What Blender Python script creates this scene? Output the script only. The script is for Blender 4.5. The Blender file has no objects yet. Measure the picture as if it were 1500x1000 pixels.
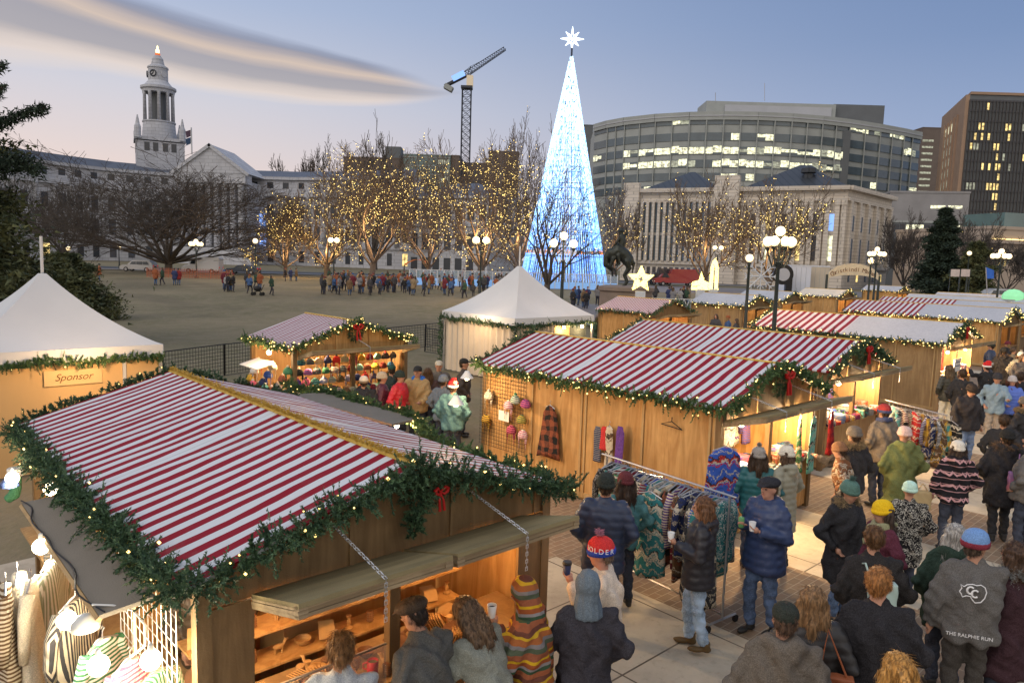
import bpy, math, random
import numpy as np
from mathutils import Vector, Matrix, Euler
R = math.radians
C = bpy.context.scene.collection
sc = bpy.context.scene
# ------------------------------------------------------------------ camera
F, CX, CY, PITCH, ROLL, CH = 1074.0, 750.0, 500.0, R(6.28), 0.0298, 4.28
cam = bpy.data.objects.new('camera', bpy.data.cameras.new('camera')); C.objects.link(cam)
cam.data.sensor_width = 36; cam.data.lens = 36*F/1500
cam.data.clip_start = .1; cam.data.clip_end = 3000
cam.location = (0, 0, CH)
cam.matrix_world = Matrix.Translation((0, 0, CH)) @ Matrix.Rotation(R(90)-PITCH, 4, 'X') @ Matrix.Rotation(ROLL, 4, 'Z')
sc.camera = cam
# ------------------------------------------------------------------ view
sc.view_settings.view_transform = 'Standard'; sc.view_settings.look = 'None'
sc.view_settings.exposure = 0.42; sc.view_settings.gamma = 1
sc.cycles.max_bounces = 5; sc.cycles.diffuse_bounces = 3; sc.cycles.glossy_bounces = 2
sc.cycles.transmission_bounces = 4; sc.cycles.transparent_max_bounces = 12
sc.cycles.sample_clamp_indirect = 2.5; sc.cycles.caustics_reflective = False; sc.cycles.caustics_refractive = False
sc.cycles.use_denoising = True
# ------------------------------------------------------------------ node helper
class NX:
    def __init__(s, nt): s.nt = nt
    def n(s, t, **k):
        o = s.nt.nodes.new(t)
        for a, b in k.items(): setattr(o, a, b)
        return o
    def put(s, sock, v):
        if hasattr(v, 'is_output'): s.nt.links.new(v, sock)
        elif v is not None: sock.default_value = v
    def m(s, op, a, b=None, c=None, clamp=False):
        o = s.n('ShaderNodeMath', operation=op, use_clamp=clamp)
        s.put(o.inputs[0], a)
        if b is not None: s.put(o.inputs[1], b)
        if c is not None: s.put(o.inputs[2], c)
        return o.outputs[0]
    def mix(s, f, a, b, mode='MIX'):
        o = s.n('ShaderNodeMix', data_type='RGBA', blend_type=mode)
        s.put(o.inputs[0], f)
        for i, v in ((6, a), (7, b)):
            s.put(o.inputs[i], tuple(v)+(1,) if isinstance(v, (tuple, list)) and len(v) == 3 else v)
        return o.outputs[2]
    def noise(s, vec, scale, detail=3, rough=.55, dist=0):
        o = s.n('ShaderNodeTexNoise'); s.put(o.inputs['Vector'], vec)
        o.inputs['Scale'].default_value = scale; o.inputs['Detail'].default_value = detail
        o.inputs['Roughness'].default_value = rough; o.inputs['Distortion'].default_value = dist
        return o.outputs[0]
    def ramp(s, f, stops, interp='LINEAR'):
        o = s.n('ShaderNodeValToRGB'); s.put(o.inputs[0], f); cr = o.color_ramp; cr.interpolation = interp
        while len(cr.elements) < len(stops): cr.elements.new(.5)
        for e, (p, c) in zip(cr.elements, stops):
            e.position = p; e.color = tuple(c)+(1,) if len(c) == 3 else c
        return o.outputs[0]
    def curve(s, f, pts):
        o = s.n('ShaderNodeFloatCurve'); s.put(o.inputs['Value'], f); c = o.mapping.curves[0]
        o.mapping.extend = 'HORIZONTAL'
        while len(c.points) < len(pts): c.points.new(.5, .5)
        for p, (x, y) in zip(c.points, pts): p.location = (x, y)
        o.mapping.update(); return o.outputs[0]
    def smooth(s, v, a, b):
        o = s.n('ShaderNodeMapRange', interpolation_type='SMOOTHSTEP'); s.put(o.inputs[0], v)
        o.inputs[1].default_value = a; o.inputs[2].default_value = b; return o.outputs[0]
    def sep(s, v):
        o = s.n('ShaderNodeSeparateXYZ'); s.put(o.inputs[0], v); return o.outputs
    def comb(s, x, y, z):
        o = s.n('ShaderNodeCombineXYZ')
        for i, v in enumerate((x, y, z)): s.put(o.inputs[i], v)
        return o.outputs[0]
def lin(r, g, b):
    return tuple(((c/255)/12.92 if c/255 <= .04045 else ((c/255+.055)/1.055)**2.4) for c in (r, g, b))
# ------------------------------------------------------------------ world : dusk sky, by direction
SKY = 1.0
def rot_px(px, py):
    x, y = px-CX, py-CY
    c, s_ = math.cos(-ROLL), math.sin(-ROLL)
    return x*c-y*s_, x*s_+y*c
def ray(px, py):
    x, y = rot_px(px, py)
    d = Vector((x/F, 1, -y/F))
    return Vector((d.x, math.cos(PITCH)*1+math.sin(PITCH)*d.z, -math.sin(PITCH)+math.cos(PITCH)*d.z))
world = bpy.data.worlds.new('World'); sc.world = world; world.use_nodes = True
nt = world.node_tree; nt.nodes.clear(); X = NX(nt)
tc = X.n('ShaderNodeTexCoord').outputs['Generated']
nrm = X.n('ShaderNodeVectorMath', operation='NORMALIZE'); nt.links.new(tc, nrm.inputs[0])
dx, dy, dz = X.sep(nrm.outputs[0])
elev = X.m('ARCSINE', dz)                      # radians
ew = X.m('DIVIDE', elev, R(90))
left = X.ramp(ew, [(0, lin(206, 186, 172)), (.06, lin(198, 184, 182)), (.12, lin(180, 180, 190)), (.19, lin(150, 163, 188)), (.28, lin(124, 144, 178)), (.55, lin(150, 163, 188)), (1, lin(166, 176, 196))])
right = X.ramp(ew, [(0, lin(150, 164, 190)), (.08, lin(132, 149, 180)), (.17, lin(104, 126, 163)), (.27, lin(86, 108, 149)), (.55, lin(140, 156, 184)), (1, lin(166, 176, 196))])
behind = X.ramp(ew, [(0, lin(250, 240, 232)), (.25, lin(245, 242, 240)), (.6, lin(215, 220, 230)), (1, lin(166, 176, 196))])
az = X.m('ADD', X.m('MULTIPLY', dx, .85), .42)
azs = X.smooth(az, 0.0, 1.0)
skyc = X.mix(azs, left, right)
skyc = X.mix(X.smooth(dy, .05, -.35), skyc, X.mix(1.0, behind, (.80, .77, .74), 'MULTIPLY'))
# nishita twilight adds its own faint colour variation
ns = X.n('ShaderNodeTexSky'); ns.sky_type = 'NISHITA'; ns.sun_disc = False; ns.sun_elevation = R(1.0); ns.sun_rotation = R(-50); ns.dust_density = .6
skyc = X.mix(1.0, skyc, X.mix(1.0, ns.outputs[0], (.012, .012, .012), 'MULTIPLY'), 'ADD')
# lenticular cloud in tangent coordinates of the forward hemisphere
dyc = X.m('MAXIMUM', dy, .05)
u = X.m('DIVIDE', dx, dyc); v = X.m('DIVIDE', dz, dyc)
def uv(px, py):
    r = ray(px, py); return r.x/r.y, r.z/r.y
U0, U1, V0, V1 = -1.0, 0.1, 0.15, .75
def cpts(L):
    out = []
    for p in L:
        a, b = uv(*p); out.append(((a-U0)/(U1-U0), (b-V0)/(V1-V0)))
    return out
un = X.m('DIVIDE', X.m('SUBTRACT', u, U0), U1-U0, clamp=True)
wob = X.m('MULTIPLY', X.m('SUBTRACT', X.noise(X.comb(u, X.m('MULTIPLY', v, 3), 0), 3.0, 3), .5), .02)
vn = X.m('ADD', X.m('DIVIDE', X.m('SUBTRACT', v, V0), V1-V0), wob)
top = X.curve(un, cpts([(-60, -150), (150, -30), (300, 22), (420, 54), (520, 82), (600, 104), (660, 121), (720, 128)]))
bot = X.curve(un, cpts([(-60, 95), (100, 105), (200, 118), (300, 138), (400, 151), (500, 158), (600, 156), (660, 147), (720, 134)]))
wid = X.m('MAXIMUM', X.m('SUBTRACT', top, bot), .004)
sN = X.m('DIVIDE', X.m('SUBTRACT', vn, bot), wid)
strk = X.noise(X.comb(X.m('MULTIPLY', u, 1.2), X.m('MULTIPLY', sN, 1.6), 0), 3.2, 7, .62)
sP = X.m('ADD', sN, X.m('MULTIPLY', X.m('SUBTRACT', strk, .5), .16))
prof = X.ramp(sP, [(0, (0, 0, 0)), (.16, (.7, .7, .7)), (.3, (.95, .95, .95)), (.5, (.9, .9, .9)), (.7, (1, 1, 1)), (.8, (.9, .9, .9)), (.9, (.5, .5, .5)), (1, (0, 0, 0))])
ccol = X.ramp(sP, [(0, lin(214, 200, 186)), (.14, lin(212, 194, 178)), (.34, lin(152, 148, 152)), (.5, lin(146, 142, 147)), (.63, lin(190, 172, 158)), (.72, lin(170, 158, 154)), (.85, lin(112, 116, 134)), (1, lin(104, 116, 142))])
lowc = X.smooth(un, 0, .35)
alpha = X.m('MULTIPLY', prof, X.smooth(X.m('ADD', un, X.m('MULTIPLY', X.m('ABSOLUTE', X.m('SUBTRACT', sN, .42)), .12)), .865, .76))
alpha = X.m('MULTIPLY', alpha, .95)
skyc = X.mix(alpha, skyc, ccol)
below = X.smooth(dz, -.02, 0.0)
skyc = X.mix(below, (.06, .06, .06), skyc)
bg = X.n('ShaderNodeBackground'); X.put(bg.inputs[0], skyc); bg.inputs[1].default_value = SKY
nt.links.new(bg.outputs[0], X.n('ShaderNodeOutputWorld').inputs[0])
# faint, very soft afterglow from the west
sl = bpy.data.lights.new('afterglow_sun', 'SUN'); sl.energy = .6; sl.angle = R(30); sl.color = (1, .9, .82)
so = bpy.data.objects.new('afterglow_sun', sl); C.objects.link(so)
so.rotation_euler = (R(52), 0, R(-50))
# ------------------------------------------------------------------ placing helpers
def gz(x, y):
    t = min(1, max(0, (y-42)/36)); z = .9*t*t*(3-2*t)
    return z if y < 90 else z+.0018*(y-90)
def at(px, py, z=0.0):
    r = ray(px, py); t = (z-CH)/r.z; return Vector((r.x*t, r.y*t, z))
def atg(px, py):
    z = 0
    for _ in range(30):
        p = at(px, py, z); z = z*.5+.5*gz(p.x, p.y)
    return Vector((p.x, p.y, z))
def aty(px, py, Y):
    r = ray(px, py); t = Y/r.y; return Vector((r.x*t, Y, CH+r.z*t))
# ------------------------------------------------------------------ object helpers
def tag(o, label=None, cat=None, group=None, kind=None):
    if label: o['label'] = label
    if cat: o['category'] = cat
    if group: o['group'] = group
    if kind: o['kind'] = kind
    return o
def thing(name, label, cat, loc=(0, 0, 0), rz=0, group=None, scale=None):
    o = bpy.data.objects.new(name, None); C.objects.link(o); o.empty_display_size = .2
    o.location = loc; o.rotation_euler = (0, 0, rz)
    if scale: o.scale = (scale,)*3
    return tag(o, label, cat, group)
def link(name, me, parent=None, mat=None, smooth=False):
    o = bpy.data.objects.new(name, me); C.objects.link(o); o.parent = parent
    if mat is not None:
        me.materials.clear(); me.materials.append(mat)
    if smooth and len(me.polygons): me.polygons.foreach_set('use_smooth', np.ones(len(me.polygons), bool))
    return o
def np_mesh(name, V, Fc, mat=None, parent=None, smooth=False):
    """V (n,3) array, Fc (m,k) array, all faces with k corners"""
    V = np.asarray(V, np.float32); Fc = np.asarray(Fc, np.int32); m, k = Fc.shape
    me = bpy.data.meshes.new(name)
    me.vertices.add(len(V)); me.vertices.foreach_set('co', V.ravel())
    me.loops.add(m*k); me.loops.foreach_set('vertex_index', Fc.ravel())
    me.polygons.add(m); me.polygons.foreach_set('loop_start', np.arange(0, m*k, k, dtype=np.int32))
    me.update(calc_edges=True)
    return link(name, me, parent, mat, smooth)
def dup(root, loc=None, rz=None, label=None, group=None, scale=None):
    r = root.copy(); C.objects.link(r)
    if loc is not None: r.location = loc
    if rz is not None: r.rotation_euler = (0, 0, rz)
    if scale is not None: r.scale = (scale,)*3 if not hasattr(scale, '__len__') else scale
    if label: r['label'] = label
    if group: r['group'] = group
    def rec(a, b):
        for ch in a.children:
            c = ch.copy(); C.objects.link(c); c.parent = b; rec(ch, c)
    rec(root, r)
    return r
class MB:
    def __init__(s): s.v = []; s.f = []
    def add(s, vs, fs):
        n = len(s.v); s.v += [tuple(q) for q in vs]; s.f += [tuple(i+n for i in f) for f in fs]; return s
    def box(s, c, d, rz=0, M=None):
        x, y, z = d[0]/2, d[1]/2, d[2]/2
        P = [Vector(p) for p in ((-x, -y, -z), (x, -y, -z), (x, y, -z), (-x, y, -z), (-x, -y, z), (x, -y, z), (x, y, z), (-x, y, z))]
        if M is None: M = Matrix.Rotation(rz, 3, 'Z')
        return s.add([M @ p+Vector(c) for p in P], [(0, 3, 2, 1), (4, 5, 6, 7), (0, 1, 5, 4), (1, 2, 6, 5), (2, 3, 7, 6), (3, 0, 4, 7)])
    def bb(s, x0, x1, y0, y1, z0, z1):
        return s.box(((x0+x1)/2, (y0+y1)/2, (z0+z1)/2), (x1-x0, y1-y0, z1-z0))
    def tube(s, p, r, n=6, cap=True):
        """p list of points, r radius or list"""
        p = [Vector(q) for q in p]; N = len(p)
        rr = r if hasattr(r, '__len__') else [r]*N
        vs = []; up = None
        for i in range(N):
            t = (p[min(i+1, N-1)]-p[max(i-1, 0)])
            t = t.normalized() if t.length > 1e-9 else Vector((0, 0, 1))
            if up is None:
                a = Vector((0, 0, 1)) if abs(t.z) < .9 else Vector((1, 0, 0)); up = t.cross(a).normalized()
            else:
                up = (up-t*up.dot(t)); up = up.normalized() if up.length > 1e-6 else t.orthogonal().normalized()
            b = t.cross(up)
            for k in range(n):
                a = 2*math.pi*k/n; vs.append(p[i]+(up*math.cos(a)+b*math.sin(a))*rr[i])
        fs = [(i*n+k, i*n+(k+1) % n, (i+1)*n+(k+1) % n, (i+1)*n+k) for i in range(N-1) for k in range(n)]
        if cap: fs += [tuple(range(n))[::-1], tuple(range((N-1)*n, N*n))]
        return s.add(vs, fs)
    def lathe(s, prof, c=(0, 0, 0), n=24, cap=True, sx=1, sy=1):
        """prof list of (r,z)"""
        vs = []; N = len(prof)
        for r, z in prof:
            for k in range(n):
                a = 2*math.pi*k/n; vs.append((c[0]+r*sx*math.cos(a), c[1]+r*sy*math.sin(a), c[2]+z))
        fs = [(i*n+k, i*n+(k+1) % n, (i+1)*n+(k+1) % n, (i+1)*n+k) for i in range(N-1) for k in range(n)]
        if cap: fs += [tuple(range(n))[::-1], tuple(range((N-1)*n, N*n))]
        return s.add(vs, fs)
    def ell(s, c, r, n=10, m=7, M=None):
        c = Vector(c); r = (r,)*3 if not hasattr(r, '__len__') else r
        vs = [Vector((0, 0, -r[2]))]
        for i in range(1, m):
            t = -math.pi/2+math.pi*i/m
            for k in range(n):
                a = 2*math.pi*k/n; vs.append(Vector((r[0]*math.cos(t)*math.cos(a), r[1]*math.cos(t)*math.sin(a), r[2]*math.sin(t))))
        vs.append(Vector((0, 0, r[2])))
        if M is not None: vs = [M @ q for q in vs]
        fs = [(0, 1+(k+1) % n, 1+k) for k in range(n)]
        for i in range(m-2):
            for k in range(n):
                a = 1+i*n; fs.append((a+k, a+(k+1) % n, a+n+(k+1) % n, a+n+k))
        L = len(vs)-1; fs += [(L, L-n+k, L-n+(k+1) % n) for k in range(n)]
        return s.add([q+c for q in vs], fs)
    def prism(s, poly, z0, z1):
        n = len(poly)
        vs = [(p[0], p[1], z0) for p in poly]+[(p[0], p[1], z1) for p in poly]
        return s.add(vs, [tuple(range(n))[::-1], tuple(range(n, 2*n))]+[(i, (i+1) % n, n+(i+1) % n, n+i) for i in range(n)])
    def slab(s, P, th):
        """quad P (4 points) thickened along its normal"""
        P = [Vector(p) for p in P]; nn = (P[1]-P[0]).cross(P[2]-P[0]).normalized()*th
        n = len(P)
        return s.add([p for p in P]+[p-nn for p in P], [tuple(range(n)), tuple(range(n, 2*n))[::-1]]+[((i+1) % n, i, n+i, n+(i+1) % n) for i in range(n)])
    def build(s, name, mat=None, parent=None, smooth=False):
        me = bpy.data.meshes.new(name); me.from_pydata(s.v, [], s.f); me.update()
        return link(name, me, parent, mat, smooth)
_m = {}
def mat(name, col=(.5, .5, .5), rough=.8, var=.12, scale=4, bump=0., bscale=60, metal=0, emit=None, es=0, fn=None, spec=.3, alpha=None, sampled=False, trans=0, tint=None, fold=0):
    """one procedural Principled material; fn(X, coord) may return a colour socket"""
    if name in _m: return _m[name]
    m = bpy.data.materials.new(name); _m[name] = m; m.use_nodes = True
    nt = m.node_tree; X = NX(nt); b = nt.nodes['Principled BSDF']
    co = X.n('ShaderNodeTexCoord').outputs['Object']
    c = fn(X, co) if fn else None
    if c is None:
        c = col
    if var > 0:
        nz = X.noise(co, scale, 4)
        f = X.m('ADD', X.m('MULTIPLY', X.m('SUBTRACT', nz, .5), var*3.2), 1.0)
        g = X.comb(f, f, f)
        c = X.mix(1.0, c, g, 'MULTIPLY')
    X.put(b.inputs['Base Color'], c+(1,) if isinstance(c, tuple) else c)
    b.inputs['Roughness'].default_value = rough; b.inputs['Metallic'].default_value = metal
    b.inputs['Specular IOR Level'].default_value = spec
    if trans: b.inputs['Transmission Weight'].default_value = trans
    if alpha is not None: X.put(b.inputs['Alpha'], alpha)
    if bump:
        bp = X.n('ShaderNodeBump'); bp.inputs['Strength'].default_value = bump; bp.inputs['Distance'].default_value = .02
        hgt = X.noise(co, bscale, 3)
        if fold: hgt = X.m('ADD', X.m('MULTIPLY', hgt, .25), X.m('MULTIPLY', X.noise(co, fold, 4, .5, 1.2), 2.2)); bp.inputs['Distance'].default_value = .03
        nt.links.new(hgt, bp.inputs['Height']); nt.links.new(bp.outputs[0], b.inputs['Normal'])
    if emit is not None:
        b.inputs['Emission Color'].default_value = tuple(emit)+(1,); b.inputs['Emission Strength'].default_value = es
        if not sampled: m.cycles.emission_sampling = 'NONE'
    return m
def point(loc, power, col=(1, .62, .3), r=.05, parent=None, name='lamp_light', spot=None):
    l = bpy.data.lights.new(name, 'POINT'); l.energy = power; l.color = col; l.shadow_soft_size = r
    o = bpy.data.objects.new(name, l); C.objects.link(o); o.location = loc; o.parent = parent
    return o
# ------------------------------------------------------------------ ground
AZ = R(42.84)
def f_ground(X, co):
    x, y, z = X.sep(co)
    grass = X.mix(X.smooth(X.noise(co, .12, 3), .35, .65), (.27, .225, .135), (.175, .16, .085))
    grass = X.mix(X.m('MULTIPLY', X.smooth(X.noise(co, 1.6, 5, .75), .4, .62), .75), grass, (.28, .23, .15))
    wear = X.smooth(X.noise(co, .045, 4, .6, .8), .5, .62)
    grass = X.mix(X.m('MULTIPLY', wear, .4), grass, (.12, .10, .07))
    g3 = X.noise(X.comb(X.m('MULTIPLY', x, 1), X.m('MULTIPLY', y, .35), z), 14, 3)
    return X.mix(X.m('MULTIPLY', g3, .5), grass, (.05, .045, .025))
M_lawn = mat('lawn', fn=f_ground, rough=.95, var=.12, scale=.7, bump=.6, bscale=25)
def grid_sheet(x0, x1, y0, y1, nx, ny, dz=0, skew=None):
    xs = np.linspace(x0, x1, nx); ys = np.linspace(y0, y1, ny) if not hasattr(ny, '__len__') else np.array(ny)
    V = []; n2 = len(ys)
    for yy in ys:
        for xx in xs: V.append((xx, yy, gz(xx, yy)+dz))
    nx = len(xs)
    Fc = [(j*nx+i, j*nx+i+1, (j+1)*nx+i+1, (j+1)*nx+i) for j in range(n2-1) for i in range(nx-1)]
    return V, Fc
ys = list(np.linspace(-20, 42, 8))+list(np.linspace(44, 92, 40))+[100, 120, 160, 250, 500, 1200, 2500]
V, Fc = grid_sheet(-1500, 1500, 0, 0, 5, ys)
gr = np_mesh('ground', V, Fc, M_lawn); gr['kind'] = 'structure'
# market plaza: concrete slabs crossed by bands of brick, laid square to the stalls
def f_plaza(X, co):
    x, y, z = X.sep(co)
    cell = X.n('ShaderNodeTexBrick'); cell.offset = .5
    X.put(cell.inputs['Vector'], co); cell.inputs['Scale'].default_value = 1
    cell.inputs['Brick Width'].default_value = .24; cell.inputs['Row Height'].default_value = .12
    cell.inputs['Mortar Size'].default_value = .006; cell.inputs['Bias'].default_value = 0
    cell.inputs['Color1'].default_value = (.27, .185, .12, 1); cell.inputs['Color2'].default_value = (.2, .145, .10, 1); cell.inputs['Mortar'].default_value = (.36, .3, .22, 1)
    sl = X.n('ShaderNodeTexBrick'); sl.offset = 0
    X.put(sl.inputs['Vector'], co); sl.inputs['Scale'].default_value = 1
    sl.inputs['Brick Width'].default_value = 1.5; sl.inputs['Row Height'].default_value = 1.5; sl.inputs['Mortar Size'].default_value = .012
    sl.inputs['Color1'].default_value = (.56, .50, .39, 1); sl.inputs['Color2'].default_value = (.50, .44, .34, 1); sl.inputs['Mortar'].default_value = (.1, .08, .06, 1)
    nz = X.noise(co, 1.1, 5, .65)
    con = X.mix(X.m('MULTIPLY', X.smooth(nz, .35, .7), .5), sl.outputs[0], (.26, .22, .17))
    con = X.mix(X.m('MULTIPLY', X.smooth(X.noise(co, 9, 4, .7), .5, .75), .3), con, (.16, .13, .1))
    fx = X.m('FRACT', X.m('DIVIDE', X.m('ADD', x, 100-6.2), 5.0)); fy = X.m('FRACT', X.m('DIVIDE', X.m('ADD', y, 102-5.6), 6.0))
    band = X.m('MAXIMUM', X.m('LESS_THAN', fx, .48), X.m('LESS_THAN', fy, .25))
    return X.mix(band, con, cell.outputs[0])
M_plaza = mat('plaza_paving', fn=f_plaza, rough=.8, var=.1, scale=1.5, bump=.25, bscale=40)
# plaza polygon in stall axes
b_ax = Vector((math.cos(AZ), math.sin(AZ), 0)); a_ax = Vector((-math.sin(AZ), math.cos(AZ), 0))
mb = MB(); mb.add([(-30, -10, .004), (60, -10, .004), (60, 30, .004), (28, 30, .004), (28, 16.4, .004), (-30, 16.4, .004)][:0] or
    [(-14, -14, .004), (60, -34, .004), (60, 10.5, .004), (9, 10.5, .004), (-14, 9.5, .004)], [(0, 1, 2, 3, 4)])
pl = mb.build('plaza', M_plaza); pl.rotation_euler = (0, 0, AZ); pl.location = (0, 2, 0); pl['kind'] = 'structure'
def strip(name, pts, w, m, dz):
    """flat strip along a polyline of ground points"""
    P = [Vector((p[0], p[1], 0)) for p in pts]; Q = []
    for a, b in zip(P[:-1], P[1:]):
        n = max(1, int((b-a).length/4))
        Q += [a.lerp(b, i/n) for i in range(n)]
    Q.append(P[-1]); vs = []
    for i, q in enumerate(Q):
        t = (Q[min(i+1, len(Q)-1)]-Q[max(i-1, 0)]).normalized(); s = Vector((-t.y, t.x, 0))*w/2
        for e in (q+s, q-s): vs.append((e.x, e.y, gz(e.x, e.y)+dz))
    o = MB().add(vs, [(2*i, 2*i+1, 2*i+3, 2*i+2) for i in range(len(Q)-1)]).build(name, m); o['kind'] = 'structure'; return o
M_road = mat('asphalt', (.075, .078, .085), .75, .15, .5)
M_pave = mat('pavement', (.3, .29, .28), .8, .15, .5)
M_park = mat('park_paving', (.20, .19, .19), .75, .15, .3)
strip('road', [(-190, 128), (-60, 128), (120, 150)], 13, M_road, .06)
strip('pavement', [(-190, 118.5), (-60, 118.5), (118, 140)], 4, M_pave, .10)
strip('park_plaza', [(-24, 100), (10, 104), (60, 104), (130, 118)], 26, M_park, .035)
strip('market_path', [(4, 52), (60, 66), (130, 96)], 24, M_park, .03)
# ------------------------------------------------------------------ market stalls
def f_wood(c1, c2, ax=2, sc_=6):
    def fn(X, co):
        x, y, z = X.sep(co)
        a = [x, y, z]
        k = X.comb(*[X.m('MULTIPLY', a[i], .12 if i == ax else 1) for i in range(3)])
        g = X.noise(k, sc_, 4, .6, 1.2)
        big = X.noise(co, .8, 2)
        c = X.mix(X.smooth(g, .3, .7), c1, c2)
        return X.mix(X.m('MULTIPLY', X.smooth(big, .4, .7), .35), c, tuple(q*.6 for q in c1))
    return fn
W_OR = mat('plywood_warm', fn=f_wood((.40, .205, .065), (.62, .37, .145)), rough=.6, var=.13, bump=.1)
W_MID = mat('plywood_mid', fn=f_wood((.28, .17, .075), (.40, .26, .12)), rough=.7, var=.12, bump=.15)
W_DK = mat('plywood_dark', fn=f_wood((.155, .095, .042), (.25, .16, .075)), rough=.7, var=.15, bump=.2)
W_BOARD = mat('weathered_boards', fn=f_wood((.26, .19, .11), (.42, .32, .19), 0, 9), rough=.8, var=.15, bump=.3)
W_TOP = mat('flap_top', fn=f_wood((.2, .16, .08), (.3, .24, .12), 0, 3), rough=.85, var=.2, scale=2, bump=.4, bscale=120)
W_GREY = mat('grey_board', (.20, .175, .14), .9, .12, 2, .4, 120)
M_frame = mat('batten_wood', fn=f_wood((.38, .24, .10), (.5, .34, .16)), rough=.6, var=.1)
M_pole = mat('galvanised', (.45, .45, .46), .4, .1, 6, metal=.9)
M_chain = mat('chain_steel', (.6, .6, .6), .35, .05, metal=.9)
def f_stripe(per, duty, white, red, k0=None, off=0, axis=1, noise_=.3):
    def fn(X, co):
        q = X.sep(co)[axis]
        q = X.m('ADD', q, X.m('MULTIPLY', X.m('SUBTRACT', X.noise(co, 1.3, 2), .5), .05))
        t = X.m('DIVIDE', X.m('ADD', q, 50*per+off), per)
        if k0 is not None: t0 = t; t = X.m('SUBTRACT', t, X.m('MULTIPLY', X.m('GREATER_THAN', t, 50.0+k0), .5))
        fr = X.m('FRACT', t); s = X.m('LESS_THAN', fr, duty)
        if k0 is not None:
            seam = X.m('LESS_THAN', X.m('ABSOLUTE', X.m('SUBTRACT', t0, 50.0+k0)), .03)
        c = X.mix(s, white, red)
        if k0 is not None: c = X.mix(X.m('MULTIPLY', seam, .5), c, (.25, .25, .25))
        d = X.smooth(X.noise(co, 2.2, 6, .7), .55, .8)
        c = X.mix(X.m('MULTIPLY', d, noise_), c, (.35, .31, .27))
        return X.mix(X.m('MULTIPLY', X.smooth(X.noise(co, 35, 3, .8), .62, .8), .25), c, (.2, .17, .14))
    return fn
WHITE, RED = (.62, .63, .64), (.26, .008, .018)
S_red = mat('striped_canvas', spec=.12, fn=f_stripe(.19, .5, WHITE, RED, 13), rough=.55, var=.06, scale=.8, bump=.12, bscale=8)
S_red2 = mat('striped_canvas_worn', spec=.12, fn=f_stripe(.2, .5, (.64, .64, .65), (.27, .01, .02), 17), rough=.55, var=.07, scale=.8, bump=.12, bscale=8)
S_pink = mat('striped_canvas_fine', fn=f_stripe(.135, .48, (.6, .57, .57), (.24, .02, .035), None), rough=.55, var=.07, scale=.8)
def f_mixroof(y0):
    def fn(X, co):
        s = f_stripe(.27, .5, WHITE, RED, None)(X, co)
        g = X.mix(X.smooth(X.noise(co, 14, 5, .8), .4, .7), (.50, .51, .54), (.40, .41, .45))
        return X.mix(X.m('GREATER_THAN', X.sep(co)[1], y0), g, s)
    return fn
S_mix = mat('part_striped_canvas', fn=f_mixroof(3.2), rough=.6, var=.07, scale=1)
S_mix2 = mat('part_striped_canvas_long', fn=f_mixroof(3.8), rough=.6, var=.07, scale=1)
S_grey = mat('grey_canvas', fn=lambda X, co: X.mix(X.smooth(X.noise(co, 9, 5, .8), .4, .7), (.50, .51, .54), (.40, .41, .44)), rough=.7, var=.1, scale=1)
S_cream = mat('cream_canvas', (.66, .60, .50), .7, .1, 1)
M_gold = mat('gold_tinsel', (.62, .40, .06), .4, .25, 30, .5, 120, spec=.6)
M_bulb = mat('fairy_bulb', (1, .8, .4), emit=(1, .66, .2), es=3.2, var=0)
M_bulbw = mat('white_bulb', (1, .9, .7), emit=(1, .86, .55), es=16, var=0)
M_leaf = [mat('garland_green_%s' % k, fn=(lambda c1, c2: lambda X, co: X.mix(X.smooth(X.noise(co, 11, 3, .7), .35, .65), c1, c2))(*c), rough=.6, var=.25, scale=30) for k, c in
    (('deep', ((.03, .065, .035), (.09, .16, .075))), ('lit', ((.04, .085, .035), (.12, .2, .07))))]  # the lit copy has lamp light put into its lighter, yellower green
M_ribbon = mat('red_ribbon', (.45, .015, .012), .5, .15, 8)
def path_pts(P, step):
    out = []; tang = []
    P = [np.array(p, float) for p in P]
    for a, b in zip(P[:-1], P[1:]):
        L = np.linalg.norm(b-a); n = max(1, int(L/step))
        for i in range(n): out.append(a+(b-a)*(i+.5)/n); tang.append((b-a)/max(L, 1e-6))
    return np.array(out), np.array(tang)
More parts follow.
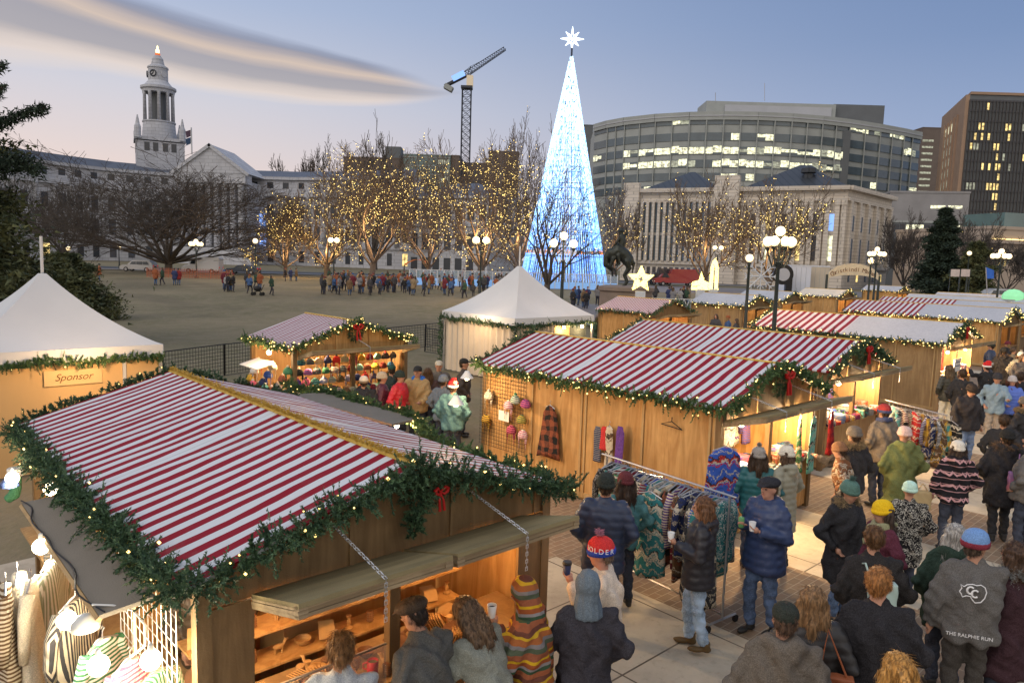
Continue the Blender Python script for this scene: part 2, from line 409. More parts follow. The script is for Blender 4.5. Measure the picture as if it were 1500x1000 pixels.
def garland_np(P, rng, per_m=140, rad=.15, needles=34, nl=.034, nw=.0045, sag=0):
    """pine garland: sprigs leaving the core, each set with thin needles; returns V,F of triangles and the sprig tips"""
    n = int(sum(np.linalg.norm(np.array(b)-np.array(a)) for a, b in zip(P[:-1], P[1:]))*per_m)
    base, tg = path_pts(P, 1/per_m)
    n = len(base)
    tt = np.arange(n)/per_m; lump = .8+.3*np.sin(tt*21+rng.random()*6)*np.sin(tt*6.9)+.22*np.sin(tt*11.3)
    d = rng.normal(size=(n, 3)); d -= tg*(d*tg).sum(1)[:, None]*.5
    d[:, 2] *= .9; d /= np.linalg.norm(d, axis=1)[:, None]
    sl = rad*(.55+.5*rng.random(n))*lump
    base = base+d*rad*.08+rng.normal(size=(n, 3))*rad*.12
    s = (np.arange(needles)+.5)/needles
    q = base[:, None, :]+d[:, None, :]*(s[None, :, None]*sl[:, None, None])
    q[:, :, 2] += (s[None, :]**2)*.25*sl[:, None]*rng.normal(size=(n, 1))
    nd = rng.normal(size=(n, needles, 3)); nd /= np.linalg.norm(nd, axis=2)[:, :, None]
    nd = nd*.8+d[:, None, :]*.75; nd /= np.linalg.norm(nd, axis=2)[:, :, None]
    side = np.cross(nd, rng.normal(size=(n, needles, 3))); side /= np.linalg.norm(side, axis=2)[:, :, None]+1e-9
    L = nl*(1.15-.5*s)[None, :, None]
    V = np.stack([q-side*nw, q+side*nw, q+nd*L], 2).reshape(-1, 3)
    Fc = np.arange(len(V)).reshape(-1, 3)
    return V, Fc, base+d*sl[:, None]*.8
ICO = None
def bulbs_np(pts, r, rng=None):
    """small octahedral lamps"""
    o = np.array([(1, 0, 0), (-1, 0, 0), (0, 1, 0), (0, -1, 0), (0, 0, 1), (0, 0, -1)], float)
    f = np.array([(0, 2, 4), (2, 1, 4), (1, 3, 4), (3, 0, 4), (2, 0, 5), (1, 2, 5), (3, 1, 5), (0, 3, 5)])
    pts = np.asarray(pts); rr = np.full(len(pts), r) if rng is None else r*(.65+.7*rng.random(len(pts)))
    V = (pts[:, None, :]+o[None]*rr[:, None, None]).reshape(-1, 3)
    Fc = (f[None]+6*np.arange(len(pts))[:, None, None]).reshape(-1, 3)
    return V, Fc
def garland(P, label, root=None, seed=1, bulbs=14, q=1.0, lit=0, rad=.15, br=.011, group='lit pine garlands along the stall eaves', mtx=None, **k):
    rng = np.random.default_rng(seed)
    if mtx is not None: P = [mtx @ Vector(p) for p in P]
    o0 = Vector(P[0]); P = [tuple(Vector(p)-o0) for p in P]
    t = thing('pine_garland', label, 'garland', o0, 0, group)
    Q = []
    for a, b in zip(P[:-1], P[1:]):
        a, b = Vector(a), Vector(b); k_ = max(1, int((b-a).length/.28)); nv_ = abs((b-a).normalized().z) < .8
        Q += [tuple(a.lerp(b, i/k_)+Vector((rng.normal()*.012, rng.normal()*.012, rng.normal()*.022-.012 if nv_ else 0))*(1 if i else 0)) for i in range(k_)]
    P = Q+[P[-1]]
    V, Fc, tips = garland_np(P, rng, per_m=190*q, rad=rad, needles=int(40*min(1, q*1.4)), nl=.036/q**.4, nw=.0062/q**.55, **k)
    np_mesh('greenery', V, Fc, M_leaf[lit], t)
    L = sum((Vector(b)-Vector(a)).length for a, b in zip(P[:-1], P[1:]))
    n = int(L*bulbs)
    if n:
        pick = tips[rng.integers(0, len(tips), n)]
        V, Fc = bulbs_np(pick, br, rng); o = np_mesh('fairy_lights', V, Fc, M_bulb, t); o['kind'] = 'stuff'
    return t
def wreath(loc, rz, label, r=.27, seed=3, bow=True, bs=1.0):
    rng = np.random.default_rng(seed); t = thing('christmas_wreath', label, 'wreath', loc, rz, 'wreaths on the stall gables')
    P = [(r*math.cos(a), 0, r*math.sin(a)) for a in np.linspace(0, 2*math.pi, 14)]
    V, Fc, tips = garland_np(P, rng, per_m=110, rad=.12, needles=22, nl=.04, nw=.006); np_mesh('greenery', V, Fc, M_leaf[0], t)
    if bow:
        m = MB()
        for s in (-1, 1):
            z = r*.7; m.tube([(0, -.1, z), (s*.08*bs, -.12, z+.08*bs), (s*.13*bs, -.12, z+.05*bs), (s*.11*bs, -.12, z), (s*.05*bs, -.12, z-.03*bs), (0, -.1, z)], [.014*bs, .028*bs, .032*bs, .03*bs, .022*bs, .014*bs], 8)
            m.tube([(0, -.1, z), (s*.04*bs, -.12, z-.14*bs), (s*(.03+.03*(s > 0))*bs, -.12, z-.3*bs)], [.014*bs, .02*bs, .026*bs], 6)
        m.build('ribbon_bow', M_ribbon, t)
    return t
def flap(root, x0, x1, y0, y1, z0, z1, side='front', th=.085, m=W_TOP):
    """propped hatch board; y0/z0 at the hinge, y1/z1 at the outer edge"""
    if side == 'front': P = [(x0, y0, z0), (x0, y1, z1), (x1, y1, z1), (x1, y0, z0)]
    else: P = [(y0, x0, z0), (y0, x1, z0), (y1, x1, z1), (y1, x0, z1)] if y1 < y0 else [(y0, x0, z0), (y1, x0, z1), (y1, x1, z1), (y0, x1, z0)]
    f = MB().slab(P, .03).build('hatch_flap', m, root)
    b = MB()
    A, B_, Cc, D = [Vector(p) for p in P]
    if side == 'front':
        for k in range(3):
            zz = -.035-k*.028
            b.box(((x0+x1)/2, y1+.03+.006*(k % 2), z1+zz), (x1-x0, .06, .024))
            for xx in (x0+.03, x1-.03): b.slab([(xx-.03-.004*(k % 2), y0, z0+zz+.012), (xx-.03-.004*(k % 2), y1, z1+zz+.012), (xx+.03+.004*(k % 2), y1, z1+zz+.012), (xx+.03+.004*(k % 2), y0, z0+zz+.012)], .024)
    else:
        for k in range(2):
            zz = -.035-k*.03
            b.slab([A+Vector((0, 0, zz)), B_+Vector((0, 0, zz)), Cc+Vector((0, 0, zz)), D+Vector((0, 0, zz))], .02) if k == 5 else None
            lo = min(y0, y1)
            b.box((y1+(.03 if y1 > y0 else -.03), (x0+x1)/2, z1+zz), (.04, x1-x0, .026))
    b.build('edge_boards', W_BOARD, f)
    return f
def chain(root, p0, p1, dangle=0):
    p0, p1 = Vector(p0), Vector(p1); m = MB(); L = (p1-p0).length; n = int(L/.03)
    P = [p0.lerp(p1, i/n) for i in range(n+1)]+[p1+Vector((0, 0, -.03*j)) for j in range(1, int(dangle/.03)+1)]
    for i, (a, b) in enumerate(zip(P[:-1], P[1:])):
        d = (b-a)*.62; s = Vector((0, 0, .011)) if i % 2 else (b-a).cross(Vector((0, 0, 1))).normalized()*.011
        if s.length < .001: s = Vector((.011, 0, 0))
        m.tube([a-d*.1+s, a+d*1.5+s, a+d*1.5-s, a-d*.1-s, a-d*.1+s], .004, 4, False)
    return m.build('chain', M_chain, root)
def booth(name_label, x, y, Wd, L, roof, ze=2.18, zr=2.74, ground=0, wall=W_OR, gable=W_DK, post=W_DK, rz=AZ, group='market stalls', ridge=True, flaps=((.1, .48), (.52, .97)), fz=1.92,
          left='wall', right='wall', back='wall', split=.5, rail=None, ov=.16, front_open=True, lamp=30, shelf=True, detail=1):
    t = thing('market_stall', name_label, 'stall', (x, y, ground), rz, group)
    in_ = ov
    m = W = None
    # roof halves
    for s in (0, 1):
        xe, xr = (0, Wd/2) if s == 0 else (Wd, Wd/2)
        n, k = 44, 10; th = .035; g_ = []
        for i in range(n+1):
            for j in range(k+1):
                f = j/k; yy = L*i/n; e_ = math.sin(math.pi*f)*min(1, i/2, (n-i)/2)
                w_ = (-.016+.007*math.sin(yy*4.1+f*3+x)+.006*math.sin(yy*9.7+1.7*math.sin(f*5+x))+.004*math.sin(yy*23+f*9))*e_*(1 if detail else 0)
                g_.append((xe+(xr-xe)*f, yy+(.008*math.sin(f*9+x) if i in (0, n) else 0), ze+(zr-ze)*f+w_))
        q = [(i*(k+1)+j, i*(k+1)+j+1, (i+1)*(k+1)+j+1, (i+1)*(k+1)+j) for i in range(n) for j in range(k)]
        if s: q = [f[::-1] for f in q]
        m_ = MB().add(g_, q); lo = [(xe, 0, ze-th), (xr, 0, zr-th), (xr, L, zr-th), (xe, L, ze-th)]
        m_.add(lo, [(0, 3, 2, 1) if s == 0 else (0, 1, 2, 3)]); hi = [(xe, 0, ze), (xr, 0, zr), (xr, L, zr), (xe, L, ze)]
        m_.add([hi[0], hi[3], lo[3], lo[0]], [(0, 1, 2, 3)]); m_.add([hi[0], hi[1], lo[1], lo[0]], [(0, 1, 2, 3)]); m_.add([hi[3], hi[2], lo[2], lo[3]], [(0, 1, 2, 3)])
        m_.build('roof_slope', roof, t, True)
    if ridge:
        MB().bb(Wd/2-.03, Wd/2+.03, -.01, L+.01, zr-.005, zr+.02).build('ridge_board', M_gold, t)
    # gables, posts
    g = ze-.06
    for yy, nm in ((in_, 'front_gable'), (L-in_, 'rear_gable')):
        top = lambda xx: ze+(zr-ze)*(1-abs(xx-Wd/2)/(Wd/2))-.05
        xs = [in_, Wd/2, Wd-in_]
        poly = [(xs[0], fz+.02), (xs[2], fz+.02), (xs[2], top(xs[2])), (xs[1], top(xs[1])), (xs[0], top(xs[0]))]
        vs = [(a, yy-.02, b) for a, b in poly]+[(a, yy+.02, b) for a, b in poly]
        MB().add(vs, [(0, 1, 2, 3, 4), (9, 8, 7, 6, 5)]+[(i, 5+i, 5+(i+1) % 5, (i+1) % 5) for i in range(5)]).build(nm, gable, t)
        if detail:
            for fx in (.04, .35, .65, .96):
                xx = in_+(Wd-2*in_)*fx; MB().bb(xx-.03, xx+.03, yy-.04 if yy < 1 else yy+.022, yy-.022 if yy < 1 else yy+.04, fz+.03, top(xx)-.01).build('gable_batten', gable, t)
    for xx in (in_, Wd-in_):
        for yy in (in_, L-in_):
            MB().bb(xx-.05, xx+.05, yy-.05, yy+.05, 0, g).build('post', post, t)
    # floor
    MB().bb(in_+.02, Wd-in_-.02, in_+.02, L-in_-.02, .01, .10).build('floor_deck', W_MID, t)
    def side(xx, kind, nm, sgn):
        if kind == 'wall':
            w = MB().bb(xx-.015, xx+.015, in_+.05, L-in_-.05, .06, g+.02).build(nm, wall, t)
            mm = MB(); n = max(2, int(L/1.2)); 
            for i in range(n+1):
                yy = in_+.1+(L-2*in_-.2)*i/n
                for d in ((-.05, .05) if i % 2 == 0 else (0,)):
                    mm.bb(xx+sgn*.016, xx+sgn*.045, yy+d-.02, yy+d+.02, .07, g)
            mm.bb(xx+sgn*.0165, xx+sgn*.035, in_+.06, L-in_-.06, .065, .16)
            mm.build('wall_framing', M_frame, t)
        elif kind == 'half':
            MB().bb(xx-.015, xx+.015, in_+.05, L-in_-.05, .06, .95).build(nm, wall, t)
            MB().bb(xx-.2, xx+.25, in_+.05, L-in_-.05, .95, .98).build('side_counter', W_MID, t)
    side(in_, left, 'left_wall', -1); side(Wd-in_, right, 'right_wall', 1)
    if back == 'wall': MB().bb(in_+.06, Wd-in_-.06, L-in_-.015, L-in_+.015, .06, fz+.02).build('back_wall', wall, t)
    # front counter and mullion
    MB().bb(in_+.06, Wd-in_-.06, in_-.015, in_+.015, .06, .92).build('front_panel', wall if detail else post, t)
    MB().bb(in_+.06, Wd-in_-.06, in_-.12, in_+.55, .92, .95).build('counter', W_MID, t)
    xx = in_+(Wd-2*in_)*split
    MB().bb(xx-.05, xx+.05, in_-.04, in_+.04, .952, fz+.018).build('mullion', post, t)
    for a, b in flaps:
        x0 = in_+(Wd-2*in_)*a; x1 = in_+(Wd-2*in_)*b
        f = flap(t, x0, x1, in_-.05, in_-.74, fz+.05, fz+.24)
        if detail:
            for q in (.5,): chain(f, (x0+(x1-x0)*q, in_-.05, fz+.42), (x0+(x1-x0)*q, in_-.79, fz+.25), .3)
    if lamp:
        pt = thing('pendant_lamp', None, None, (Wd/2, L*.35, ze-.25)); del_ = pt; pt.parent = t
        MB().lathe([(.002, .14), (.02, .13), (.03, .08), (.03, .07)], n=10).build('lamp_holder', mat('black_plastic', (.02, .02, .02), .5), pt)
        MB().ell((0, 0, .03), .045).build('bulb', M_bulbw, pt, True)
        point((0, 0, .0), lamp, parent=pt, r=.06)
    t['_d'] = 1
    del t['_d']
    t['dims'] = [Wd, L, ze, zr]
    return t
def bm(t):
    return Matrix.Translation(t.location) @ Matrix.Rotation(t.rotation_euler.z, 4, 'Z')
def eaves(t, seed, lab, sides=('L', 'F', 'R'), **k):
    Wd, L, ze, zr = t['dims']; M = bm(t); out = []
    o = .05; lab = lab.replace(' with knitwear on its side', ' with knitwear').replace('the large striped craft stall in front', 'the front craft stall')
    if 'L' in sides: garland([(-o, L-.05, ze-.02), (-o, 0, ze-.02)], 'lit pine garland along the left eave of '+lab, seed=seed, mtx=M, **k)
    if 'F' in sides: garland([(-o, -o, ze-.02), (Wd/2, -o, zr+.01), (Wd+o, -o, ze-.02)], 'lit pine garland over the front gable of '+lab, seed=seed+1, mtx=M, **k)
    if 'R' in sides: garland([(Wd+o, 0, ze-.02), (Wd+o, L, ze-.02)], 'lit pine garland along the right eave of '+lab, seed=seed+2, mtx=M, **k)
    if 'B' in sides: garland([(-o, L+o, ze-.02), (Wd/2, L+o, zr+.01), (Wd+o, L+o, ze-.02)], 'lit pine garland over the rear gable of '+lab, seed=seed+3, mtx=M, **k)
# --- the seven near stalls (positions from the perspective fit)
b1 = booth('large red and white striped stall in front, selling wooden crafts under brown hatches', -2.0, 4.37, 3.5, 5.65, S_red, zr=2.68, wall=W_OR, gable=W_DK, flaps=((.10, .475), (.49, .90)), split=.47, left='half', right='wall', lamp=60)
for x0_, x1_ in ((.21, .5), (3.0, 3.29)): MB().bb(x0_, x1_, .12, .155, .03, 1.93).build('corner_panel', W_DK, b1)
eaves(b1, 10, 'the large striped craft stall in front', ('F',), q=1.0, bulbs=7, lit=0, rad=.19, br=.012)
garland([(-.05, 5.4, 2.16), (-.05, 0, 2.16)], 'thick pine garland on the left eave above the grey hatch of the front stall', seed=14, mtx=bm(b1), q=1.0, bulbs=7, rad=.2, br=.012)
eaves(b1, 11, 'the large striped craft stall in front', ('B',), q=.5, bulbs=5, lit=0, rad=.12, br=.012)
c_ = [at(424, 578, 2.13), at(574, 621, 2.13), at(612, 613, 2.1), at(478, 574, 2.1)]; o_ = thing('side_hatch', 'tan board hatch propped out beyond the right eave of the front stall', 'hatch', c_[0]); MB().slab([p-c_[0] for p in c_], .03).build('board', W_GREY, o_)
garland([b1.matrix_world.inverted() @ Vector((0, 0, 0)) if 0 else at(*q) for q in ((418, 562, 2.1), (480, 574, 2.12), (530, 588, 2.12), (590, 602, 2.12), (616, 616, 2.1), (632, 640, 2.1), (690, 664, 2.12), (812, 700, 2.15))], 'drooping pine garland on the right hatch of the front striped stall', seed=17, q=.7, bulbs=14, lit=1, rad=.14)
V, Fc, _ = garland_np([(1.75, -.02, 2.71), (1.75, 5.67, 2.71)], np.random.default_rng(4), per_m=260, rad=.05, needles=14, nl=.02, nw=.0035); np_mesh('gold_ridge_tinsel', V, Fc, M_gold, b1)
b2 = booth('red and white striped stall with a plywood side hung with knitwear', 3.19, 10.71, 3.36, 5.77, S_red2, wall=W_OR, lamp=60, flaps=((.0, .33), (.36, .97)))
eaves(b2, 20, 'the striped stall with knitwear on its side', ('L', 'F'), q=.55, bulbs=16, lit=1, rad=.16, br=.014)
eaves(b2, 24, 'the striped stall with knitwear on its side', ('B',), q=.4, bulbs=7, lit=0, rad=.14, br=.014)
b3 = booth('second red and white striped stall, directly behind the knitwear stall', 6.66, 15.14, 3.19, 6.09, S_red2, wall=W_MID, lamp=60, flaps=((.0, .33), (.36, .97)))
eaves(b3, 30, 'the second striped stall', ('F',), q=.5, bulbs=16, rad=.17, br=.016)
eaves(b3, 34, 'the second striped stall', ('B',), q=.35, bulbs=8, rad=.13, br=.016)
b4 = booth('long stall with a roof half striped and half grey, third in the row', 13.15, 22.16, 3.31, 6.44, S_mix, wall=W_MID, gable=W_MID, post=W_MID, lamp=80, detail=0)
eaves(b4, 40, 'the half striped stall third in the row', ('L', 'F', 'B'), q=.3, bulbs=16, rad=.15, br=.02)
b5 = booth('long stall with a half striped half grey roof, fourth in the row', 22.37, 33.34, 3.27, 7.38, S_mix2, wall=W_OR, post=W_DK, lamp=120, detail=0)
eaves(b5, 50, 'the half striped stall fourth in the row', ('L', 'F'), q=.2, bulbs=14, rad=.17, br=.028)
bh = booth('small striped stall crowded with hats and scarves by the lawn', -4.98, 16.39, 3.36, 2.58, S_pink, wall=W_MID, gable=W_OR, lamp=90, flaps=((.02, .98),), left='half')
eaves(bh, 60, 'the small hat stall', ('L', 'F'), q=.45, bulbs=24, lit=1, rad=.16, br=.018)
b7 = booth('small striped stall with a yellow lit hatch behind the white tent', 6.01, 31.75, 3.29, 3.22, S_pink, wall=W_OR, lamp=120, flaps=((.1, .95),), detail=0)
eaves(b7, 70, 'the small striped stall behind the tent', ('L', 'F'), q=.25, bulbs=4, rad=.17, br=.02)
# ------------------------------------------------------------------ buildings
def f_ashlar(c, w, h):
    def fn(X, co):
        x, y, z = X.sep(co); br = X.n('ShaderNodeTexBrick'); X.put(br.inputs['Vector'], X.comb(X.m('ADD', x, y), z, 0)); br.inputs['Scale'].default_value = 1; br.inputs['Brick Width'].default_value = w; br.inputs['Row Height'].default_value = h
        br.inputs['Mortar Size'].default_value = .05; br.inputs['Color1'].default_value = c+(1,); br.inputs['Color2'].default_value = tuple(q*.86 for q in c)+(1,); br.inputs['Mortar'].default_value = tuple(q*.62 for q in c)+(1,)
        st = X.smooth(X.noise(X.comb(X.m('MULTIPLY', x, 1), y, X.m('MULTIPLY', z, .15)), .6, 4, .7), .5, .8)
        return X.mix(X.m('MULTIPLY', st, .35), br.outputs[0], tuple(q*.45 for q in c))
    return fn
M_stone = mat('pale_granite', fn=f_ashlar((.50, .51, .55), 2.2, .9), rough=.8, var=.08, scale=.12)
M_stone2 = mat('limestone', fn=f_ashlar((.64, .57, .48), 1.6, .62), rough=.8, var=.1, scale=.25)
M_stone3 = mat('tan_stone', (.42, .34, .27), .8, .1, .2)
M_slate = mat('slate_roof', (.10, .115, .15), .5, .12, .3)
def f_seam(X, co):
    x, y, z = X.sep(co)
    return X.mix(X.m('GREATER_THAN', X.m('FRACT', X.m('MULTIPLY', x, .8)), .85), (.045, .05, .058), (.022, .026, .032))
M_metalroof = mat('standing_seam_roof', fn=f_seam, rough=.45, var=.1, scale=.3)
M_glassd = mat('dark_glass', (.03, .035, .045), .25, .3, .4, spec=.6)
M_glassb = mat('blue_glass', (.08, .11, .13), .2, .3, .2, spec=.8)
M_glassg = mat('green_glass', (.10, .17, .17), .2, .25, .2, spec=.8)
M_litw = mat('lit_office_window', fn=lambda X, co: (.5, .5, .4), emit=(.95, .93, .60), es=.9, var=0)
M_litw2 = mat('dim_office_window', (.3, .3, .25), emit=(.8, .85, .62), es=.28, var=0)
M_lity = mat('lit_warm_window', (.5, .4, .2), emit=(1, .72, .25), es=.95, var=0)
M_litb = mat('lit_blue_window', (.2, .3, .6), emit=(.22, .42, 1), es=.9, var=0)
M_brown = mat('brown_brick', (.15, .12, .105), .85, .12, .3)
M_conc = mat('grey_concrete', (.34, .36, .35), .8, .12, .2)
M_conc2 = mat('dark_concrete', (.13, .14, .15), .7, .12, .2)
M_tanfin = mat('tan_fins', (.34, .23, .16), .8, .1, .3)
M_lightp = mat('light_panels', (.42, .43, .46), .6, .08, .15)
_ub = {}
def ubox(m):
    if m.name not in _ub:
        o = MB().box((0, 0, 0), (1, 1, 1)); me = bpy.data.meshes.new('window'); me.from_pydata(o.v, [], o.f); me.materials.append(m); _ub[m.name] = me
    return _ub[m.name]
def windows(root, items, cap=90, name='window'):
    """items (cx,cy,cz,w,h,ang,depth,mat) in root space; the largest are parts, the rest one mass"""
    items = sorted(items, key=lambda t: -t[3]*t[4]); rest = {}
    for i, (x, y, z, w, h, a, d, m) in enumerate(items):
        if i < cap:
            o = bpy.data.objects.new(name, ubox(m)); C.objects.link(o); o.parent = root
            o.location = (x, y, z); o.rotation_euler = (0, 0, a); o.scale = (w, d, h)
        else: rest.setdefault(m.name, (m, MB()))[1].box((x, y, z), (w, d, h), a)
    for k, (m, b) in rest.items():
        o = b.build(name, m, root); o['kind'] = 'stuff'
def bld(label, P, name='building', cat='building', **k):
    return thing(name, label, cat, P, 0, **k)
def loc(root, p): return Vector(p)-root.location
rnd = random.Random(5)
for m_, e0 in ((M_litw, .95), (M_litw2, .3), (M_lity, .95)):
    X = NX(m_.node_tree); g = X.n('ShaderNodeNewGeometry').outputs['Position']; px_, py_, pz_ = X.sep(g)
    a_ = X.noise(X.comb(X.m('MULTIPLY', px_, .9), py_, X.m('MULTIPLY', pz_, 1.6)), .8, 3, .6); bl = X.m('GREATER_THAN', X.m('FRACT', X.m('MULTIPLY', X.m('ADD', px_, X.m('MULTIPLY', py_, .7)), .62)), .1)
    X.put(m_.node_tree.nodes['Principled BSDF'].inputs['Emission Strength'], X.m('MULTIPLY', X.m('MULTIPLY', X.smooth(a_, .28, .66), e0*1.25), X.m('ADD', X.m('MULTIPLY', bl, .75), .25)))
# --- long granite civic building with clock tower (concave front)
arc = [(-60, 168), (20, 177), (80, 186), (150, 196), (230, 204), (300, 207), (362, 207), (430, 207), (500, 203), (560, 197), (606, 192)]
A = [aty(px, 300, D) for px, D in arc]
gz0 = 1.0
cb = bld('long pale granite civic building with a curved front, pediment and clock tower', (A[5].x, A[5].y, gz0), 'civic_building')
ZT = 25.3
n = len(A)
def rel(p, z): return (p.x-cb.location.x, p.y-cb.location.y, z-gz0)
fr = [rel(p, 0)[:2] for p in A]
back = [(x*1.02, y+16) for x, y in fr]
poly = fr+back[::-1]
MB().prism(poly, 0, ZT-gz0).build('wall', M_stone, cb)
def band(z0, z1, proud, m, nm, pts=fr, closed=False):
    b = MB()
    for p, q in zip(pts[:-1], pts[1:]):
        p, q = Vector(p), Vector(q); t = (q-p).normalized(); nn = Vector((t.y, -t.x))
        c = (p+q)/2+nn*proud/2
        b.box((c.x, c.y, (z0+z1)/2), ((q-p).length+proud*.1, proud+.02, z1-z0), math.atan2(t.y, t.x))
    return b.build(nm, m, cb)
band(5.2, 5.8, .5, M_stone, 'string_course'); band(19.0, 20.2, 1.0, M_stone, 'cornice'); band(23.6, 24.4, .7, M_stone, 'upper_cornice')
# set back slate roof
rp = [(x, y+1.2) for x, y in fr]+[(x, y+9) for x, y in back][::-1]
vs = [(x, y+.8, ZT-gz0) for x, y in fr]+[(x, y+6.5, ZT-gz0+2.4) for x, y in fr]+[(x, y+15, ZT-gz0+2.4) for x, y in fr]
MB().add(vs, [(i, i+1, n+i+1, n+i) for i in range(n-1)]+[(n+i, n+i+1, 2*n+i+1, 2*n+i) for i in range(n-1)]).build('roof', M_slate, cb)
items = []; col = MB(); bal = MB()
for p, q in zip(fr[:-1], fr[1:]):
    p, q = Vector(p), Vector(q); t = (q-p).normalized(); nn = Vector((t.y, -t.x)); L = (q-p).length; nb = max(1, round(L/4.3)); a = math.atan2(t.y, t.x)
    for i in range(nb):
        c = p+t*L*(i+.5)/nb+nn*.02
        for z0, z1, w in ((1, 4.2, 1.6), (7.2, 11.0, 1.7), (13.2, 16.8, 1.7), (20.9, 22.9, 1.6)):
            m = M_glassd if rnd.random() > .06 or z0 > 5 else M_lity
            items.append((c.x, c.y, (z0+z1)/2, w, z1-z0, a, .1, m))
        cc = c+nn*.25; bal.box((cc.x, cc.y, 20.75), (2.4, .3, .9), a)
        c = p+t*L*i/nb+nn*.35; col.lathe([(.62, 5.8), (.58, 12), (.5, 18.2), (.8, 18.5), (.8, 19.0)], (c.x, c.y, 0), 8)
q = (aty(384, 322, 206)-cb.location); q2 = (aty(384, 350, 206)-cb.location)
for z_ in (q.z, q2.z): items.append((q.x, q.y-.6, z_, 2.2, 3.6, 0, .3, M_litb))
windows(cb, items)
o = col.build('colonnade', M_stone, cb, True); o['kind'] = 'stuff'; o = bal.build('balustrade', M_stone, cb); o['kind'] = 'stuff'
# portico with pediment
pc = [aty(268, 300, 196), aty(362, 300, 196)]; pr = [Vector(rel(p, 0)) for p in pc]; pw = (pr[1]-pr[0]).length; pm = (pr[0]+pr[1])/2
por = thing('portico', None, None, (pm.x, pm.y, 0)); por.parent = cb
MB().bb(-pw/2, pw/2, 0, 12, 0, 22).build('wall', M_stone, por)
for i in range(8):
    x = -pw/2+1+(pw-2)*i/7; MB().lathe([(.9, 4.5), (.85, 5), (.8, 12), (.68, 20), (1, 20.4), (1, 21)], (x, -1.6, 0), 10).build('column', M_stone, por, True)
MB().bb(-pw/2-.6, pw/2+.6, -2.8, 2, 21.01, 23.6).build('entablature', M_stone, por)
hh = 30.8
vs = [(-pw/2-1.2, -2.9, 23.61), (pw/2+1.2, -2.9, 23.61), (0, -2.9, hh)]; vs += [(x, 14, z) for x, y, z in vs]
MB().add(vs, [(0, 1, 2), (5, 4, 3), (0, 2, 5, 3), (1, 4, 5, 2), (0, 3, 4, 1)]).build('pediment', M_stone, por)
b = MB()
for s in (-1, 1):
    b.slab([(s*(pw/2+1.8), -3.4, 23.5), (0, -3.4, hh+.2), (0, -2.905, hh+.2), (s*(pw/2+1.8), -2.905, 23.5)], .8 if s < 0 else -.8)
b.build('raking_cornice', M_stone, por)
MB().bb(-pw/2-3, pw/2+3, -6, -3, 0, 4.4).build('front_steps', M_stone, por)
# clock tower
tc_ = aty(234.5, 240, 212); tr = Vector(rel(tc_, 0)); tw = thing('clock_tower', None, None, (tr.x, tr.y, 0)); tw.parent = cb
def zpx(y, x=234, D=212): return aty(x, y, D).z-gz0
S_ = 212/F
def yb(y): return zpx(y)
MB().box((0, 0, (18+yb(211))/2), (62*S_, 52*S_, yb(211)-18), R(28)).build('tower_base', M_stone, tw)
MB().box((0, 0, (yb(211)+yb(206))/2+.2), (66*S_, 56*S_, .9*(yb(206)-yb(211))), R(28)).build('base_cornice', M_stone, tw)
for k in range(4):
    a = R(28)+math.pi/2*k+R(45); q = 40*S_
    MB().lathe([(.9, 0), (.9, 3), (.6, 3.6), (.15, 6)], (q*math.cos(a), q*math.sin(a), yb(209)+.2), 8).build('corner_pinnacle', M_stone, tw)
it = []
for side in (-1, 0):
    a = R(28)+math.pi/2*side; d = Vector((math.sin(a), -math.cos(a), 0)); t = Vector((math.cos(a), math.sin(a), 0)); hw = (26 if side == 0 else 31)*S_
    for k in (-.55, -.2, .2, .55):
        c = d*(hw+.02)+t*k*(31 if side == 0 else 26)*S_; it.append((c.x, c.y, yb(219), 1.3, 2.3, a, .1, M_glassd))
windows(tw, it, name='tower_window')
MB().lathe([(23*S_, yb(206)), (22.5*S_, yb(200)), (21*S_, yb(182)), (22*S_, yb(181)), (22*S_, yb(179))], n=32).build('drum', M_stone, tw)
MB().lathe([(11*S_, yb(179)), (11*S_, yb(137))], n=20).build('belfry_core', M_conc2, tw)
for k in range(10):
    a = 2*math.pi*k/10+.15; MB().lathe([(2.6*S_, yb(179)), (2.2*S_, yb(140)), (3*S_, yb(137.5))], (19*S_*math.cos(a), 19*S_*math.sin(a), 0), 8).build('belfry_column', M_stone, tw, True)
MB().lathe([(21*S_, yb(137.4)), (21.5*S_, yb(134)), (23.5*S_, yb(132)), (23.5*S_, yb(129)), (19*S_, yb(127)), (14*S_, yb(121)), (13*S_, yb(119)), (12.8*S_, yb(102)), (14*S_, yb(101)), (13.5*S_, yb(99)), (9*S_, yb(96)), (7.5*S_, yb(90)), (7.3*S_, yb(87)), (5*S_, yb(84)), (4*S_, yb(82))], n=24).build('tower_crown', M_stone, tw)
cf = MB(); a = R(-12)
for ang in (R(-2), R(-70), R(60)):
    d = Vector((math.sin(-ang)*-1, -math.cos(ang), 0)); cf.tube([Vector((0, 0, yb(110.5)))+d*(12.4*S_), Vector((0, 0, yb(110.5)))+d*(13.6*S_)], 4.3*S_, 20)
cf.build('clock_face', mat('clock_face', (.5, .5, .52), .5, .02), tw)
ch = MB()
for ang in (R(-2), R(-70)):
    d = Vector((math.sin(-ang)*-1, -math.cos(ang), 0)); c0 = Vector((0, 0, yb(110.5)))+d*(13.75*S_); s = d.cross(Vector((0, 0, 1)))
    ch.tube([c0, c0+Vector((0, 0, 3.3*S_))], .16, 4); ch.tube([c0, c0+s*2.2*S_-Vector((0, 0, 1.6*S_))], .16, 4)
    ch.tube([c0+s*4*S_*math.cos(q)+Vector((0, 0, 4*S_*math.sin(q))) for q in np.linspace(0, 2*math.pi, 17)], .2, 4)
ch.build('clock_hands', M_glassd, tw)
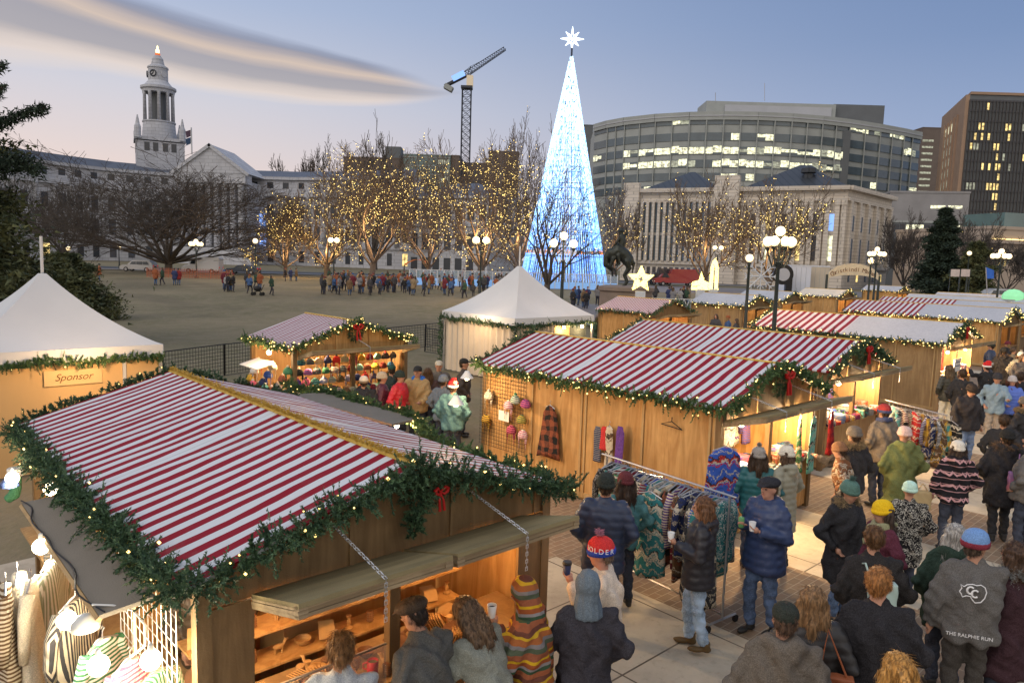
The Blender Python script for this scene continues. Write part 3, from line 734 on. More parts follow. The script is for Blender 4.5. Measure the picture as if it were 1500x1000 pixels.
MB().lathe([(3.4*S_, yb(82)), (3.4*S_, yb(79))], n=14).build('lantern_base', mat('lantern_red', (.3, .05, .02), emit=(1, .2, .05), es=.5, var=0), tw)
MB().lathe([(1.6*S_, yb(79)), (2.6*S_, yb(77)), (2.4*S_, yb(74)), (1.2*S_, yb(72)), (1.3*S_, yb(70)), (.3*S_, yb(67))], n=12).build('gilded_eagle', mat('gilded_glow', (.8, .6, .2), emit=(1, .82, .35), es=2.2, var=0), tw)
# flag pole on the pediment
fp = MB().tube([aty(281, 226, 196)-cb.location, aty(280, 187, 196)-cb.location], .18, 5).build('flag_pole', M_pole, cb)
for y0, c in ((190, (.08, .05, .08)), (201, (.03, .06, .12))):
    q = aty(280, y0, 196)-cb.location; MB().slab([q, q+Vector((-1.5, 0, -.5)), q+Vector((-1.3, 0, -2.2)), q+Vector((0, 0, -1.6))], .05).build('flag', mat('flag%d' % y0, c, .8), fp)
# end pavilion
ep = bld('granite end pavilion of the civic building with dark pitched roof, behind the lit trees', aty(645, 380, 186), 'pavilion_building'); ep.location.z = gz0
p0, p1 = aty(600, 300, 188)-ep.location, aty(716, 300, 178)-ep.location
t = (p1-p0); t.z = 0; L = t.length; a = math.atan2(t.y, t.x); c = (p0+p1)/2; t.normalize(); nn = Vector((t.y, -t.x, 0))
zc = aty(610, 292, 188).z-gz0
MB().box((c.x-nn.x*9, c.y-nn.y*9, zc/2), (L, 18, zc), a).build('wall', M_stone, ep)
MB().box((c.x-nn.x*9, c.y-nn.y*9, zc+.3), (L+1.4, 19.4, .6), a).build('cornice', M_stone, ep)
MB().box((c.x-nn.x*9, c.y-nn.y*9, zc-6.4), (L+.8, 18.8, .7), a).build('string_course', M_stone, ep)
q = [Vector((c.x, c.y, zc+.6))+t*L/2*sx+nn*(-9+9*sy) for sx, sy in ((-1, 1), (1, 1), (1, -1), (-1, -1))]; r = [Vector((c.x, c.y, zc+4.6))+t*(L/2-8)*sx-nn*9 for sx in (-1, 1)]
MB().add(q+r, [(0, 1, 5, 4), (1, 2, 5), (2, 3, 4, 5), (3, 0, 4)]).build('roof', M_slate, ep)
it = []
nb = 7
for i in range(nb):
    cc = p0+t*L*(i+.5)/nb+nn*.03
    for z0, z1 in ((zc-5.2, zc-1.6), (zc-12.5, zc-8.5), (zc-19, zc-14.5)): it.append((cc.x, cc.y, (z0+z1)/2, 1.9, z1-z0, a, .1, M_glassd))
windows(ep, it)
# --- generic block
def block(label, x0, x1, ytop, D, depth, m, D2=None, zb=0, name='office_building', roofm=None, ybase=None):
    p0, p1 = aty(x0, ytop, D), aty(x1, ytop, D2 or D)
    c = (p0+p1)/2; r = bld(label, (c.x, c.y, zb), name); t = p1-p0; t.z = 0; L = t.length; a = math.atan2(t.y, t.x); t.normalize(); nn = Vector((t.y, -t.x, 0))
    z = c.z-zb
    MB().box((-nn.x*depth/2, -nn.y*depth/2, z/2), (L, depth, z), a).build('wall', m, r)
    MB().box((-nn.x*depth/2, -nn.y*depth/2, z+.25), (L+.3, depth+.3, .5), a).build('parapet', roofm or m, r)
    return r, t, nn, L, a, z
def grid_win(r, t, nn, L, a, z, nx, rows, w, h, mats, z_top, dz, x_in=.5, name='window', cap=70, seed=1, strip=None):
    rg = random.Random(seed); it = []
    for j in range(rows):
        zz = z_top-j*dz
        for i in range(nx):
            c = -t*(L/2-x_in)+t*(L-2*x_in)*(i+.5)/nx+nn*.04
            m = rg.choices([q[0] for q in mats], [q[1] for q in mats])[0]
            it.append((c.x, c.y, zz-h/2, w, h, a, .12, m))
    windows(r, it, cap, name)
mid_g, T, N_, L, a, z = block('brown brick office block beyond the civic building with green glass bays', 503, 590, 232, 330, 25, M_brown)
MB().box((8, 8, z+3), (7, 7, 6)).build('plant_room', M_conc2, mid_g)
grid_win(mid_g, T, N_, L, a, z, 9, 6, 1.6, 1.7, [(M_glassd, 6), (M_litw2, 1)], z-3, 4.2, cap=40)
g2, T, N_, L, a, z = block('green glass office block with two lit top windows', 591, 660, 228, 325, 25, M_glassg)
grid_win(g2, T, N_, L, a, z, 8, 7, 2.3, 1.9, [(M_glassg, 7), (M_litw2, 2), (M_litw, .7)], z-1.5, 3.6, cap=40, seed=4)
b = MB()
for j in range(8): b.box((N_.x*.1, N_.y*.1, z-.8-j*3.6), (L, .3, .35), a)
b.build('floor_band', M_conc, g2)['kind'] = 'stuff'
g3, *_ = block('narrow brown brick tower beside the green glass block', 661, 673, 229, 326, 24, M_brown)
g4, T, N_, L, a, z = block('low brown brick block behind the crane', 674, 716, 240, 335, 24, M_brown)
grid_win(g4, T, N_, L, a, z, 5, 4, 1.5, 1.6, [(M_glassd, 5), (M_lity, 1)], z-3, 4.2, cap=20)
g5, T, N_, L, a, z = block('taller square brown block behind the lit trees', 716, 760, 223, 330, 24, M_brown)
grid_win(g5, T, N_, L, a, z, 5, 5, 1.5, 1.6, [(M_glassd, 5), (M_lity, .6)], z-4, 4.2, cap=20)
g6, *_ = block('slim blue grey tower beside the light cone', 855, 869, 184, 430, 15, M_conc2)
# --- big curved office building
wc = bld('huge curved grey office building with bands of lit windows', aty(1110, 380, 300), 'curved_office_building'); wc.location.z = 0
O = wc.location
top_px = [(872, 179, 335), (890, 177.5, 326), (915, 176, 318), (960, 173, 309), (1010, 171, 303), (1060, 170, 300), (1110, 170, 299), (1160, 172, 300), (1205, 174.5, 303), (1245, 178, 308), (1290, 182, 316), (1325, 187, 324), (1349, 191, 331)]
P = [aty(a_, b_, D) for a_, b_, D in top_px]; zt = sum(p.z for p in P)/len(P)
ring = [(p.x-O.x, p.y-O.y) for p in P]
bk = [(x*.97, y+38) for x, y in ring]
MB().prism(ring+bk[::-1], 0, zt).build('wall', M_conc, wc)
def ring_band(z0, z1, proud, m, nm, i0=0, i1=None, stuff=False):
    b = MB(); pts = ring[i0:i1]
    for p, q in zip(pts[:-1], pts[1:]):
        p, q = Vector(p), Vector(q); t = (q-p).normalized(); nn = Vector((t.y, -t.x)); c = (p+q)/2+nn*proud/2
        b.box((c.x, c.y, (z0+z1)/2), ((q-p).length+.05, proud, z1-z0), math.atan2(t.y, t.x))
    o = b.build(nm, m, wc); return o
ring_band(zt-2.6, zt+.6, .9, M_conc, 'roof_fascia')
ring_band(zt-1.2, zt-.8, 1.1, M_lightp, 'fascia_line')
px2m = 300/F
it = []; rg = random.Random(11)
rowsy = [183, 201.5, 221, 239.5, 258, 276]
for j, yy in enumerate(rowsy):
    z1 = zt-(yy-171-1)*px2m*1.0+.6; h = (1.6 if j == 0 else 2.7)
    ring_band(z1-h-.2, z1+.2, .25, M_glassb, 'ribbon_window')
    for k, (p, q) in enumerate(zip(ring[:-1], ring[1:])):
        p, q = Vector(p), Vector(q); t = (q-p).normalized(); nn = Vector((t.y, -t.x)); L = (q-p).length; nb = max(1, int(L/3.2)); a = math.atan2(t.y, t.x)
        lit = {0: .15, 1: .16, 2: .97, 3: .93, 4: .2, 5: .15}[j]
        if k >= 9: lit = {0: .5, 1: .55, 2: .3, 3: .3, 4: .35, 5: .45}[j]
        if k < 2: lit = .05
        run = rg.random() < lit
        for i in range(nb):
            if rg.random() < .3: run = rg.random() < lit
            c = p+t*L*(i+.5)/nb+nn*.3
            if run: it.append((c.x, c.y, z1-h*.5 if rg.random() < .75 else z1-h*.3, L/nb*.96, h*(.95 if rg.random() < .75 else .45), a, .1, M_litw if rg.random() < .75 else M_litw2))
windows(wc, it, 95, 'lit_window')
b = MB()
for k in range(1, len(ring)-1):
    for f in (0, .5):
        p = Vector(ring[k]).lerp(Vector(ring[k+1]), f); b.box((p.x, p.y-.4, zt-20), (.35, 1, 36))
b.build('facade_fin', M_conc, wc)['kind'] = 'stuff'
# dark stair slot and plain end wall
p = Vector(ring[9]); MB().box((p.x-1.5, p.y-.7, zt-22), (3.5, 1.2, 36)).build('stair_slot', M_conc2, wc)
p = (Vector(ring[0])+Vector(ring[1]))/2
ph0, ph1 = aty(1035, 150, 330), aty(1225, 151, 330); ph2, ph3 = aty(1225, 151, 330), aty(1296, 155, 332)
c = (ph0+ph1)/2-O; MB().box((c.x, c.y+8, (zt+c.z)/2), ((ph1-ph0).length, 16, c.z-zt)).build('penthouse', M_conc, wc)
MB().box((c.x+3, c.y-.3, (zt+c.z)/2+.5), ((ph1-ph0).length-10, .5, c.z-zt-4)).build('louvre_screen', M_lightp, wc)
c = (ph2+ph3)/2-O; MB().box((c.x, c.y+9, (zt+c.z)/2), ((ph3-ph2).length, 16, c.z-zt)).build('penthouse', M_conc2, wc)
MB().tube([aty(1048, 150, 330)-O, aty(1048, 136, 330)-O], .15, 4).build('antenna', M_pole, wc)
MB().tube([aty(1120, 148, 330)-O, aty(1120, 122, 330)-O], .12, 4).build('antenna', M_pole, wc)
# --- right hand towers
tw2, T, N_, L, a, z = block('dark curtain wall tower with tan stone end and scattered amber windows', 1421, 1590, 141, 262, 30, M_conc2, 262, roofm=M_tanfin)
nx = 34
b = MB()
for i in range(nx+1):
    c = -T*(L/2)+T*L*i/nx+N_*.25; b.box((c.x, c.y, z/2-1), (.28, .5, z-2), a)
b.build('mullion_fin', mat('bronze_fin', (.075, .07, .068), .6), tw2)['kind'] = 'stuff'
b = MB()
for j in range(20): b.box((N_.x*.1, N_.y*.1, z-2-j*3.4), (L, .3, .7), a)
b.build('floor_spandrel', mat('spandrel', (.07, .07, .08), .5), tw2)['kind'] = 'stuff'
it = []; rg = random.Random(3)
for j in range(18):
    for i in range(nx):
        if rg.random() < .085 or (j in (4, 8) and i in (1, 2, 3, 8, 9)) or (i in (9, 10) and j > 4 and rg.random() < .5):
            c = -T*(L/2)+T*L*(i+.5)/nx+N_*.14; it.append((c.x, c.y, z-3.9-j*3.4, L/nx*.72, 2.3, a, .2, M_lity if rg.random() < .8 else M_litw2))
windows(tw2, it, 90, 'lit_window')
# tan end face, receding
q0 = -T*(L/2); q1 = aty(1387, 150, 300)-tw2.location; q1.z = 0; e = (q0-q1); eL = e.length; e.normalize(); ea = math.atan2(e.y, e.x); en = Vector((e.y, -e.x, 0))
for o in list(tw2.children):
    if o.name.startswith(('wall', 'parapet')): bpy.data.objects.remove(o)
qr = T*(L/2); MB().prism([tuple(q.xy) for q in (q0, qr, qr+(q1-q0), q1)], 0, z).build('wall', M_conc2, tw2)
MB().prism([tuple(q.xy) for q in (q0+N_*.4, qr+N_*.4, qr+(q1-q0), q1)], z+.002, z+.9).build('parapet', M_tanfin, tw2)
c = (q0+q1)/2+en*.6; MB().box((c.x, c.y, z/2), (eL, 1.2, z), ea).build('end_wall', M_tanfin, tw2)
it = []
for j in range(14):
    for i in range(3):
        cc = q1+e*(eL*(.30+.13*i))+en*1.25; it.append((cc.x, cc.y, z-8-j*4.1, eL*.08, 2.9, ea, .1, M_litw2 if j else M_litw))
windows(tw2, it, 42, 'window')
b = MB()
for i in range(5):
    cc = q1+e*(eL*(.235+.13*i))+en*1.5; b.box((cc.x, cc.y, z/2-2), (eL*.03, .6, z-6), ea)
b.build('stone_pier', M_tanfin, tw2)['kind'] = 'stuff'
sl_, T, N_, L, a, z = block('slim far tower with thin white floor lines', 1352, 1384, 188, 430, 20, M_brown)
b = MB()
for j in range(13): b.box(tuple(-T*(L*.22)+N_*.1+Vector((0, 0, z-7-j*3.6))), (L*.5, .2, 1.1), a)
b.build('floor_band', M_litw2, sl_)['kind'] = 'stuff'
# library and low blocks
lb, T, N_, L, a, z = block('low grey stone building with two narrow lit slots', 1304, 1421, 283, 190, 20, mat('grey_stone_blocks', (.26, .25, .25), .8, .15, .4), 186)
windows(lb, [tuple(T*dx_+N_*.03+Vector((0, 0, z-3.4)))+(w_, .75, a, .1, M_litw) for dx_, w_ in ((2.2, 3.4), (6.1, 3.2))]+[tuple(T*(1.5+1.6*k)+N_*.03+Vector((0, 0, z-8.5)))+(1.1, 1, a, .1, M_litw) for k in range(3)], name='lit_window')
lb2, T, N_, L, a, z = block('low office with a lit ribbon of windows behind the dark conifer', 1300, 1446, 327, 172, 16, M_conc2, 168, roofm=M_conc)
windows(lb2, [tuple(T*(-L/2+L*(i+.5)/16)+N_*.03+Vector((0, 0, z-1.2-j*4.1)))+(L/16*.85, 1.6, a, .1, (M_litw if (i in (3, 4, 5, 9, 10, 11, 12) and j == 0) or (i > 9 and j == 1) else M_glassd)) for i in range(16) for j in range(3)])
rc, T, N_, L, a, z = block('tan stone building with a lit cornice at the right', 1453, 1640, 340, 118, 20, M_stone3, 125, roofm=M_stone3)
MB().box(tuple(N_*.45+Vector((0, 0, z-2.0))), (L+.8, .9, .5), a).build('cornice', M_stone3, rc)
MB().box(tuple(N_*.3+Vector((0, 0, z-1.55))), (L+.2, .12, .12), a).build('cornice_light', mat('cornice_light', (1, .8, .4), emit=(1, .72, .28), es=2, var=0), rc)
windows(rc, [tuple(T*(-L/2+2.5+4*i)+N_*.03+Vector((0, 0, z-4.6)))+(1.7, 2.4, a, .1, M_glassd if i % 3 else M_lity) for i in range(5)])
MB().box(tuple(N_*-6+Vector((0, 0, z+1.6))), (L-9, 8, 2.6), a).build('roof_lantern', M_glassg, rc)
# --- classical stone building in the middle right
cA, cB, cC = aty(925, 277, 152), aty(1243, 274, 134), aty(1307, 292, 152)
mc = bld('classical limestone building with dark metal roof and tall pilasters', ((cA.x+cB.x)/2, (cA.y+cB.y)/2, .9), 'classical_building'); O = mc.location
zc = cB.z-.9
f0, f1, f2 = [Vector((p.x-O.x, p.y-O.y, 0)) for p in (cA, cB, cC)]
f3 = f2+(f0-f1)
MB().prism([tuple(f.xy) for f in (f0, f1, f2, f3)], 0, zc).build('wall', M_stone2, mc)
def on(p, q): 
    t = (q-p).normalized(); return t, Vector((t.y, -t.x, 0)), (q-p).length, math.atan2(t.y, t.x)
def runbox(p, q, s0, s1, z0, z1, proud, m, nm, root=mc):
    t, nn, L, a = on(p, q); c = p+t*(s0+s1)/2+nn*(proud/2-.01); return MB().box((c.x, c.y, (z0+z1)/2), (s1-s0, proud+.02, z1-z0), a).build(nm, m, root)
for p, q in ((f0, f1), (f1, f2)):
    L = (q-p).length
    runbox(p, q, -.3, L+.3, zc-.5, zc+.25, 1.0, M_stone2, 'cornice'); runbox(p, q, -.1, L+.1, zc-2.4, zc-1.9, .45, M_stone2, 'architrave'); runbox(p, q, -.1, L+.1, 3.6, 4.2, .5, M_stone2, 'base_moulding')
t, nn, L, a = on(f0, f1); s_blk = L*.47
runbox(f0, f1, s_blk-2, s_blk+2.6, 0.005, zc+2.4, 1.6, M_stone2, 'block')
runbox(f0, f1, -1.2, 2.0, 0.005, zc+1.4, 1.3, M_stone2, 'corner_block')
b = MB(); it = []
for i in range(13):
    s = 2.6+(s_blk-5.0)*i/12; c = f0+t*s+nn*.35
    b.box((c.x, c.y, 4.2+(zc-6.6)/2), (.55, .9, zc-6.6), a)
    if i < 12:
        c = f0+t*(s+(s_blk-5.0)/24)+nn*.03
        for z0, z1 in ((4.4, 9.3), (9.9, zc-2.6)): it.append((c.x, c.y, (z0+z1)/2, .85, z1-z0, a, .1, M_glassb))
        it.append((c.x, c.y, 2.2, .7, 1.6, a, .1, M_glassd))
b.build('stone_fin', M_stone2, mc)['kind'] = 'stuff'
b = MB()
s0 = s_blk+4; npil = 7
for i in range(npil):
    s = s0+(L-s0-1)*i/(npil-1); 
    for ds in (-.55, .55):
        c = f0+t*(s+ds)+nn*.3; b.box((c.x, c.y, 4.2+(zc-6.6)/2), (.8, .6, zc-6.6), a); b.box((c.x, c.y, zc-2.8), (1.0, .8, .8), a)
    if i < npil-1:
        c = f0+t*(s+(L-s0-1)/(npil-1)/2)+nn*.03
        last = i == npil-2
        it.append((c.x, c.y, 7.3, 1.9, 4.6, a, .1, (M_litw if last or i in (1,) else M_lity if i == 3 else M_glassd)))
        it.append((c.x, c.y, 12.0, 1.9, 3.0, a, .1, (M_litb if last else M_lity if i in (1, 3) else M_glassd)))
t2, n2, L2, a2 = on(f1, f2)
for i in range(6):
    s = 1.2+(L2-2.4)*i/5; c = f1+t2*s+n2*.3; b.box((c.x, c.y, 4.2+(zc-6.6)/2), (.9, .6, zc-6.6), a2)
    if i < 5:
        c = f1+t2*(s+(L2-2.4)/10)+n2*.03
        it.append((c.x, c.y, 7.0, 1.1, 4.4, a2, .1, M_glassd)); it.append((c.x, c.y, 12, 1.1, 2.8, a2, .1, M_glassd)); it.append((c.x, c.y, 2, .8, 1.4, a2, .1, M_lity if i in (1, 4) else M_glassd))
b.build('pilaster', M_stone2, mc)['kind'] = 'stuff'
windows(mc, it)
def hip(p0, p1, dep, z0, h, m, nm):
    t, nn, L, a = on(p0, p1); c = [p0+nn*-.8, p1+nn*-.8, p1-nn*dep, p0-nn*dep]; c = [q+Vector((0, 0, z0)) for q in c]; k = min(dep/2, L/2-.5)
    rr = [p0-nn*dep/2+t*k+Vector((0, 0, z0+h)), p1-nn*dep/2-t*k+Vector((0, 0, z0+h))]
    MB().add(c+rr, [(0, 1, 5, 4), (1, 2, 5), (2, 3, 4, 5), (3, 0, 4)]).build(nm, m, mc)
hip(f0+t*2.2, f0+t*(s_blk-2.2), L2-.8, zc+.26, 4.6, M_metalroof, 'roof'); hip(f0+t*(s_blk+3), f1, L2-.8, zc+.26, 5.4, M_metalroof, 'roof')
c = f0+t*(s_blk+14)-nn*6; MB().lathe([(.9, 0), (.9, 1.2), (1.4, 1.4), (1.4, 2.2), (.4, 2.8)], (c.x, c.y, zc+2), 12).build('roof_vent', M_metalroof, mc)
# --- crane
Dk = 262
cr = bld('tall lattice tower crane with its jib pointing up to the right', (aty(681, 260, Dk).x, Dk, 1), 'tower_crane', 'crane'); O = cr.location
M_cr = mat('crane_steel', (.055, .06, .075), .6, .1)
k = Dk/F; w = 6.2*k
def cp(px, py): q = aty(px, py, Dk)-O; return Vector((q.x, 0, q.z))
b = MB(); zt_ = cp(682, 130).z
cs = [(-w, -w), (w, -w), (w, w), (-w, w)]
for x_, y_ in cs: b.tube([(x_, y_, 0), (x_, y_, zt_)], .16, 4)
nz_ = 26
for j in range(nz_):
    z0, z1 = zt_*j/nz_, zt_*(j+1)/nz_
    for i in range(4):
        p, q = cs[i], cs[(i+1) % 4]
        b.tube([(p[0], p[1], z0), (q[0], q[1], z1)], .09, 3); b.tube([(q[0], q[1], z0), (p[0], p[1], z1)], .09, 3); b.tube([(p[0], p[1], z1), (q[0], q[1], z1)], .08, 3)
b.build('mast', M_cr, cr)
MB().box((0, 0, zt_+.3), (3.9, 3.9, .8)).build('slew_platform', M_cr, cr)
MB().box((1.0, 0, zt_+2.6), (2.2, 2.4, 3.4)).build('operator_cab', mat('cab_glow', (.4, .35, .3), emit=(1, .8, .5), es=.25, var=0), cr)
J0, J1 = cp(684, 112), cp(741, 73); d = (J1-J0); Lj = d.length; d.normalize(); up = Vector((-d.z, 0, d.x))
b = MB(); h_ = 1.5
rails = [(-.8, 0), (.8, 0), (0, h_*1.15)]
def jp(s, r): return J0+d*s+Vector((0, r[0], 0))+up*r[1]*(1-.35*s/Lj)
for r in rails: b.tube([jp(0, r), jp(Lj, r)], .13, 4)
for j in range(18):
    s0, s1 = Lj*j/18, Lj*(j+1)/18
    for r in rails[:2]: b.tube([jp(s0, r), jp((s0+s1)/2, rails[2])], .07, 3); b.tube([jp((s0+s1)/2, rails[2]), jp(s1, r)], .07, 3)
    b.tube([jp(s0, rails[0]), jp(s1, rails[1])], .07, 3)
b.build('jib', M_cr, cr)
K0, K1 = cp(684, 112), cp(652, 128); b = MB(); dd = (K1-K0).normalized(); uu = Vector((dd.z, 0, -dd.x))
b.slab([K0+Vector((0, -1.4, 0)), K1+Vector((0, -1.4, 0)), K1+Vector((0, 1.4, 0)), K0+Vector((0, 1.4, 0))], .7); 
b.build('counter_jib', M_cr, cr)
MB().box(tuple(K1+dd*-1.4+Vector((0, 0, -.9))), (3.0, 3.0, 1.6), M=Matrix.Rotation(R(27), 3, 'Y') @ Matrix.Identity(3)).build('counterweight', M_conc, cr)
q = K0.lerp(K1, .3); MB().box(tuple(q+Vector((-.6, -1.45, .9))), (4.6, .2, 1.9), M=Matrix.Rotation(R(-28), 3, 'Y')).build('blue_banner', M_litb, cr)
b = MB(); b.tube([K0, K0+Vector((1.2, 0, 3.4)), J0+d*2], .14, 4); b.tube([K1, K0+Vector((1.2, 0, 3.4))], .07, 3); b.tube([K0+Vector((1.2, 0, 3.4)), jp(Lj*.45, rails[2])], .07, 3)
b.build('stay_frame', M_cr, cr)
b = MB(); h0 = cp(690.5, 117); b.tube([h0, cp(690, 142)], .06, 3); b.tube([h0, h0-Vector((0, 0, 2))], .4, 6); b.build('hook_cable', M_cr, cr)
# ------------------------------------------------------------------ trees
def prisms(S, n=3):
    """S (m,8): p0 p1 r0 r1 -> n-sided tapered tubes"""
    S = np.asarray(S, float); p0, p1, r0, r1 = S[:, :3], S[:, 3:6], S[:, 6], S[:, 7]
    d = p1-p0; d /= np.linalg.norm(d, axis=1)[:, None]+1e-9
    a = np.where(np.abs(d[:, 2:3]) < .9, np.array([[0, 0, 1.]]), np.array([[1., 0, 0]])); u = np.cross(d, a); u /= np.linalg.norm(u, axis=1)[:, None]; w = np.cross(d, u)
    V = []
    for p, r in ((p0, r0), (p1, r1)):
        for k in range(n):
            t = 2*math.pi*k/n; V.append(p+(u*math.cos(t)+w*math.sin(t))*r[:, None])
    V = np.stack(V, 1).reshape(-1, 3); m = len(S); base = (np.arange(m)*2*n)[:, None]
    Fc = np.concatenate([base+np.array([[k, (k+1) % n, n+(k+1) % n, n+k]]) for k in range(n)], 1).reshape(-1, 4)
    return V, Fc
def grow_tree(seed, H=12, levels=4, r0=.3, trunk=.14, limbs=8, lean=(.15, 1.15), up=.5, crook=.16, dens=1.5, side=.62):
    rg = random.Random(seed); S = []
    def limb(p, d, L, r, lv):
        n = (6, 5, 4, 3, 2)[min(lv, 4)]; 
        for i in range(n):
            d = (d+Vector((rg.gauss(0, crook), rg.gauss(0, crook), rg.gauss(0, crook*.7)+up*.16))).normalized()
            q = p+d*L/n; ra, rb = r*(1-.8*i/n), r*(1-.8*(i+1)/n); S.append(tuple(p)+tuple(q)+(ra, rb, lv)); p = q
            if lv < levels and (i > 0 or lv > 1):
                k = int(dens+rg.random())
                for _ in range(k):
                    o = d.orthogonal().normalized(); o2 = d.cross(o); a = rg.random()*6.28
                    s = (d+(o*math.cos(a)+o2*math.sin(a))*(.55+.6*rg.random())+Vector((0, 0, .12))).normalized()
                    limb(q, s, L*(side-.22*i/n)*(.7+.5*rg.random()), rb*.62, lv+1)
    p = Vector((0, 0, 0)); r = r0; d = Vector((0, 0, 1)); n = 3
    for i in range(n):
        q = p+d*H*trunk/n; S.append(tuple(p)+tuple(q)+(r*(1.25 if i == 0 else 1.02-.04*i), r*(1-.04*i), 0)); p = q; d = (d+Vector((rg.gauss(0, .05), rg.gauss(0, .05), 0))).normalized()
    a0 = rg.random()*6.28
    for i in range(limbs):
        a = a0+i*2.4; inc = lean[0]+(lean[1]-lean[0])*((i+.5)/limbs)**.8
        dd = Vector((math.cos(a)*math.sin(inc), math.sin(a)*math.sin(inc), math.cos(inc)))
        limb(p-Vector((0, 0, H*trunk*.35*rg.random())), dd, H*(.62-.1*inc)*(.85+.3*rg.random()), r*(.62-.2*i/limbs), 1)
    S = np.array(S); top = np.percentile(S[:, 5], 99.7); S[:, :6] *= H/top
    return S, S[:, 3:6].copy()
M_bark = mat('bark', (.15, .115, .09), .9, .25, 3)
M_bark2 = mat('bark_dark', (.085, .072, .062), .9, .25, 3)
_tree = {}
def bare_tree(label, px, D, ytop, wpx, seed, nl=0, lvl=4, m=M_bark, glow=0, xs=1.0, ybase=None, group='bare park trees', lr=.052, thick=1.0, **k):
    x = aty(px, 400, D).x; z = gz(x, D); H = aty(px, ytop, D).z-z
    t = thing('bare_tree', label, 'tree', (x, D, z), 0, group)
    key = (seed, lvl)+tuple(sorted(k.items()))
    if key not in _tree: _tree[key] = grow_tree(seed, H, levels=lvl, r0=.022*H*thick, **k)
    S, T = _tree[key]; S = S.copy(); T = T.copy(); sc_ = H/np.percentile(S[:, 5], 97.5); S[:, :8] *= sc_; S[:, 6:8] = np.maximum(S[:, 6:8], D*.00025)
    ext = np.percentile(np.abs(S[:, 3]), 98.5); sx = wpx*1.22/2*D/F/ext; S[:, [0, 1, 3, 4]] *= sx; T = T*sc_; T[:, :2] *= sx
    big = S[S[:, 8] < 1] if S.shape[1] > 8 else S
    V, Fc = prisms(S[S[:, 8] < 1][:, :8], 7); np_mesh('trunk', V, Fc, m, t, True)
    V, Fc = prisms(S[S[:, 8] >= 1][:, :8], 3); np_mesh('crown', V, Fc, m, t)
    if nl:
        rng = np.random.default_rng(seed+px)
        o = thing('tree_lights', 'light strings in the '+label.replace('bare tree ', 'tree ').replace('full of warm lights ', '').replace('with warm lights ', '').replace('warm ', ''), 'string lights', (x, D, z), 0, 'light strings in the park trees')
        seg = S[S[:, 8] >= 1]; seg = seg[np.random.default_rng(1).random(len(seg)) < 1.15-.75*seg[:, 5]/seg[:, 5].max()]; nl = int(nl*NLX); i = rng.integers(0, len(seg), nl); f = rng.random(nl)[:, None]
        pts = seg[i, :3]*(1-f)+seg[i, 3:6]*f
        V, Fc = bulbs_np(pts, lr, rng); q = np_mesh('light_bulbs', V, Fc, M_bulbt, o); q['kind'] = 'stuff'
        zc_ = (pts[:, 2].mean()+pts[:, 2].min())/2
        pl_ = point((0, 0, zc_), glow*.9, (1, .6, .25), .8, o)
        b = bpy.data.objects['tree_lights'] if False else None
    return t
M_bulbt = mat('tree_bulb', (1, .8, .4), emit=(1, .70, .2), es=2.5, var=0)
K = dict(dens=1.75, lean=(.15, 1.3))
NLX = 1.9
bare_tree('bare tree full of warm lights beside the blue window', 418, 105, 288, 100, 21, 330, glow=900, **K)
bare_tree('bare tree full of warm lights behind the left twin lamp', 478, 108, 262, 110, 22, 420, glow=900, **K)
bare_tree('tallest bare tree of warm lights in front of the green glass block', 545, 96, 218, 165, 23, 560, glow=1300, **K)
bare_tree('bare tree with sparse warm lights before the granite pavilion', 628, 110, 268, 118, 24, 300, glow=900, **K)
bare_tree('bare tree thick with warm lights over the middle twin lamp', 706, 94, 214, 140, 25, 620, glow=1500, **K)
bare_tree('bare tree with lights at the left flank of the light cone', 757, 125, 195, 110, 22, 180, glow=600, **K)
bare_tree('dark bare tree standing in front of the light cone', 802, 62, 238, 150, 26, 30, glow=20, m=M_bark2, lr=.05, trunk=.16, up=.7, lean=(.1, 1.0), dens=1.1)
bare_tree('bare tree with warm lights behind the bronze rider', 898, 112, 284, 74, 27, 190, glow=700, **K)
bare_tree('bare tree with warm lights in front of the stone fins', 1034, 96, 272, 112, 28, 230, glow=600, **K)
bare_tree('bare tree with warm lights left of the five globe lamp', 1128, 90, 274, 108, 29, 330, glow=700, **K)
bare_tree('huge spreading unlit tree in front of the clock tower', 247, 108, 252, 300, 31, 0, lvl=4, m=M_bark2, up=.18, trunk=.12, crook=.13, thick=1.5, limbs=19, lean=(.0, 1.35), dens=1.9)
bare_tree('bare unlit tree between pine and civic building', 95, 125, 262, 120, 24, 0, m=M_bark2, **K)
bare_tree('bare unlit treetop behind the civic building roof', 468, 240, 226, 90, 22, 0, m=M_bark2, **K)
bare_tree('bare unlit treetop left of the brick block', 440, 235, 240, 60, 25, 0, m=M_bark2, **K)
bare_tree('bare unlit treetop above the lit trees', 548, 180, 212, 90, 27, 0, m=M_bark2, **K)
bare_tree('bare unlit tree left of the dark conifer', 1325, 112, 322, 70, 28, 0, m=M_bark2, **K)
bare_tree('bare tree with a few lights right of the dark conifer', 1412, 108, 322, 60, 29, 8, glow=60, m=M_bark2, **K)
bare_tree('bare unlit tree in front of the tan building', 1475, 100, 352, 74, 23, 0, m=M_bark2, **K)
def f_needles(c1, c2, s=1.2):
    return lambda X, co: X.mix(X.smooth(X.noise(co, s, 4, .7), .35, .65), c1, c2)
M_pine = mat('pine_needles', fn=f_needles((.035, .05, .025), (.12, .125, .05)), rough=.8, var=.3, scale=5)
M_fir = mat('fir_needles', fn=f_needles((.015, .028, .02), (.04, .06, .038)), rough=.8, var=.3, scale=5)
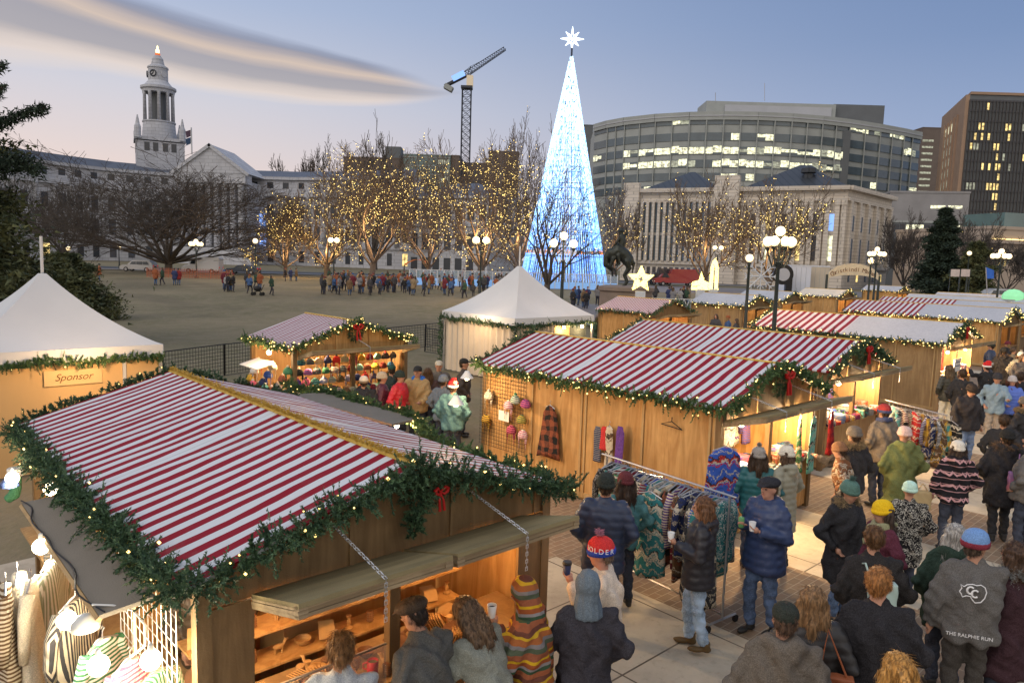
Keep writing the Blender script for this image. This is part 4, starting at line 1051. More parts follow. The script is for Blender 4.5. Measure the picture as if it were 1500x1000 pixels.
def conifer(label, px, D, ytop, wpx, seed, m, ybot=None, tiers=26, dens=1.0, leaf=.16, droop=.25, shape=1.0, low=.06, name='conifer_tree', xy=None, H=None, Wm=None):
    x, y = xy if xy else (aty(px, 400, D).x, D)
    z = gz(x, y); H = H or aty(px, ytop, D).z-z; Wm = Wm or wpx*D/F/2
    t = thing(name, label, 'tree', (x, y, z), 0); rg = random.Random(seed); rng = np.random.default_rng(seed)
    S = []; cl = []
    for i in range(tiers):
        f = low+(1-low)*(i+rg.random()*.6)/tiers; zz = H*f; rad = Wm*(1-f)**shape*(.75+.5*rg.random())+.15
        for k in range(rg.randint(4, 7)):
            a = rg.random()*6.28; L = rad*(.7+.4*rg.random()); p = Vector((0, 0, zz)); d = Vector((math.cos(a), math.sin(a), .15-.1*rg.random())); q = p
            for s in range(4):
                d.z -= droop*.25*rg.random(); nq = q+d*L/4; S.append(tuple(q)+tuple(nq)+(.05*(1-s/4)+.01, .05*(1-(s+1)/4)+.008)); q = nq
                if s > 0: cl += [(tuple(q), L*.16)]*3
    V, Fc = prisms([(0, 0, 0, 0, 0, H*.5, .02*H, .012*H), (0, 0, H*.5, 0, 0, H, .012*H, .01)], 8); np_mesh('trunk', V, Fc, M_bark2, t)
    V1, F1 = prisms(S, 3)
    cl_p = np.array([c[0] for c in cl]); cr_ = np.array([c[1] for c in cl]); nl = int(26*dens)
    q = cl_p[:, None, :]+rng.normal(size=(len(cl), nl, 3))*np.maximum(cr_, .15)[:, None, None]*np.array([1, 1, .55])
    q = q.reshape(-1, 3); nd = rng.normal(size=q.shape); nd[:, 2] = nd[:, 2]*.6-.1; nd /= np.linalg.norm(nd, axis=1)[:, None]
    sd = np.cross(nd, rng.normal(size=q.shape)); sd /= np.linalg.norm(sd, axis=1)[:, None]
    V = np.stack([q-sd*leaf*.22, q+sd*leaf*.22, q+nd*leaf*(.8+.5*rng.random((len(q), 1)))], 1).reshape(-1, 3); Fc = np.arange(len(V)).reshape(-1, 3)
    np_mesh('crown', V, Fc, m, t); np_mesh('branches', V1, F1, M_bark2, t)
    return t
conifer('dark pointed conifer left of the tan stone tower', 1378, 98, 306, 70, 3, M_fir, leaf=.5, dens=1.3, shape=.75)
conifer('smaller olive conifer right of the dark one', 1428, 92, 356, 62, 4, M_pine, leaf=.5, tiers=14, shape=.6)
conifer('tall pine cropped by the left edge with a long bare branch', 0, 30, 0, 0, 5, M_pine, xy=(-24.2, 30), H=13.0, Wm=5.0, leaf=.3, dens=2.2, tiers=34, shape=.8, droop=.5, name='pine_tree')
conifer('bushy olive pine behind the left tent', 95, 44, 372, 120, 6, M_pine, leaf=.22, dens=1.6, tiers=16, shape=.5, low=.02, name='pine_tree')
# long reaching bough of the pine, separate silhouette against the sky: part of the same tree
pt_ = [o for o in C.objects if o.name.startswith('pine_tree')][0]
rng = np.random.default_rng(9)
def bough(pxs, D=30, leaf=.22, n=1500, sp=.22):
    P = [np.array(aty(px, py, D)-pt_.location) for px, py in pxs]; pts, _ = path_pts(P, .06)
    i = rng.integers(0, len(pts), n); f = 1-.6*i/len(pts)
    q = pts[i]+rng.normal(size=(n, 3))*sp*f[:, None]; nd = rng.normal(size=q.shape); nd[:, 0] += .6; nd /= np.linalg.norm(nd, axis=1)[:, None]
    sd = np.cross(nd, rng.normal(size=q.shape)); sd /= np.linalg.norm(sd, axis=1)[:, None]
    V = np.stack([q-sd*leaf*.16, q+sd*leaf*.16, q+nd*leaf], 1).reshape(-1, 3); o = np_mesh('bough_needles', V, np.arange(len(V)).reshape(-1, 3), M_fir, pt_)
    MB().tube([Vector(p) for p in P], [.09-.07*k/len(P) for k in range(len(P))], 5).build('bough', M_bark2, pt_)
bough([(-60, 215), (-10, 185), (20, 172), (48, 163), (68, 158)]); bough([(-60, 110), (-20, 105), (5, 96)], n=700); bough([(-60, 160), (-10, 140), (4, 128)], n=700)
bough([(-60, 260), (-5, 245), (30, 238), (55, 250)], n=2200, sp=.4)
# ------------------------------------------------------------------ LED cone tree
Dx = 107; cx_ = aty(825.5, 400, Dx).x; gx = gz(cx_, Dx)
led = thing('light_cone', 'tall cone tree of white and blue light strings with an amber ring near its foot', 'light tree', (cx_, Dx, gx))
ztop = aty(826, 82, Dx).z-gx; RB = 62*Dx/F
def cone_r(z): return RB*(1-z/ztop)*1.02+.12
M_ledw = mat('led_white', (.8, .9, 1), emit=(.52, .80, 1.0), es=1.25, var=0); M_ledb = mat('led_blue', (.2, .4, 1), emit=(.06, .27, 1.0), es=.95, var=0); M_leds = mat('led_pale_blue', (.5, .7, 1), emit=(.22, .52, 1.0), es=.95, var=0)
M_frame_d = mat('cone_frame', (.04, .05, .08), .5)
rng = np.random.default_rng(77)
def led_pts(n, z0, z1):
    z = z0+(z1-z0)*(1-np.sqrt(1-rng.random(n)*(1-((ztop-z1)/(ztop-z0))**2)))*1.0 if False else ztop-(ztop-z0)*np.sqrt(rng.random(n)*(1-((ztop-z1)/(ztop-z0))**2)+((ztop-z1)/(ztop-z0))**2)
    k = np.floor(rng.random(n)*96)/96*2*np.pi; return z, k
def led_mesh(nm, z, a, L, w, m):
    r = RB*(1-z/ztop)*1.02+.12; x, y = np.cos(a)*r, np.sin(a)*r; S = np.stack([x, y, z, x*.995, y*.995, z+L, np.full(len(z), w), np.full(len(z), w)], 1)
    V, Fc = prisms(S, 4); o = np_mesh(nm, V, Fc, m, led); o['kind'] = 'stuff'; return o
z, a = led_pts(22000, 5.0, ztop-.3); f = (z-5)/(ztop-5); r_ = rng.random(len(z)); pw = np.clip(.04+1.1*f**1.35, 0, .95)
sel = r_ < pw
clump = np.sin(a*23+z*1.7)*np.sin(z*2.3+a*5); keep = (clump > -.55-f*.8) | (f > .7)
led_mesh('white_light_strings', z[sel & keep], a[sel & keep], .24+.3*rng.random((sel & keep).sum()), .032+.02*f[sel & keep].mean(), M_ledw)
s2 = ~sel & keep & (rng.random(len(z)) < .8); led_mesh('pale_light_strings', z[s2], a[s2], .25+.3*rng.random(s2.sum()), .035, M_leds)
s3 = ~sel & keep & ~s2; led_mesh('blue_light_strings', z[s3], a[s3], .25+.3*rng.random(s3.sum()), .038, M_ledb)
z, a = led_pts(5200, .5, 4.3); q = rng.random(len(z)) < .55; led_mesh('white_skirt_lights', z[q], a[q], .3+0*z[q], .045, M_leds); led_mesh('blue_skirt_lights', z[~q], a[~q], .3+0*z[~q], .045, M_ledb)
b = MB()
for k in range(24):
    t_ = 2*math.pi*k/24; b.tube([(math.cos(t_)*(RB+.15), math.sin(t_)*(RB+.15), 0), (0, 0, ztop)], .05, 4)
b.build('cone_rib', M_frame_d, led)['kind'] = 'stuff'
b = MB()
for z_ in [.6, 4.2, 5.3]+list(np.linspace(7.5, ztop-2, 11)):
    b.tube([(math.cos(t_)*cone_r(z_), math.sin(t_)*cone_r(z_), z_) for t_ in np.linspace(0, 2*math.pi, 41)], .06, 4)
b.build('cone_ring', M_frame_d, led)['kind'] = 'stuff'
b = MB()
for k in range(60):
    t_ = rng.random()*6.28; z_ = 4.3+rng.random()*.9; b.ell((math.cos(t_)*cone_r(z_), math.sin(t_)*cone_r(z_), z_), .07, 5, 4)
b.build('amber_ring_lights', mat('amber_led', (1, .3, .05), emit=(1, .28, .06), es=.9, var=0), led)['kind'] = 'stuff'
MB().tube([(0, 0, ztop-.6), (0, 0, ztop+1.1)], .14, 6).build('star_mast', M_frame_d, led)
st = MB(); zc_ = aty(826, 57, Dx).z-gx; Ro, Ri = 1.65, .42
for k in range(8):
    t0 = math.pi/2+2*math.pi*k/8; ro = Ro if k % 2 == 0 else Ro*.8; tip = Vector((ro*math.cos(t0), 0, zc_+ro*math.sin(t0)))
    for s in (-1, 1):
        t1 = t0+s*math.pi/8; i_ = Vector((Ri*math.cos(t1), 0, zc_+Ri*math.sin(t1)))
        for yy in (-.25, .25): st.tube([tip, i_+Vector((0, yy, 0))], .04, 4); 
        st.tube([i_, Vector((0, 0, zc_))], .02, 4)
st.build('star', mat('star_led', (.9, .95, 1), emit=(.85, .95, 1.0), es=1.5, var=0), led)
point((0, 0, 3), 2500, (.3, .55, 1), 2.5, led, 'cone_glow'); point((0, 0, 12), 1800, (.6, .8, 1), 2, led, 'cone_glow')
# ------------------------------------------------------------------ lamps
M_iron = mat('green_black_iron', (.02, .03, .028), .45, .1, spec=.5)
M_globe = mat('lit_globe', (1, .95, .8), emit=(1, .74, .38), es=1.35, var=0)
def lamp(label, px, py, n=5, Hl=5.5, D=None, gs=.17, power=150, span=.55):
    hy = 380+(px-750)*.0298
    D = D or (Hl-CH)*F/(hy-py); P = aty(px, py, D); z = gz(P.x, P.y); t = thing('street_lamp', label, 'street lamp', (P.x, P.y, z), 0, 'old fashioned globe street lamps'); h = P.z-z
    sh = h-.9 if n > 1 else h-.25
    MB().lathe([(.24, 0), (.24, .12), (.17, .2), (.15, .7), (.1, .85), (.075, sh*.6), (.06, sh-.1), (.09, sh-.05), (.09, sh)], n=12).build('post', M_iron, t, True)
    pts = []
    if n == 1: pts = [(0, h)]
    else:
        k = n if n < 4 else 4
        if n == 2: pts = [(-span, h), (span, h)]
        elif n == 3: pts = [(-span, h-.22), (span, h-.22), (0, h+.1)]
        else: pts = [(-span*1.35, h-.22), (-span*.62, h-.2), (span*.62, h-.2), (span*1.35, h-.22), (0, h+.15)]
    b = MB()
    for x, z_ in pts:
        zb = z_-gs-.06
        if abs(x) > .01: b.tube([(0, 0, sh-.05), (x*.5, 0, sh-.2), (x*.9, 0, zb-.22), (x, 0, zb)], .035, 5)
        else: b.tube([(0, 0, sh-.05), (0, 0, zb)], .045, 6)
        b.lathe([(.02, -.1), (.07, -.03), (.085, .04)], (x, 0, zb), 8)
    b.build('arms', M_iron, t)
    for x, z_ in pts: MB().ell((x, 0, z_), gs, 14, 9).build('lamp_globe', M_globe, t, True)
    point((0, 0, h+.12), power*2.2, (1, .62, .28), gs*1.5, t)
    return t
lamp('large five globe street lamp above the market stalls', 1143, 345, 5, D=26, gs=.175, power=500, span=.31)
lamp('three globe street lamp behind the white tent peak', 826, 349, 3, D=31, gs=.17, power=300, span=.42)
lamp('single globe lamp left of the snowflake ornament', 1098, 378, 1, D=36, gs=.19, power=60)
lamp('twin globe lamp at the crowd, under the thick lit tree', 705, 352, 2, D=62, gs=.3, power=400, span=.45)
lamp('twin globe lamp on the lawn edge, left of the tallest lit tree', 489, 352, 2, D=76, gs=.28, power=400, span=.34)
lamp('single globe lamp beside the blue lit window', 374, 353, 1, D=86, gs=.3, power=200)
lamp('cluster lamp under the huge bare tree', 287, 355, 5, D=94, gs=.27, power=250, span=.5)
lamp('single globe lamp near the left pine', 100, 364, 1, D=105, gs=.3, power=80)
lamp('five globe street lamp at the corner of the limestone building', 1285, 368, 5, D=58, gs=.19, power=180, span=.42)
lamp('lower single globe lamp at the corner of the limestone building', 1276, 382, 1, D=60, gs=.24, power=60)
lamp('five globe street lamp in front of the tan cornice building', 1467, 371, 5, D=56, gs=.2, power=180, span=.45)
lamp('small far lamp in front of the olive conifer', 1420, 371, 1, D=85, gs=.25, power=40)
lamp('far twin lamp between the star ornament and stone building', 1052, 363, 2, D=86, gs=.24, power=80, span=.4)
lamp('far white lamp at the foot of the civic building', 174, 363, 1, D=120, gs=.32, power=60)
# ------------------------------------------------------------------ pyramid tents
M_tent = mat('tent_canvas', (.58, .585, .59), .75, .07, .8, .15, 12)
M_curt = mat('white_curtain', (.62, .52, .40), .8, .1, 2)
def tent(label, c, h, z0, z1, rz, sag=.38, wall=True):
    """square tent, half width h, eave z0, peak z1"""
    t = thing('pyramid_tent', label, 'tent', c, rz); n = 16; V = []; Fc = []
    for s in range(4):
        a = math.pi/2*s; o = len(V)
        for i in range(n+1):
            f = i/n; rr = h*(1-f)+.06*f; z = z0+(z1-z0)*(f*(1-sag)+sag*f**2.3)
            for j in range(9):
                u_ = -1+2*j/8; x, y = rr, rr*u_; zz = z-.10*(1-u_*u_)*math.sin(math.pi*min(1, f*1.1))*.8
                V.append((x*math.cos(a)-y*math.sin(a), x*math.sin(a)+y*math.cos(a), zz))
        Fc += [(o+i*9+j, o+i*9+j+1, o+(i+1)*9+j+1, o+(i+1)*9+j) for i in range(n) for j in range(8)]
    np_mesh('roof', V, Fc, M_tent, t, True)
    b = MB()
    for s in range(4):
        a = math.pi/2*s; q = [Vector((h+.01, -h, z0+.01)), Vector((h+.01, h, z0+.01)), Vector((h+.03, h, z0-.24)), Vector((h+.03, -h, z0-.24))]
        b.slab([Matrix.Rotation(a, 3, 'Z') @ p for p in q], -.01)
    b.build('valance', M_tent, t)
    for s in range(4):
        a = math.pi/2*s+math.pi/4; q = h*1.38; MB().tube([(q*math.cos(a), q*math.sin(a), 0), (q*math.cos(a), q*math.sin(a), z0)], .04, 8).build('leg', M_pole, t)
    MB().tube([(0, 0, z1-.3), (0, 0, z1+.75)], .03, 6).build('finial', M_tent, t)
    return t

def text(name, body, size, m, parent, M, extrude=.004, align='CENTER', font_spacing=1.0, shear=0):
    c = bpy.data.curves.new(name, 'FONT'); c.body = body; c.size = size; c.extrude = extrude; c.align_x = align; c.align_y = 'CENTER'; c.space_character = font_spacing; c.shear = shear
    o = bpy.data.objects.new(name, c); dg = bpy.context.evaluated_depsgraph_get(); C.objects.link(o); dg.update()
    me = bpy.data.meshes.new_from_object(o.evaluated_get(bpy.context.evaluated_depsgraph_get())); bpy.data.objects.remove(o)
    me.materials.clear(); o = link(name, me, parent, m); o.matrix_local = M; return o
def face_m(loc, rz, tilt=90):
    return Matrix.Translation(loc) @ Matrix.Rotation(rz, 4, 'Z') @ Matrix.Rotation(R(tilt), 4, 'X')
def gl_tent(t, h, z, label, seed, sides, q=.5, **k):
    M = Matrix.Translation(t.location) @ Matrix.Rotation(AZ, 4, 'Z')
    for i, s in enumerate(sides):
        P = {'F': [(-h, -h-.06), (h, -h-.06)], 'L': [(-h-.06, h), (-h-.06, -h)], 'R': [(h+.06, -h), (h+.06, h)]}[s]; n = 7; pts = []
        for j in range(n+1):
            f = j/n; pts.append((P[0][0]*(1-f)+P[1][0]*f, P[0][1]*(1-f)+P[1][1]*f, z-.07*abs(math.sin(f*math.pi*2.5))))
        garland(pts, 'pine garland under the '+{'F': 'front', 'L': 'left', 'R': 'right'}[s]+' hem of '+label, seed=seed+i, mtx=M, q=q, group='garlands on the tents', **k)
h1 = 1.75
tl = tent('big cropped pyramid tent at the left edge with a warm tan wall', (-7.15-1.413*h1, 14.9+.053*h1, 0), h1, 2.36, 3.74, AZ)
M_tanw = mat('tan_wall', (.62, .40, .18), .75, .08, 1.2, .1, 30)
MB().bb(-h1+.02, h1-.75, -h1+.06, -h1+.09, .05, 2.3).build('front_panel', M_tanw, tl)
MB().bb(h1-.68, h1-.05, -h1+.05, -h1+.08, .05, 2.3).build('front_panel', M_tanw, tl)
MB().bb(h1-.75, h1-.69, -h1+.03, -h1+.1, .05, 2.3).build('panel_frame', M_tent, tl)
for s in (0, 1): MB().tube([(-.25+.8*s, -h1+.03, 2.25), (-.15+.6*s, -h1+.02, 1.98)], .008, 4).build('cord', M_iron, tl)
sg = MB().bb(-.35, .62, -h1+.02, -h1+.045, 1.68, 1.97).build('sign_board', mat('sign_wood', (.66, .46, .22), .6, .05), tl)
text('lettering', 'Sponsor', .19, mat('sign_ink', (.2, .1, .04)), sg, face_m((.135, -h1+.014, 1.83), 0), shear=.35)
gl_tent(tl, h1, 2.18, 'the cropped left tent', 100, 'F', q=.7, lit=1, rad=.15, bulbs=2)
point((.2, -h1-.9, 2.3), 60, parent=tl, r=.1)
h2 = 2.05
tm = tent('white pyramid tent with curtained side in the centre of the market', (.2, 28.0, 0), h2, 2.3, 4.08, AZ)
b = MB()  # curtain on the left face, gathered
for i in range(60):
    y0, y1 = -h2+.1+(2*h2-.2)*i/60, -h2+.1+(2*h2-.2)*(i+1)/60; x0, x1 = -h2+.08+.05*math.sin(i*1.3), -h2+.08+.05*math.sin((i+1)*1.3)
    b.add([(x0, y0, .05), (x1, y1, .05), (x1, y1, 2.2), (x0, y0, 2.2)], [(3, 2, 1, 0)])
b.build('side_curtain', M_curt, tm, True)
b = MB()
for i in range(34):
    x0, x1 = -h2+.1+1.9*i/34, -h2+.1+1.9*(i+1)/34; y0, y1 = -h2+.08+.06*math.sin(i*1.5), -h2+.08+.06*math.sin((i+1)*1.5); pz = 2.2
    b.add([(x0, y0, .05), (x1, y1, .05), (x1, y1, pz), (x0, y0, pz)], [(0, 1, 2, 3)])
b.build('front_curtain', M_curt, tm, True)
MB().bb(0, h2-.1, -h2+.3, -h2+.34, .05, 2.1).build('dark_panel', mat('tent_dark_panel', (.10, .12, .11), .8), tm)
MB().bb(.2, 1.0, -h2+.27, -h2+.295, 1.55, 1.95).build('sign_board', mat('sign_wood', (.66, .46, .22), .6, .05), tm)
gl_tent(tm, h2, 2.1, 'the central white tent', 110, 'FL', q=.4, rad=.17, bulbs=3)
for i, (x, y) in enumerate(((-h2, h2), (-h2, -h2))):
    garland([(x*1.02, y*1.02, 2.1), (x*1.02, y*1.02, .2)], 'pine garland down the '+('far left', 'near')[i]+' leg of the central white tent', seed=120+i, mtx=Matrix.Translation(tm.location) @ Matrix.Rotation(AZ, 4, 'Z'), q=.4, rad=.15, bulbs=0, group='garlands on the tents')
for i, xx in enumerate((.5, 1.5)):
    o = thing('hanging_bulb', None, None, (xx, -h2+.1, 1.9)); o.parent = tm; MB().ell((0, 0, 0), .06, 8, 6).build('bulb', M_bulbw, o); point((0, -.1, -.05), 25, parent=o)
point((-h2-.9, -.6, 2.3), 70, (1, .7, .4), .1, tm)  # light added outside the curtain to warm it, without a lamp body
# ------------------------------------------------------------------ farther stalls
def fb(label, px, py, L, roof, seed, ze=2.18, q=.18, gl='LF', lamp=120, Wd=3.3, wall=W_OR, lab='', **k):
    P = at(px, py, ze); t = booth(label, P.x, P.y, Wd, L, roof, wall=wall, lamp=lamp, detail=0, **k)
    t.location.z = 0
    if gl: eaves(t, seed, lab, gl, q=q, bulbs=7, rad=.2, br=.03)
    return t
fb('grey roofed stall behind the central stalls, a red bow on its gable', 1090, 448, 3.6, S_grey, 130, lab='the grey roofed stall behind the centre', wall=W_MID)
fb('farther grey roofed stall with its twin in front', 1147, 440, 3.6, S_grey, 135, lab='the farther grey roofed stall', wall=W_MID)
fb('cream roofed stall with a garland full of lights', 1229, 435, 3.6, S_cream, 140, lab='the cream roofed stall')
fb('grey roofed stall before the limestone corner', 1316, 427, 4.0, S_grey, 145, lab='the grey stall by the limestone corner')
fb('far striped stall with bright white front', 1402, 421, 4.0, S_mix2, 150, lab='the far striped stall')
fb('farthest striped stall under the blue flag', 1440, 419, 3.0, S_pink, 155, lab='the farthest striped stall', lamp=160)
b6 = booth('long stall partly striped, fifth in the row', 27.9, 40.0, 3.3, 8.0, S_mix2, wall=W_OR, lamp=120, detail=0)
eaves(b6, 160, 'the fifth stall in the row', 'LF', q=.18, bulbs=5, rad=.2, br=.03)
b7_ = booth('long grey roofed stall, sixth in the row', 34, 47.3, 3.3, 8.5, S_grey, wall=W_OR, lamp=120, detail=0)
b8_ = booth('last long grey roofed stall at the right edge', 40.5, 54, 3.3, 9, S_grey, wall=W_OR, lamp=120, detail=0)
# ------------------------------------------------------------------ fences
M_blk = mat('black_mesh', (.015, .015, .017), .5)
def mesh_fence(label, pts, h, m, step=2.6, wire=.12, r=.006, post=.03, name='mesh_fence', cat='fence', rails=(0, 1)):
    P = [Vector(p) for p in pts]; t = thing(name, label, cat, (P[0].x, P[0].y, gz(P[0].x, P[0].y)))
    b = MB()
    for a, c in zip(P[:-1], P[1:]):
        L = (c-a).length; n = max(1, round(L/step))
        for i in range(n+1):
            q = a.lerp(c, i/n); z = gz(q.x, q.y); q = Vector((q.x, q.y, z))-t.location; MB().tube([q, q+Vector((0, 0, h))], post, 6).build('post', m, t)
        k = int(L/wire)
        for i in range(k):
            q = a.lerp(c, (i+.5)/k); q = Vector((q.x, q.y, gz(q.x, q.y)))-t.location; b.tube([q+Vector((0, 0, .05)), q+Vector((0, 0, h))], r, 3, False)
        for j in range(int(h/wire)+1):
            rr = post*.6 if j in (0, int(h/wire)) else r; z = h*j/max(1, int(h/wire)) if rr > r else j*wire
            n2 = max(1, int(L/4)); q = [a.lerp(c, i/n2) for i in range(n2+1)]
            b.tube([Vector((w.x, w.y, gz(w.x, w.y)+z))-t.location for w in q], rr, 4, False)
    o = b.build('wire_mesh', m, t); return t
mesh_fence('low black mesh fence between the stalls and the brown lawn', [(-15, 17), (-12, 20.5), (-10.0, 25.3), (-4.2, 35.4), (-1.5, 40)], 1.1, M_blk, r=.008)
mesh_fence('black mesh fence beside the curtained tent', [(-1.5, 31), (-4.0, 33.5)], 1.1, M_blk, r=.008)
M_rail = mat('white_rail', (.55, .58, .62), .5); 
rk = thing('ice_rink_barrier', 'blue lit ice rink barrier of clear panels in front of the light cone', 'rink barrier', (aty(700, 400, 92).x, 92, gz(0, 92)))
b = MB(); x0, x1 = aty(600, 400, 92).x-rk.location.x, aty(905, 400, 92).x-rk.location.x
for i in range(31):
    x = x0+(x1-x0)*i/30; MB().bb(x-.06, x+.06, -.06, .06, 0, 1.9).build('post', M_rail, rk)
MB().bb(x0, x1, -.03, .03, 1.9, 1.98).build('rail', M_rail, rk); MB().bb(x0, x1, -.04, .04, .05, .9).build('board', mat('rink_board', (.25, .4, .6), .4, emit=(.15, .4, .9), es=.35), rk)  # blue light falling on the board is put in as a weak glow
MB().bb(x0, x1, -.01, .01, .905, 1.895).build('glass', mat('rink_glass', (.5, .65, .8), .1, 0, spec=.6, alpha=.25), rk)
ice = MB().add([(x0+rk.location.x, 92.2, gz(0, 93)+.04), (x1+rk.location.x, 92.2, gz(0, 93)+.04), (x1+rk.location.x+2, 101, gz(0, 101)+.07), (x0+rk.location.x-2, 101, gz(0, 101)+.07)], [(0, 1, 2, 3)]).build('ice_rink', mat('ice', (.55, .68, .8), .25, .05)); ice['kind'] = 'structure'
wf = thing('lattice_barrier', 'white lattice barrier around the star ornaments', 'fence', (aty(960, 400, 58).x, 58, gz(0, 58)))
b = MB(); x0, x1 = aty(890, 400, 58).x-wf.location.x, aty(1150, 400, 58).x-wf.location.x; n = 34
for i in range(n):
    a_, c_ = x0+(x1-x0)*i/n, x0+(x1-x0)*(i+1)/n
    b.tube([(a_, 0, .1), (c_, 0, 1.25)], .035, 4); b.tube([(c_, 0, .1), (a_, 0, 1.25)], .035, 4)
b.build('lattice', M_rail, wf); MB().bb(x0, x1, -.03, .03, 1.25, 1.32).build('rail', M_rail, wf)
rn = mesh_fence('orange plastic netting fence around the huge tree', [(aty(215, 400, 92).x, 92, 0), (aty(340, 400, 92).x, 92, 0)], 1.2, mat('orange_net', (.4, .13, .07), .8), wire=.2, r=.03, name='netting_fence')
# ------------------------------------------------------------------ remesh helper (one continuous skin from overlapping shapes)
def fuse(b, name, m, parent, voxel=.02, smooth=5, post=None, keep=False):
    me = bpy.data.meshes.new(name); me.from_pydata(b.v, [], b.f); me.update()
    o = bpy.data.objects.new(name, me); C.objects.link(o)
    r = o.modifiers.new('r', 'REMESH'); r.mode = 'VOXEL'; r.voxel_size = voxel
    if smooth: s = o.modifiers.new('s', 'SMOOTH'); s.factor = .5; s.iterations = smooth
    dg = bpy.context.evaluated_depsgraph_get(); me2 = bpy.data.meshes.new_from_object(o.evaluated_get(dg))
    bpy.data.objects.remove(o); bpy.data.meshes.remove(me)
    if post is not None:
        n = len(me2.vertices); V = np.empty(n*3, np.float32); N = np.empty(n*3, np.float32)
        me2.vertices.foreach_get('co', V); me2.vertex_normals.foreach_get('vector', N); V = V.reshape(-1, 3); N = N.reshape(-1, 3)
        V = V+N*post(V, N)[:, None]; me2.vertices.foreach_set('co', V.astype(np.float32).ravel()); me2.update()
    return link(name, me2, parent, m, True)
# ------------------------------------------------------------------ bronze rider on round stone plinth
Ds = 54; pz = aty(907, 418, Ds); 
pd = thing('round_plinth', 'round weathered stone plinth under the bronze rider', 'plinth', (aty(918, 400, Ds).x, Ds, gz(0, Ds)))
hz = pz.z-pd.location.z; MB().lathe([(2.1, 0), (2.1, .25), (1.95, .35), (1.9, hz-.45), (2.05, hz-.35), (2.05, hz-.1), (1.6, hz)], n=32).build('stone', mat('plinth_stone', (.22, .17, .14), .85, .2, 1.5), pd)
M_brz = mat('dark_bronze', (.045, .05, .045), .45, .3, 4, metal=.6)
sx = thing('bronze_rider_statue', 'dark bronze statue of a rider on a bucking horse', 'statue', (aty(907, 400, Ds).x, Ds, pd.location.z+hz-.05)); u_ = Ds/F
def sp(px, py, y=0): return Vector(((px-907)*u_, y, (418-py)*u_))
b = MB()
def cap(*pts, n=8):
    b.tube([p for p, r in pts], [r for p, r in pts], n)
    for p, r in (pts[0], pts[-1]): b.ell(p, r*.98, n, 6)
cap((sp(896, 372), .42), (sp(903, 366), .52), (sp(912, 372), .5), (sp(919, 380), .46))           # barrel
cap((sp(893, 370), .36), (sp(887, 378), .24), (sp(887, 388), .2)); cap((sp(887, 384), .22), (sp(892, 392), .15), (sp(896, 396), .1))  # neck down, head
for y, x1, x2 in ((-.3, 913, 917), (.3, 917, 921)): cap((sp(917, 382, y), .3), (sp(x1+6, 392, y), .17), (sp(x1, 402, y), .11), (sp(x2, 411, y), .09), (sp(x1, 417, y), .11))
for y, dx_ in ((-.25, 0), (.25, -4)): cap((sp(897, 378, y), .2), (sp(893+dx_, 390, y), .12), (sp(901+dx_, 396, y), .08), (sp(902+dx_, 403, y), .09))
cap((sp(922, 378), .1), (sp(928, 384), .12), (sp(926, 398), .06))                               # tail
cap((sp(908, 366), .26), (sp(909, 354), .3), (sp(908, 347), .26)); b.ell(sp(907, 341), (.2, .2, .24)); b.lathe([(.34, 0), (.36, .03), (.2, .06), (.19, .2), (.12, .24)], sp(907, 338.5), 12)
cap((sp(904, 349, -.25), .11), (sp(900, 356, -.3), .09), (sp(896, 362, -.1), .07)); cap((sp(911, 348, .25), .11), (sp(917, 341, .3), .09), (sp(915, 332, .3), .06))
for y in (-.42, .42): cap((sp(909, 366, y*.5), .2), (sp(903, 374, y), .15), (sp(906, 386, y), .1), (sp(902, 388, y), .08))
fuse(b, 'bronze_body', M_brz, sx, .05, 3)
# ------------------------------------------------------------------ light ornaments
M_yl = mat('yellow_string_light', (1, .85, .3), emit=(1, .80, .26), es=1.8, var=0)
def ornament(label, px, D, shape, hpx, ybase, cat='light ornament'):
    P = aty(px, ybase, D); t = thing('light_ornament', label, cat, (P.x, D, P.z)); s = D/F; b = MB(); rng = np.random.default_rng(px)
    MB().bb(-.3, .3, -.2, .2, gz(0, D)-P.z, .02).build('stand', M_rail, t)
    def fill(poly, n):
        xs = [p[0] for p in poly]; zs = [p[1] for p in poly]; k = 0; out = []
        while k < n:
            x, z = rng.uniform(min(xs), max(xs)), rng.uniform(min(zs), max(zs)); c = False
            for i in range(len(poly)):
                (xa, za), (xb, zb_) = poly[i], poly[i-1]
                if (za > z) != (zb_ > z) and x < (xb-xa)*(z-za)/(zb_-za)+xa: c = not c
            if c and not (shape == 'star' and (x*x+(z-cz)**2)**.5 < ri*.42): out.append((x, rng.normal()*.1, z)); k += 1
        return out
    if shape == 'star':
        h = hpx*s; cz = h*.5; ro, ri = h*.54, h*.24; poly = [((ro if i % 2 == 0 else ri)*math.sin(math.pi*i/5), cz+(ro if i % 2 == 0 else ri)*math.cos(math.pi*i/5)) for i in range(10)]
    elif shape == 'arch': h = hpx*s; w = h*.13; poly = [(-w, 0), (-w*.9, h*.7), (-w*.5, h*.92), (0, h), (w*.5, h*.92), (w*.9, h*.7), (w, 0), (w*.35, 0), (w*.3, h*.7), (0, h*.84), (-w*.3, h*.7), (-w*.35, 0)]
    elif shape == 'lump': h = hpx*s; poly = [(-h*.5, 0), (-h*.45, h*.4), (-h*.1, h*.5), (0, h), (h*.15, h*.5), (h*.5, h*.35), (h*.4, 0)]
    V, Fc = bulbs_np(np.array(fill(poly, 420)), .05, rng); np_mesh('string_lights', V, Fc, M_yl, t)['kind'] = 'stuff'
    m_ = MB(); m_.tube([(x, 0, z) for x, z in poly+poly[:1]], .04, 4); m_.build('wire_frame', M_yl, t)
    return t
ornament('bright yellow light star with a dark centre by the bronze rider', 938, 48, 'star', 36, 427)
ornament('smaller yellow light star on a white stand', 1026, 56, 'lump', 26, 424)
